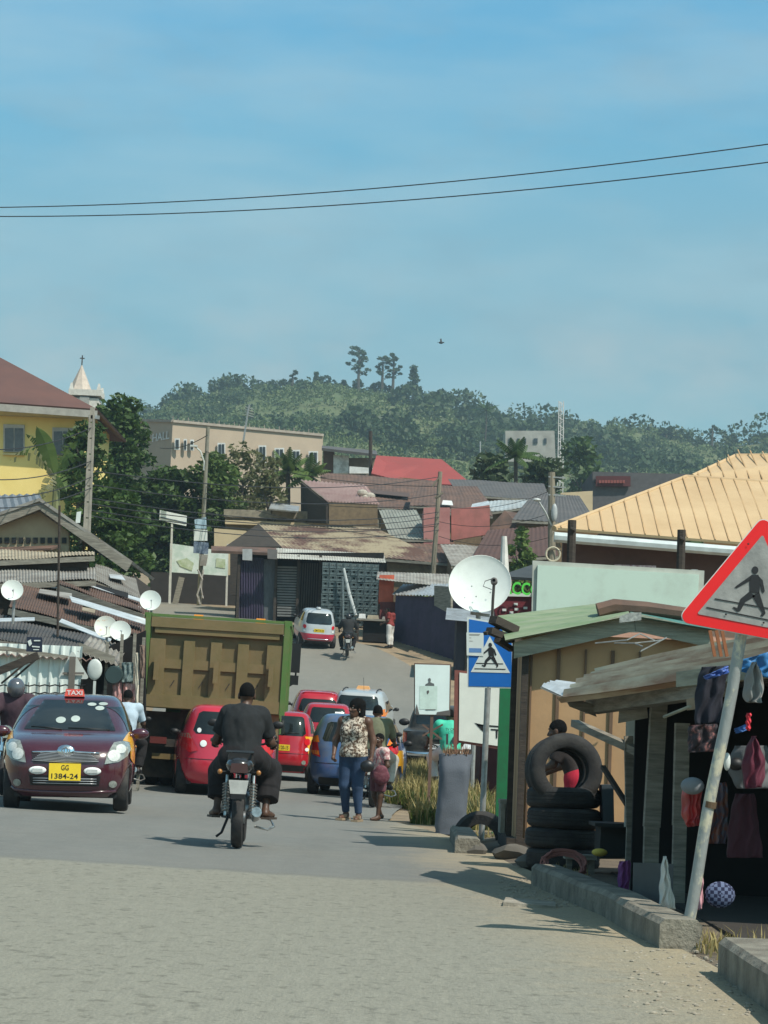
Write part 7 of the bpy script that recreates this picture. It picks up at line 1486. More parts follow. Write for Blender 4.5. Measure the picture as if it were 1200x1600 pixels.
# ---- overhead wires
WIRE = mat('cable_black', (.02, .02, .022), .6)
def wire(label, a, c, sag, r=.012, group=None, n=24, m=WIRE):
    a, c = Vector(a), Vector(c); pts = [a.lerp(c, k/n)-Vector((0, 0, sag*4*(k/n)*(1-k/n))) for k in range(n+1)]
    return tag(MB().tube(pts, r, 5).build('overhead_wire', m), label, 'wire', group)
wire('upper of the two wires crossing the open sky', P(-200, 324, 46), P(1400, 196, 36), .40, .0105)
wire('lower of the two wires crossing the open sky, with a dark splice', P(-200, 335, 46), P(1400, 226, 36), .42, .0105)
q = P(492, 311.5, 40.8); 
lw = [(735, 745, 'first'), (757, 772, 'second'), (778, 800, 'third'), (787, 808, 'fourth'), (797, 818, 'fifth'), (806, 828, 'sixth')]
for i, (ya, yb, wd) in enumerate(lw):
    wire('%s of six wires from the concrete pole to the leaning pole' % wd, P(140, ya, 64), P(686, yb, 103), .5, .016)
for i, (ya, yb, wd) in enumerate(((745, 720, 'upper'), (700, 668, 'topmost'), (775, 745, 'middle'), (790, 762, 'lowest'))):
    wire('%s wire from the left edge to the concrete pole' % wd, P(-60, ya, 52), P(143, yb, 64), .25, .014)
for i, (ya, yb, wd) in enumerate(((705, 760, 'upper'), (760, 790, 'middle'), (800, 822, 'lower'), (770, 846, 'steepest'))):
    wire('%s wire between the street pole with posters and the leaning pole' % wd, P(320, ya, 117), P(684, yb, 103), .45, .016)
wire('wire from the street pole down to the long beige hall', P(324, 680, 92), P(250, 700, 104), .2, .018)
for i, (ya, yb, wd) in enumerate(((790, 765, 'upper'), (815, 800, 'middle'), (838, 838, 'lower'))):
    wire('%s wire between the leaning pole and the pole with the street light' % wd, P(686, ya, 103), P(864, yb, 98), .4, .012)
for i, (ya, yb, wd) in enumerate(((832, 845, 'upper'), (858, 860, 'lower'))):
    wire('%s wire from the street light pole across the orange roofed house' % wd, P(864, ya, 98), P(1260, yb, 60), .4, .012)
# ================================================================ town on the slope
BEIGE = mat('beige_render', (.44, .35, .26), .9, col2=(.38, .30, .225), scale=.35)
CREAM = mat('cream_wall', (.56, .45, .28), .9, col2=(.48, .38, .24), scale=.8)
BRICK = mat('mud_brick', (.22, .155, .09), .95, col2=(.15, .105, .065), scale=5, bmp=.4, bscale=12)
WFRAME = mat('white_window_frame', (.66, .66, .63), .6)
DPANE = mat('dark_pane', (.03, .035, .04), .2)
PURP = mat('dark_purple_sheet', (.030, .020, .055), .55, col2=(.018, .014, .03), scale=2)
DGREY = mat('dark_grey_sheet', (.07, .07, .07), .75, col2=(.11, .10, .095), scale=1.2)
PINKW = mat('pink_plaster', (.42, .19, .17), .9, col2=(.32, .13, .12), scale=1.2)
def block(label, cat, front, depth, d, m, base=None, name='building', rd=None):
    """prism: front outline in pixels at depth d, pushed back by depth; foot on the ground"""
    pts = [P(x, y, d) for x, y in front]; c = sum(pts, Vector())/len(pts)
    t = thing(name, label, cat, (c.x, d+depth/2, g0(c.x, d)))
    MB().slab([q+Vector((0, depth/2, 0)) for q in pts], depth, (0, 1, 0)).build('wall', m, t, world=True); return t
def win(t, x0, y0, x1, y1, d, name='window', two=True):
    f = MB().slab([P(x0, y0, d), P(x1, y0, d), P(x1, y1, d), P(x0, y1, d)], .16, (0, 1, 0)).build(name, WFRAME, t, world=True)
    w = x1-x0; spans = ((.14, .46), (.56, .88)) if two and w > 8 else ((.22, .80),)
    for a, c in spans: MB().slab([P(x0+w*a, y0+2.2, d-.1), P(x0+w*c, y0+2.2, d-.1), P(x0+w*c, y1-2, d-.1), P(x0+w*a, y1-2, d-.1)], .06, (0, 1, 0)).build('pane', DPANE, f, world=True)
# long beige hall
D = 200; c0, c1, c2 = P(188, 657, D+9), P(270, 659, D), P(505, 681, D+7)
ht = thing('hall', 'long flat roofed beige hall with white framed windows and white wall lettering', 'building', (c1.x, D+5, g0(c1.x, D)))
zb = g0(-18, D); b = MB(); ring = [c0, c1, c2, c2+Vector((-1, 14, 0)), c0+Vector((3, 12, 0))]
b.add([(q.x, q.y, zb) for q in ring]+[tuple(q) for q in ring], [(4, 3, 2, 1, 0), (5, 6, 7, 8, 9)]+[(i, (i+1) % 5, 5+(i+1) % 5, 5+i) for i in range(5)]); b.build('wall', BEIGE, ht, world=True)
b = MB(); 
for a, c in ((c0, c1), (c1, c2)): b.bar(a+Vector((0, -.06, .05)), c+Vector((0, -.06, .05)), .25, .22)
for k in range(30): q = c1.lerp(c2, k/30); b.bar(q, q+Vector((0, 0, .32 if k % 3 else .5)), .06)
b.build('parapet', mat('grey_parapet', (.35, .30, .25), .9), ht, world=True)
e = (c1-c0); e.z = 0; e.normalize(); nrm = Vector((e.y, -e.x, 0)); o = c0.lerp(c1, .33)+nrm*.10; o.z = P(240, 684, D).z
b = MB(); b.text('JEL', o, e, (0, 0, 1), (c1-c0).length*.24, .72, .02, .012); b.build('wall_lettering', WFRAME, ht, world=True); b = MB(); b.text('HALL', o+e*(c1-c0).length*.33, e, (0, 0, 1), (c1-c0).length*.31, .72, .02, .012); b.build('wall_lettering', WFRAME, ht, world=True)
for (x0, y0, x1, y1) in ((273, 685, 281, 703), (287, 686, 292, 704), (297, 687, 303, 704), (404, 696, 416, 724), (429, 700, 444, 726), (456, 703, 469, 718), (482, 705, 497, 726), (340, 692, 352, 718)): win(ht, x0, y0, x1, y1, D-.25+(x0-270)/235*7)
b = MB(); b.tube([P(380, 690, D-2), P(388, 640, D-2), P(390, 632, D-2)], .09, 5)
for k in range(4): b.tube([P(383, 636+k*4, D-2), P(396, 640+k*4, D-2)], .05, 4)
tag(b.build('aerial', GALV), 'white television aerial standing against the long beige hall', 'aerial')
# buildings right of the hall
t = block('brown hut with a white patterned wall, right of the long beige hall', 'building', [(505, 702), (522, 703), (522, 745), (505, 745)], 6, 178, mat('brown_hut_wall', (.14, .085, .06), .9))
MB().slab([P(521, 711, 177), P(545, 713, 177), P(545, 740, 177), P(521, 740, 177)], .3, (0, 1, 0)).build('white_wall', mat('white_patterned_wall', (.62, .6, .55), .8, col2=(.38, .36, .32), scale=2, lo=.45, hi=.6), t, world=True)
MB().slab([P(503, 702, 176), P(590, 712, 176), P(588, 706, 181), P(503, 698, 181)], .2).build('roof', DGREY, t, world=True)
MB().slab([P(545, 716, 178), P(590, 716, 178), P(590, 745, 178), P(545, 745, 178)], .3, (0, 1, 0)).build('back_wall', mat('dim_wall', (.2, .16, .12), .9), t, world=True)
MB().slab([P(546, 729, 176), P(588, 732, 176), P(588, 740, 176), P(546, 740, 176)], .3, (0, 1, 0)).build('low_wall', WFRAME, t, world=True)
b = MB(); b.tube([P(579, 760, 172), P(579, 674, 172)], .14, 6); b.bar(P(572, 718, 172), P(588, 716, 172), .12); tag(b.build('utility_pole', WOODD), 'dark pole standing left of the dull red roof', 'utility pole')
# red roofed house
D = 168; t = thing('house', 'house with a large dull red hipped roof below the green hill', 'house', (P(650, 740, D).x, D+4, g0(3, D)))
RR = mat('dull_red_sheet', (.30, .055, .05), .75, col2=(.24, .05, .045), scale=.5)
b = MB(); b.slab([P(580, 741, D), P(640, 756, D), P(738, 760, D), P(690, 719, D+4), P(588, 713, D+4)], .15); b.slab([P(738, 760, D), P(735, 756, D+9), P(690, 719, D+4)], .12); b.build('roof', RR, t, world=True)
MB().slab([P(590, 745, D+1.5), P(725, 758, D+1.5), P(725, 800, D+1.5), P(590, 800, D+1.5)], 2, (0, 1, 0)).build('wall', BRICK, t, world=True)
def roofhouse(label, quad, m, wall=BRICK, n=None, trap=False, extra=(), amp=.03): 
    w = (P(*quad[1])-P(*quad[0])).length; return shack(label, quad, m, n or max(5, int(w/.45)), wall, amp=amp, extra=extra, trap=trap, name='house')
roofhouse('house with a long dark brown tin roof below the dull red roof', [(505, 785, 140), (690, 800, 140), (690, 752, 152), (500, 738, 152)], RUSTD, extra=[('patched_sheet', [(560, 770, 144), (640, 778, 143), (640, 772, 145), (560, 764, 146)], mat('dark_patch', (.09, .06, .05), .8))])
roofhouse('house with a mottled brown roof, right of the leaning pole', [(640, 790, 132), (770, 792, 132), (745, 760, 142), (650, 757, 142)], RUSTD)
roofhouse('house with a dark sagging roof near the dark palm', [(715, 772, 150), (860, 782, 150), (850, 756, 160), (700, 748, 160)], DGREY)
# shed with pink tin roof and mud brick wall
D = 121; t = thing('shed', 'mud brick shed with a pale pink tin roof', 'shed', (P(530, 800, D).x, D+3, g0(-2, D)))
b = MB(); b.corr(P(512, 783, D), P(593, 787, D), P(572, 758, D+5.5), P(470, 750, D+5.5), 16, .05, .01, trap=False); b.build('roof', mat('pale_pink_tin', (.50, .36, .32), .6, col2=(.40, .25, .22), scale=1.5), t, world=True, smooth=30)
MB().slab([P(514, 785, D+.2), P(590, 789, D+.2), P(590, 822, D+.2), P(514, 820, D+.2)], .3, (0, 1, 0)).build('front_wall', BRICK, t, world=True)
MB().slab([P(512, 786, D+.1), P(472, 754, D+5), P(472, 815, D+5), P(512, 818, D+.1)], .15).build('side_wall', WOODD, t, world=True)
b = MB()
for x, y in ((566, 770), (572, 778), (578, 775)): b.ell(tuple(P(x, y, D+2)), (.3, .25, .2), 5)
b.build('roof_stones', mat('roof_stone', (.4, .36, .3), .9), t, world=True)
# flat concrete building with cream band
D = 125; t = block('flat concrete building with a stained parapet and a cream band', 'building', [(352, 800), (592, 812), (592, 880), (352, 880)], 6, D, mat('stained_concrete', (.26, .225, .165), .9, col2=(.14, .12, .09), scale=1.2))
MB().slab([P(350, 796, D-.2), P(505, 800, D-.2), P(505, 812, D-.2), P(350, 808, D-.2)], .3, (0, 1, 0)).build('parapet', mat('parapet_concrete', (.30, .26, .19), .9, col2=(.17, .145, .11), scale=3), t, world=True)
MB().slab([P(352, 813, D-.3), P(552, 820, D-.3), P(552, 826, D-.3), P(352, 819, D-.3)], .4, (0, 1, 0)).build('cream_band', CREAM, t, world=True)
MB().slab([P(335, 826, D-.6), P(385, 830, D-.6), P(385, 905, D-.6), P(335, 905, D-.6)], .4, (0, 1, 0)).build('cream_wall', CREAM, t, world=True)
b = MB(); b.slab([P(505, 822, D-1), P(610, 828, D-1), P(608, 836, D-2), P(520, 830, D-2)], .1); b.build('canopy', TANS, t, world=True)
MB().slab([P(424, 786, D-.5), P(468, 792, D-.5), P(466, 800, D-1.5), P(420, 796, D-1.5)], .08).build('tin_lid', ZINC, t, world=True)
roofhouse('house with a ribbed grey green roof right of the mud brick shed', [(610, 842, 112), (676, 842, 112), (650, 797, 120), (592, 797, 120)], mat('grey_green_tin', (.27, .28, .24), .7, col2=(.20, .20, .17), scale=1), trap=True, n=6)
# brown gabled roof over the shop row
D = 107; t = thing('house', 'long house with a tan and brown roof and dark gable end behind the shop row', 'house', (P(520, 850, D).x, D+4, g0(-3, D)))
b = MB(); b.corr(P(440, 857, D), P(705, 881, D), P(590, 826, D+7), P(404, 820, D+7), 34, .03, .008); b.build('roof', mat('tan_brown_roof', (.40, .33, .22), .75, col2=(.14, .075, .055), scale=.45, lo=.44, hi=.56), t, world=True, smooth=30)
b = MB(); b.slab([P(352, 856, D+2), P(404, 820, D+6.8), P(440, 856, D)], .12); b.build('gable', WOODD, t, world=True)
MB().slab([P(360, 858, D+1), P(690, 880, D+1), P(690, 930, D+1), P(360, 930, D+1)], .4, (0, 1, 0)).build('wall', WOODD, t, world=True)
# shop row at the bend
D = 101.8; t = thing('shop_row', 'row of dark board shops with a pale tin awning at the road bend', 'shop', (P(480, 930, D).x, D+3, g0(-4, D)))
zg = g0(-4, D)-.3
def vslab(b, x0, x1, y0, d, th=.1, yb=None):
    a, c = P(x0, y0, d), P(x1, y0, d); z = zg if yb is None else P(x0, yb, d).z; b.slab([a, c, Vector((c.x, d, z)), Vector((a.x, d, z))], th, (0, 1, 0))
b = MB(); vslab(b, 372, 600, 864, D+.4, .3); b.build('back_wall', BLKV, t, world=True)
b = MB(); b.corr(P(428, 872, D-1.2), P(603, 879, D-1.2), P(600, 866, D+2), P(430, 856, D+2), 44, .010, .008); b.build('awning', mat('pale_awning_sheet', (.46, .46, .41), .65, col2=(.33, .31, .27), scale=1), t, world=True, smooth=30)
b = MB(); b.slab([P(330, 862, D-.6), P(432, 866, D-.6), P(432, 858, D+1), P(330, 855, D+1)], .12); b.build('brown_eave', RUSTD, t, world=True)
b = MB(); b.corr(P(372, 975, D-.2), P(412, 978, D-.2), P(412, 872, D-.2), P(372, 870, D-.2), 10, .02, .006); b.build('purple_board_wall', PURP, t, world=True)
b = MB(); vslab(b, 410, 431, 874, D-.1); b.build('grey_board_door', mat('grey_blue_boards', (.10, .11, .12), .8, col2=(.06, .065, .07), scale=3, stretch=(6, 1, 1)), t, world=True)
b = MB()
for k in range(19): y = 886+k*4.2; b.bar(P(433, y, D-.15), P(466, y+1, D-.15), .08, .08, (0, 1, 0))
b.build('roller_shutter', mat('dull_shutter', (.15, .155, .15), .6), t, world=True)
b = MB()
for k in range(9): vslab(b, 469+k*3.7, 471+k*3.7, 880, D-.12, .05)
b.build('dark_slats', mat('dark_slats', (.05, .042, .036), .85), t, world=True)
b = MB()
for x in (374, 432, 467, 501): b.bar((P(x, 900, D-.3).x, D-.3, zg), P(x, 868, D-.3), .12)
b.build('post', WOODD, t, world=True)
MB().slab([P(379, 858, D-1), P(394, 858, D-1), P(394, 876, D-1), P(379, 875, D-1)], .1, (0, 1, 0)).build('hanging_board', mat('grey_board', (.33, .34, .34), .7), t, world=True)
MB().slab([P(418, 858, D-1.2), P(433, 859, D-1.2), P(433, 874, D-1.2), P(418, 873, D-1.2)], .1, (0, 1, 0)).build('hanging_board', mat('dark_grey_board', (.13, .12, .115), .7), t, world=True)
# bottle crates, every crate its own thing
D = 100.5; x0_ = P(502, 930, D).x; x1_ = P(591, 930, D).x; NC = 8; cw = (x1_-x0_)/NC; z0_ = g0(x0_, D)+.02; hz_ = (P(545, 880, D).z-z0_)/10
CR = mat('dark_teal_crate', (.115, .155, .155), .55, col2=(.06, .085, .09), scale=5); CR.node_tree.nodes['Principled BSDF'].inputs['Roughness'].default_value = .5
b = MB(); w2, h2, dp = cw*.485, hz_*.96, .36
for s_ in (-1, 1): b.box((s_*(w2-.02), 0, h2/2), (.035, dp, h2)); b.box((0, s_*(dp/2-.02), h2*.20), (w2*2-.05, .03, h2*.36)); b.box((0, s_*(dp/2-.02), h2*.86), (w2*2-.05, .03, h2*.20)); b.box((s_*w2*.5, -dp/2+.03, h2*.5), (.03, .03, h2*.7))
b.box((0, 0, .03), (w2*2-.05, dp-.05, .03))
for k in range(4): b.lathe([(.035, .05), (.035, h2*.6), (.014, h2*.85), (.014, h2*.97), (.001, h2*.97)], (-w2*.66+k*w2*.44, 0, 0), (0, 0, 1), 7)
cr = None; ordn = ['bottom', 'second', 'third', 'fourth', 'fifth', 'sixth', 'seventh', 'eighth', 'ninth', 'top']; colw = ['first', 'second', 'third', 'fourth', 'fifth', 'sixth', 'seventh', 'last']
for i in range(NC):
    for j in range(10):
        o = b.build('bottle_crate', CR) if cr is None else cr.copy()
        if cr is None: cr = o
        else: COL.objects.link(o)
        o.location = (x0_+cw*(i+.5)+rnd.uniform(-.012, .012), D+rnd.uniform(-.03, .03), z0_+j*hz_)
        tag(o, 'dark crate in the %s column from the left, %s of its stack' % (colw[i], ordn[j] if j in (0, 9) else ordn[j]+' from the bottom'), 'crate', 'bottle crates stacked at the road bend')
b = MB(); b.tube([P(537, 888, D-.5), P(545, 925, D-.6), P(556, 962, D-1)], [.06, .08, .07], 8); tag(b.build('plastic_pipe', mat('pale_pipe', (.42, .45, .44), .5)), 'pale bent pipe leaning across the wall of bottle crates', 'pipe')
b = MB(); b.tube([P(537, 985, D-.4), P(536, 900, D-.4)], .03, 6); tag(b.build('thin_pole', WFRAME), 'thin white pole standing against the wall of bottle crates', 'pole')
# street table and red kiosk
D = 92; q = G(585, 1004); t = thing('street_table', 'wooden street table with goods beside the bottle crates', 'table', (q.x, q.y, q.z))
b = MB(); b.box((q.x, q.y, q.z+.92), (1.55, .8, .08)); b.build('table_top', WOODG, t, world=True)
for sx in (-.7, .7): MB().box((q.x+sx, q.y-.3, q.z+.45), (.08, .08, .9)).build('leg', WOODD, t, world=True)
MB().box((q.x+.1, q.y+.1, q.z+.45), (1.2, .5, .85)).build('lower_box', BLKV, t, world=True)
for i, (dx, w, h, m_, lb) in enumerate(((-.55, .3, .2, WFRAME, 'white tub on the street table by the crates'), (-.1, .5, .16, TANS, 'tan flat parcel on the street table by the crates'), (.45, .35, .12, GREYS, 'grey flat box at the right end of the street table'))):
    bb = MB(); bb.box((q.x+dx, q.y-.1, q.z+.961+h/2), (w, .3, h), None, .85); tag(bb.build('parcel', m_), lb, 'box')
D = 96.5; t = thing('kiosk', 'narrow orange red kiosk with a dark brown lower half beside the crates', 'kiosk', (P(606, 950, D).x, D+1, g0(0, D)))
b = MB(); vslab(b, 593, 616, 900, D, 1.2, 942); b.build('upper_wall', mat('orange_red_wall', (.50, .10, .05), .8), t, world=True)
b = MB(); vslab(b, 594, 620, 942, D-.02, 1.2); b.build('lower_wall', mat('dark_red_wall', (.14, .03, .025), .85), t, world=True)
b = MB(); b.corr(P(588, 905, D-1.2), P(704, 917, D-1.2), P(702, 897, D+2), P(590, 893, D+2), 22, .010, .008); b.build('roof', GREYS, t, world=True, smooth=30)
# purple kiosks along the climbing road
a, c = P(616, 1003, 95.5), P(734, 1036, 89.5)
t = thing('kiosk', 'long dark purple corrugated kiosk on the right of the climbing road', 'kiosk', (c.x, 92, g0(2, 92)))
za, zc = P(614, 930, 95.5).z, P(732, 935, 89.5).z; zlo = g0(1, 88)-.2
b = MB(); b.corr((a.x, a.y, zlo), (c.x, c.y, zlo), (c.x, c.y, zc), (a.x, a.y, za), 18, .07, .008, stripe=(1, 2)); b.build('road_wall', [PURP, mat('lit_flute_purple_sheet', (.060, .045, .095), .6, col2=(.04, .03, .06), scale=2)], t, world=True, smooth=30)  # lighter purple on alternate faces paints light onto the corrugations
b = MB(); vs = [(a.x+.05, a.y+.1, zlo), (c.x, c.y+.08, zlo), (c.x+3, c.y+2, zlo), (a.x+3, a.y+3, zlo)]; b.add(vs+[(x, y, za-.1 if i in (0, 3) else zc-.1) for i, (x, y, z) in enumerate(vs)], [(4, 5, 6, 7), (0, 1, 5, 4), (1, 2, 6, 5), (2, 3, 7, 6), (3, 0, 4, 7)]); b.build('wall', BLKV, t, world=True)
b = MB(); b.corr(P(612, 929, 95.6), P(692, 931, 91), P(702, 912, 94), P(630, 913, 98.5), 16, .03, .008); b.build('roof', ZINC, t, world=True, smooth=30)
MB().slab([P(680, 915, 90.6), P(706, 917, 89.6), P(706, 960, 89.6), P(680, 946, 90.6)], .1).build('hatch_board', WOODG, t, world=True)
# jumble of houses right of centre
t = block('roofless house with a rough pink wall behind the leaning pole', 'house', [(662, 793), (703, 793), (703, 850), (662, 850)], 4, 112, PINKW)
MB().slab([P(705, 796, 113), P(765, 790, 113), P(765, 835, 113), P(705, 845, 113)], .3, (0, 1, 0)).build('side_wall', PINKS, t, world=True)
roofhouse('house with a thin pale blue tin roof in front of the dark palm', [(752, 802, 124), (835, 790, 124), (830, 780, 130), (760, 783, 130)], mat('pale_blue_tin', (.42, .48, .50), .6, col2=(.30, .30, .28), scale=1.4))
roofhouse('house with a large chocolate brown roof left of the street light', [(735, 876, 101), (872, 868, 101), (862, 822, 109), (762, 828, 109)], mat('chocolate_roof', (.105, .052, .040), .8, col2=(.075, .04, .032), scale=.8), wall=mat('brown_wall', (.13, .07, .05), .9))
t = thing('house', 'house with a small brown gable left of the street light', 'house', (P(800, 830, 116).x, 118, g0(5, 116)))
b = MB(); b.slab([P(752, 842, 115), P(789, 800, 120), P(870, 812, 120), P(880, 850, 115)], .12); b.slab([P(789, 798, 116), P(752, 838, 115.6), P(770, 842, 115.4), P(826, 838, 115.4)], .10); b.build('roof', RUSTD, t, world=True); MB().slab([P(765, 838, 117), P(870, 845, 117), P(870, 900, 117), P(765, 900, 117)], .3, (0, 1, 0)).build('wall', WOODD, t, world=True)
roofhouse('house with a grey sloping roof behind the satellite dish', [(705, 884, 102), (838, 888, 102), (790, 855, 109), (688, 850, 109)], GREYS)
roofhouse('house with a dim brown roof between the leaning pole and the pink wall', [(600, 872, 107), (735, 882, 106), (705, 842, 114), (590, 838, 114)], RUSTD)
roofhouse('house with a patchy roof of brown and white sheets above the pink wall', [(668, 798, 118), (770, 806, 118), (760, 778, 126), (680, 775, 126)], RUSTD, extra=[('pale_sheet', [(690, 790, 120), (708, 791, 120), (706, 784, 122), (692, 783, 122)], WFRAME), ('pale_sheet', [(735, 796, 119.5), (765, 790, 119.5), (763, 784, 121), (738, 789, 121)], BRIGHTZ)])
roofhouse('house with a dark curved looking roof below the lattice mast', [(800, 812, 110), (935, 818, 110), (905, 775, 120), (835, 768, 120)], DGREY)
t = block('dark grey flat building with a dark red sign above the orange roof', 'building', [(926, 737), (1090, 741), (1090, 830), (926, 830)], 8, 150, mat('dark_slate_wall', (.085, .085, .09), .85))
sb = MB().slab([P(931, 744, 149.8), P(985, 744, 149.8), P(985, 760, 149.8), P(931, 760, 149.8)], .2, (0, 1, 0)).build('sign', mat('dark_red_sign', (.075, .014, .016), .7), t, world=True)
b = MB()
for k in range(9): b.bar(P(936+k*4.6, 752.5, 149.6), P(939.5+k*4.6, 752.5, 149.6), .05, .20)
b.build('sign_marks', mat('dim_red_letters', (.22, .06, .05), .7), sb, world=True)
t = block('low beige wall left of the dark grey flat building', 'wall', [(876, 770), (926, 767), (926, 800), (876, 800)], 1, 148, CREAM, name='garden_wall')
# poles in the town
D = 103; b = MB(); lo_ = Vector((P(674, 893, D).x, D, g0(2, D))); b.tube([lo_, P(688, 737, D)], [.14, .10], 8); b.tube([P(680, 778, D-.1), P(692, 770, D-.1)], .05, 5); b.tube([P(686, 745, D-.1), P(676, 760, D-.1)], .04, 5); tag(b.build('utility_pole', mat('grey_brown_pole', (.22, .19, .14), .9), smooth=True), 'wooden utility pole leaning right, in front of the pink wall', 'utility pole')
D = 98; up = thing('utility_pole', 'utility pole with a street light and a meter box, left of the orange roof', 'utility pole', (P(862, 880, D).x, D, g0(4, D)))
b = MB(); b.tube([(P(866, 895, D).x, D, g0(4, D)-.2), P(862, 738, D)], [.19, .15], 8); b.build('shaft', mat('grey_brown_pole', (.22, .19, .14), .9), up, world=True, smooth=True)
b = MB()
for y in (745, 760, 773): b.bar(P(857, y, D-.1), P(884, y+2, D-.1), .06)
b.build('crossarm', GALV, up, world=True)
b = MB(); b.tube([P(862, 822, D-.1), P(852, 800, D-.4), P(842, 784, D-.6)], .04, 6); b.ell(tuple(P(839, 781, D-.6)), (.18, .14, .07), 6); b.build('lamp_arm', mat('pale_lamp', (.5, .52, .5), .5), up, world=True)
b = MB(); b.ell(tuple(P(866, 801, D-.3)), (.14, .12, .40), 8); b.build('lamp_head', mat('grey_lamp', (.36, .38, .38), .5), up, world=True, smooth='all')
b = MB(); b.tube([P(864, 866, D-.25)+Vector((.3*math.cos(a), 0, .3*math.sin(a))) for a in [2*math.pi*k/18 for k in range(19)]], .045, 6); b.build('cable_coil', mat('pale_coil', (.5, .45, .33), .7), up, world=True)
D = 300; ms = thing('radio_mast', 'tall thin lattice mast rising against the wooded ridge', 'mast', (P(877, 760, D).x, D, 30))
b = MB(); lo_, hi_ = P(877, 775, D), P(877, 627, D); lo_.z = 27
for s_ in (-1, 1):
    b.tube([lo_+Vector((s_*.42, 0, 0)), hi_+Vector((s_*.30, 0, 0))], .07, 4)
b.tube([lo_+Vector((0, .6, 0)), hi_+Vector((0, .4, 0))], .07, 4)
for k in range(40):
    p0, p1 = lo_.lerp(hi_, k/40), lo_.lerp(hi_, (k+1)/40); s_ = 1 if k % 2 else -1; b.tube([p0+Vector((s_*.4, 0, 0)), p1-Vector((s_*.4, 0, 0))], .045, 3)
b.build('lattice', mat('pale_mast', (.55, .52, .5), .6), ms, world=True)
D = 240; b = MB(); b.tube([P(750, 770, D), P(750, 690, D)], .10, 5); tag(b.build('thin_pole', GALV), 'thin pole standing in front of the hill, right of the red roof', 'pole')
D = 430; q = P(826, 690, D); t = thing('building', 'unfinished grey block building half way up the wooded ridge', 'building', (q.x, D, q.z-4))
MB().slab([P(788, 677, D), P(864, 677, D), P(866, 725, D), P(788, 725, D)], 7, (0, 1, 0)).build('wall', mat('grey_blockwork', (.40, .38, .34), .9, col2=(.28, .26, .23), scale=.5), t, world=True)
for x, w in ((795, 5), (808, 4), (818, 4), (834, 6), (850, 4)): MB().slab([P(x, 685, D-3.55), P(x+w, 685, D-3.55), P(x+w, 693, D-3.55), P(x, 693, D-3.55)], .3, (0, 1, 0)).build('window', DPANE, t, world=True)
# ---- plants of the town
HLF = leaf_mat('dim_leaves', (.035, .062, .022), (.07, .10, .04))
tree_at(765, 712, 170, 46, 'broadleaf_tree', 'dim bushy tree left of the dark palm', HLF, BARK, 31, nb=30, per=60, ls=.3, blob=1.2, cbase=.2)
tree_at(846, 716, 175, 46, 'broadleaf_tree', 'dark bushy tree between the palm and the lattice mast', HLF, BARK, 32, nb=30, per=60, ls=.3, blob=1.2, cbase=.2)
tree_at(812, 826, 98, 42, 'broadleaf_tree', 'small bright green tree in front of the chocolate roof', LF4, BARK, 33, nb=18, per=60, ls=.13, blob=.35, r0=.08, cbase=.45)
tree_at(905, 690, 260, 70, 'broadleaf_tree', 'round tree on the slope right of the lattice mast', LF1, BARK, 34, nb=26, per=50, ls=.4, blob=1.7, cbase=.2)
tree_at(420, 712, 125, 50, 'broadleaf_tree', 'thin bush tree between the beige hall and the stained parapet', LF3, BARK, 35, nb=20, per=50, ls=.16, blob=.5, cbase=.4)
def palm(label, px, py, d, H, m, fr, seed, name='palm_tree', fl=2.6):
    r_ = random.Random(seed); tp = P(px, py, d); t = thing(name, label, 'tree', (tp.x, d, tp.z-H)); MB().tube([(tp.x, d, tp.z-H), (tp.x+.1, d, tp.z-H*.5), tp], [.2, .16, .14], 7).build('trunk', BARK, t, world=True, smooth=True); b = MB()
    for k in range(fr):
        a = 6.28*k/fr+r_.random()*.5; el = r_.uniform(-.2, 1.1); L = fl*r_.uniform(.8, 1.15); dr = Vector((math.cos(a)*math.cos(el), math.sin(a)*math.cos(el), math.sin(el))); pr = tp
        for j in range(12):
            u = (j+1)/12; c = tp+dr*L*u+Vector((0, 0, -.9*u*u*(1.2-el*.5))); s_ = Vector((-dr.y, dr.x, 0)).normalized(); wd = .42*math.sin(math.pi*min(1, u*.9+.1))
            for sg in (-1, 1): b.add([pr, c, c+s_*sg*wd+Vector((0, 0, -wd*.7)), pr.lerp(c, .3)+s_*sg*wd+Vector((0, 0, -wd*.7))], [(0, 1, 2, 3)])
            pr = c
    b.build('crown', m, t, world=True); return t
palm('dark palm above the patchy roofs in front of the hill', 806, 712, 165, 6, LF1, 16, 3, fl=2.4)
palm('banana clump below the right end of the beige hall, left one', 450, 735, 150, 4.0, LF2, 16, 5, 'banana_plant', 2.4)
palm('banana clump below the right end of the beige hall, right one', 482, 742, 150, 3.6, LF2, 16, 6, 'banana_plant', 2.2)
palm('palm standing on the wooded ridge', 760, 640, 560, 8, LF1, 14, 8, fl=4.0)
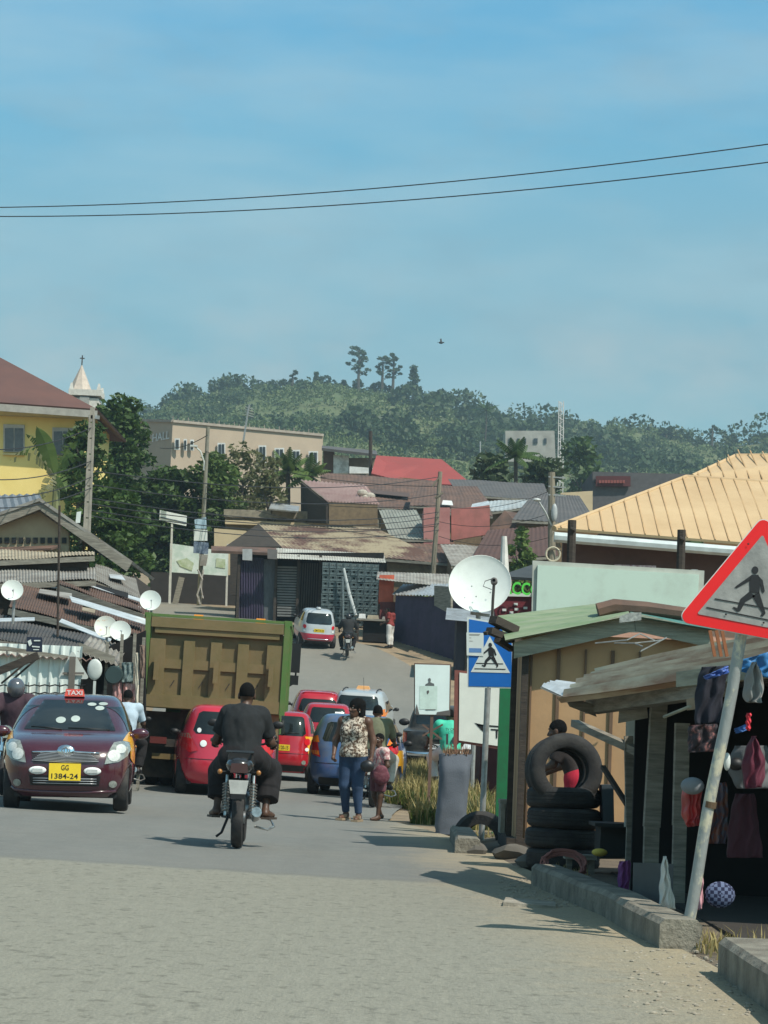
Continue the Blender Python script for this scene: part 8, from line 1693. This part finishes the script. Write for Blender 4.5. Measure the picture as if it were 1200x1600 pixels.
# ---- hill cover
nr = np.random.default_rng(5)
def leaf_cloud(name, cen, rad, per, ls, m, flat=.75, kind=True):
    cen = np.repeat(np.array(cen), per, 0); rad = np.repeat(np.array(rad), per); n = len(cen)
    v = nr.normal(size=(n, 3)); v /= np.linalg.norm(v, axis=1)[:, None]; v *= (.55+.45*nr.random(n)**.5)[:, None]; v[:, 2] *= flat
    p_ = cen+v*rad[:, None]; a = nr.normal(size=(n, 3)); a /= np.linalg.norm(a, axis=1)[:, None]; w = np.cross(a, nr.normal(size=(n, 3))); w /= np.linalg.norm(w, axis=1)[:, None]
    s_ = (ls*np.sqrt(rad)*(.6+.8*nr.random(n)))[:, None]; q = np.stack([p_-a*s_, p_-w*s_*.65, p_+a*s_, p_+w*s_*.65], 1).reshape(-1, 3)
    me = bpy.data.meshes.new(name); me.vertices.add(len(q)); me.vertices.foreach_set('co', q.ravel()); me.loops.add(4*n); me.loops.foreach_set('vertex_index', np.arange(4*n)); me.polygons.add(n); me.polygons.foreach_set('loop_start', np.arange(0, 4*n, 4)); me.polygons.foreach_set('loop_total', np.full(n, 4)); me.materials.append(m); me.update()
    o = bpy.data.objects.new(name, me); COL.objects.link(o)
    if kind: o['kind'] = 'stuff'
    return o
HL1 = leaf_mat('hill_scrub_dark', (.034, .066, .028), (.07, .105, .04)); HL2 = leaf_mat('hill_scrub_light', (.09, .145, .045), (.16, .19, .07))
def hillpts(n, y0, y1, seed, thr=None, rlo=1.2, rhi=3.2):
    r_ = random.Random(seed); C, RD = [], []
    while len(C) < n:
        y = y0+(y1-y0)*r_.random()**.8; x = y*r_.uniform(-.16, .19)
        if thr is not None and noise.noise((x*.012, y*.012, seed)) < thr: continue
        rd = r_.uniform(rlo, rhi)*(.6+.4*y/700); C.append((x, y, hillz(x, y)+rd*.45)); RD.append(rd)
    return C, RD
C, RD = hillpts(800, 275, 705, 1, .0); leaf_cloud('hill_scrub', C, RD, 60, .34, HL1)
C, RD = hillpts(5200, 275, 705, 2, None, .8, 2.3); leaf_cloud('hill_bushes', C, RD, 40, .30, HL2)
C, RD = hillpts(95, 275, 690, 3, .12, 3.0, 5.6); leaf_cloud('hill_woods', C, RD, 240, .36, HL1, 1.0)
C, RD = [], []
for k in range(150):
    x = 700*rnd.uniform(-.16, .19); sx = rnd.uniform(1.2, 3.8)*(.45 if -36 < x < 4 else 1)*(1.5 if x > 20 and rnd.random() < .5 else 1) ; C.append((x, 697+rnd.uniform(-6, 6), ridge(x)-2.2+sx*.5)); RD.append(sx)
leaf_cloud('ridge_bushes', C, RD, 120, .33, HL1, .9)
C, RD = [], []
for k in range(260): 
    y = rnd.uniform(185, 272); x = y*rnd.uniform(-.15, .19); rd = rnd.uniform(1.2, 3.2); C.append((x, y, g0(x, y)+rd*.6)); RD.append(rd)
leaf_cloud('slope_bushes', C, RD, 60, .42, LF2, .9)
C, RD = [], []
for k in range(160):
    y = rnd.uniform(100, 180); x = rnd.choice((y*rnd.uniform(-.17, -.03), y*rnd.uniform(.01, .2))); rd = rnd.uniform(.6, 1.4)
    if x > road_edge(min(y, 130))[0]-3 and x < road_edge(min(y, 130))[1]+5 and y < 134: continue
    C.append((x, y, g0(x, y)+rd*.5)); RD.append(rd)
leaf_cloud('town_bushes', C, RD, 70, .25, LF2, .9)
def htree(label, px, py0, py1, d, w_px, seed, nb, kind='b'):
    base, tp = P(px, py1, d), P(px+2, py0, d); r_ = random.Random(seed); H = tp.z-base.z; t = thing('hill_tree', label, 'tree', base-Vector((0, 0, 3)))
    b = MB(); b.tube([base-Vector((0, 0, 3)), base.lerp(tp, .5), base.lerp(tp, .9)], [.5, .35, .12], 6)
    W_ = w_px/FPX*d/2; bl = []
    for k in range(nb):
        u = (.28 if nb > 12 else .05)+(.72 if nb > 12 else .95)*(k+.5)/nb if kind == 'b' else .1+.9*(k+.5)/nb; ww = (math.sin(math.pi*min(1, u*.85))**.7 if kind == 'b' else (1.05-u)); a = r_.random()*6.28; q = r_.uniform(.3, 1)
        c = base.lerp(tp, u)+Vector((math.cos(a)*W_*ww*q, math.sin(a)*W_*ww*q, 0)); b.tube([base.lerp(tp, max(.15, u-.12)), c], .09, 4); s_ = W_*r_.uniform(.22, .42); bl.append((c, (s_, s_, s_*.55)))
    b.build('trunk', BARK, t, world=True); c = MB(); crown(c, bl, 42, .42, r_, .3); c.build('crown', HL1, t, world=True)
htree('tallest tree on the hill crest, layered and airy', 560, 542, 598, 690, 36, 1, 24)
htree('airy tree on the hill crest, left stem of the middle pair', 597, 556, 604, 690, 24, 2, 16)
htree('airy tree on the hill crest, right stem of the middle pair', 614, 552, 604, 692, 26, 3, 16)
htree('dark conical tree on the right shoulder of the hill crest', 645, 573, 620, 690, 30, 4, 26, 'c')
htree('small round tree on the left of the hill crest', 456, 579, 610, 690, 17, 5, 12)
htree('small squat bush tree left of the tallest hill tree', 495, 582, 608, 690, 19, 6, 12)
htree('small slim tree on the low right ridge', 1112, 664, 694, 690, 14, 7, 9)
htree('bushy tree on the right ridge left of the orange roof', 1040, 668, 696, 690, 26, 8, 14)
q = P(689, 535.5, 300); b = MB(); b.ell(tuple(q), (.30, .12, .16), 6); b.add([q+Vector((-.1, 0, .05)), q+Vector((.15, 0, .05)), q+Vector((.05, .2, .62)), q+Vector((-.15, .1, .5))], [(0, 1, 2, 3), (3, 2, 1, 0)]); b.ell(tuple(q+Vector((.32, 0, .05))), (.12, .09, .09), 5); b.slab([q+Vector((-.2, 0, 0)), q+Vector((-.55, .05, .02)), q+Vector((-.5, -.08, -.02))], .03); tag(b.build('bird', mat('dark_feathers', (.02, .02, .022), .8)), 'small dark bird flying in the sky above the hill', 'bird')
GRP = dict(wire='overhead wires', motorcycle='motorcycles in the street', clothes='goods hung at the stalls')
for o in COL.objects:
    if o.parent is None and o.get('category') and not o.get('group'):
        k = GRP.get(o['category'])
        if o.name.startswith('taxi_car'): k = 'taxis'
        elif o.name.startswith('hill_tree'): k = 'trees on the hill crest'
        elif o.name.startswith('shack'): k = 'tin roofed shacks on the left'
        elif o.name.startswith('broadleaf_tree'): k = 'broadleaf trees of the town'
        elif o.name.startswith('utility_pole'): k = 'utility poles'
        elif o.name.startswith('banana_plant'): k = 'banana plants'
        if k: o['group'] = k
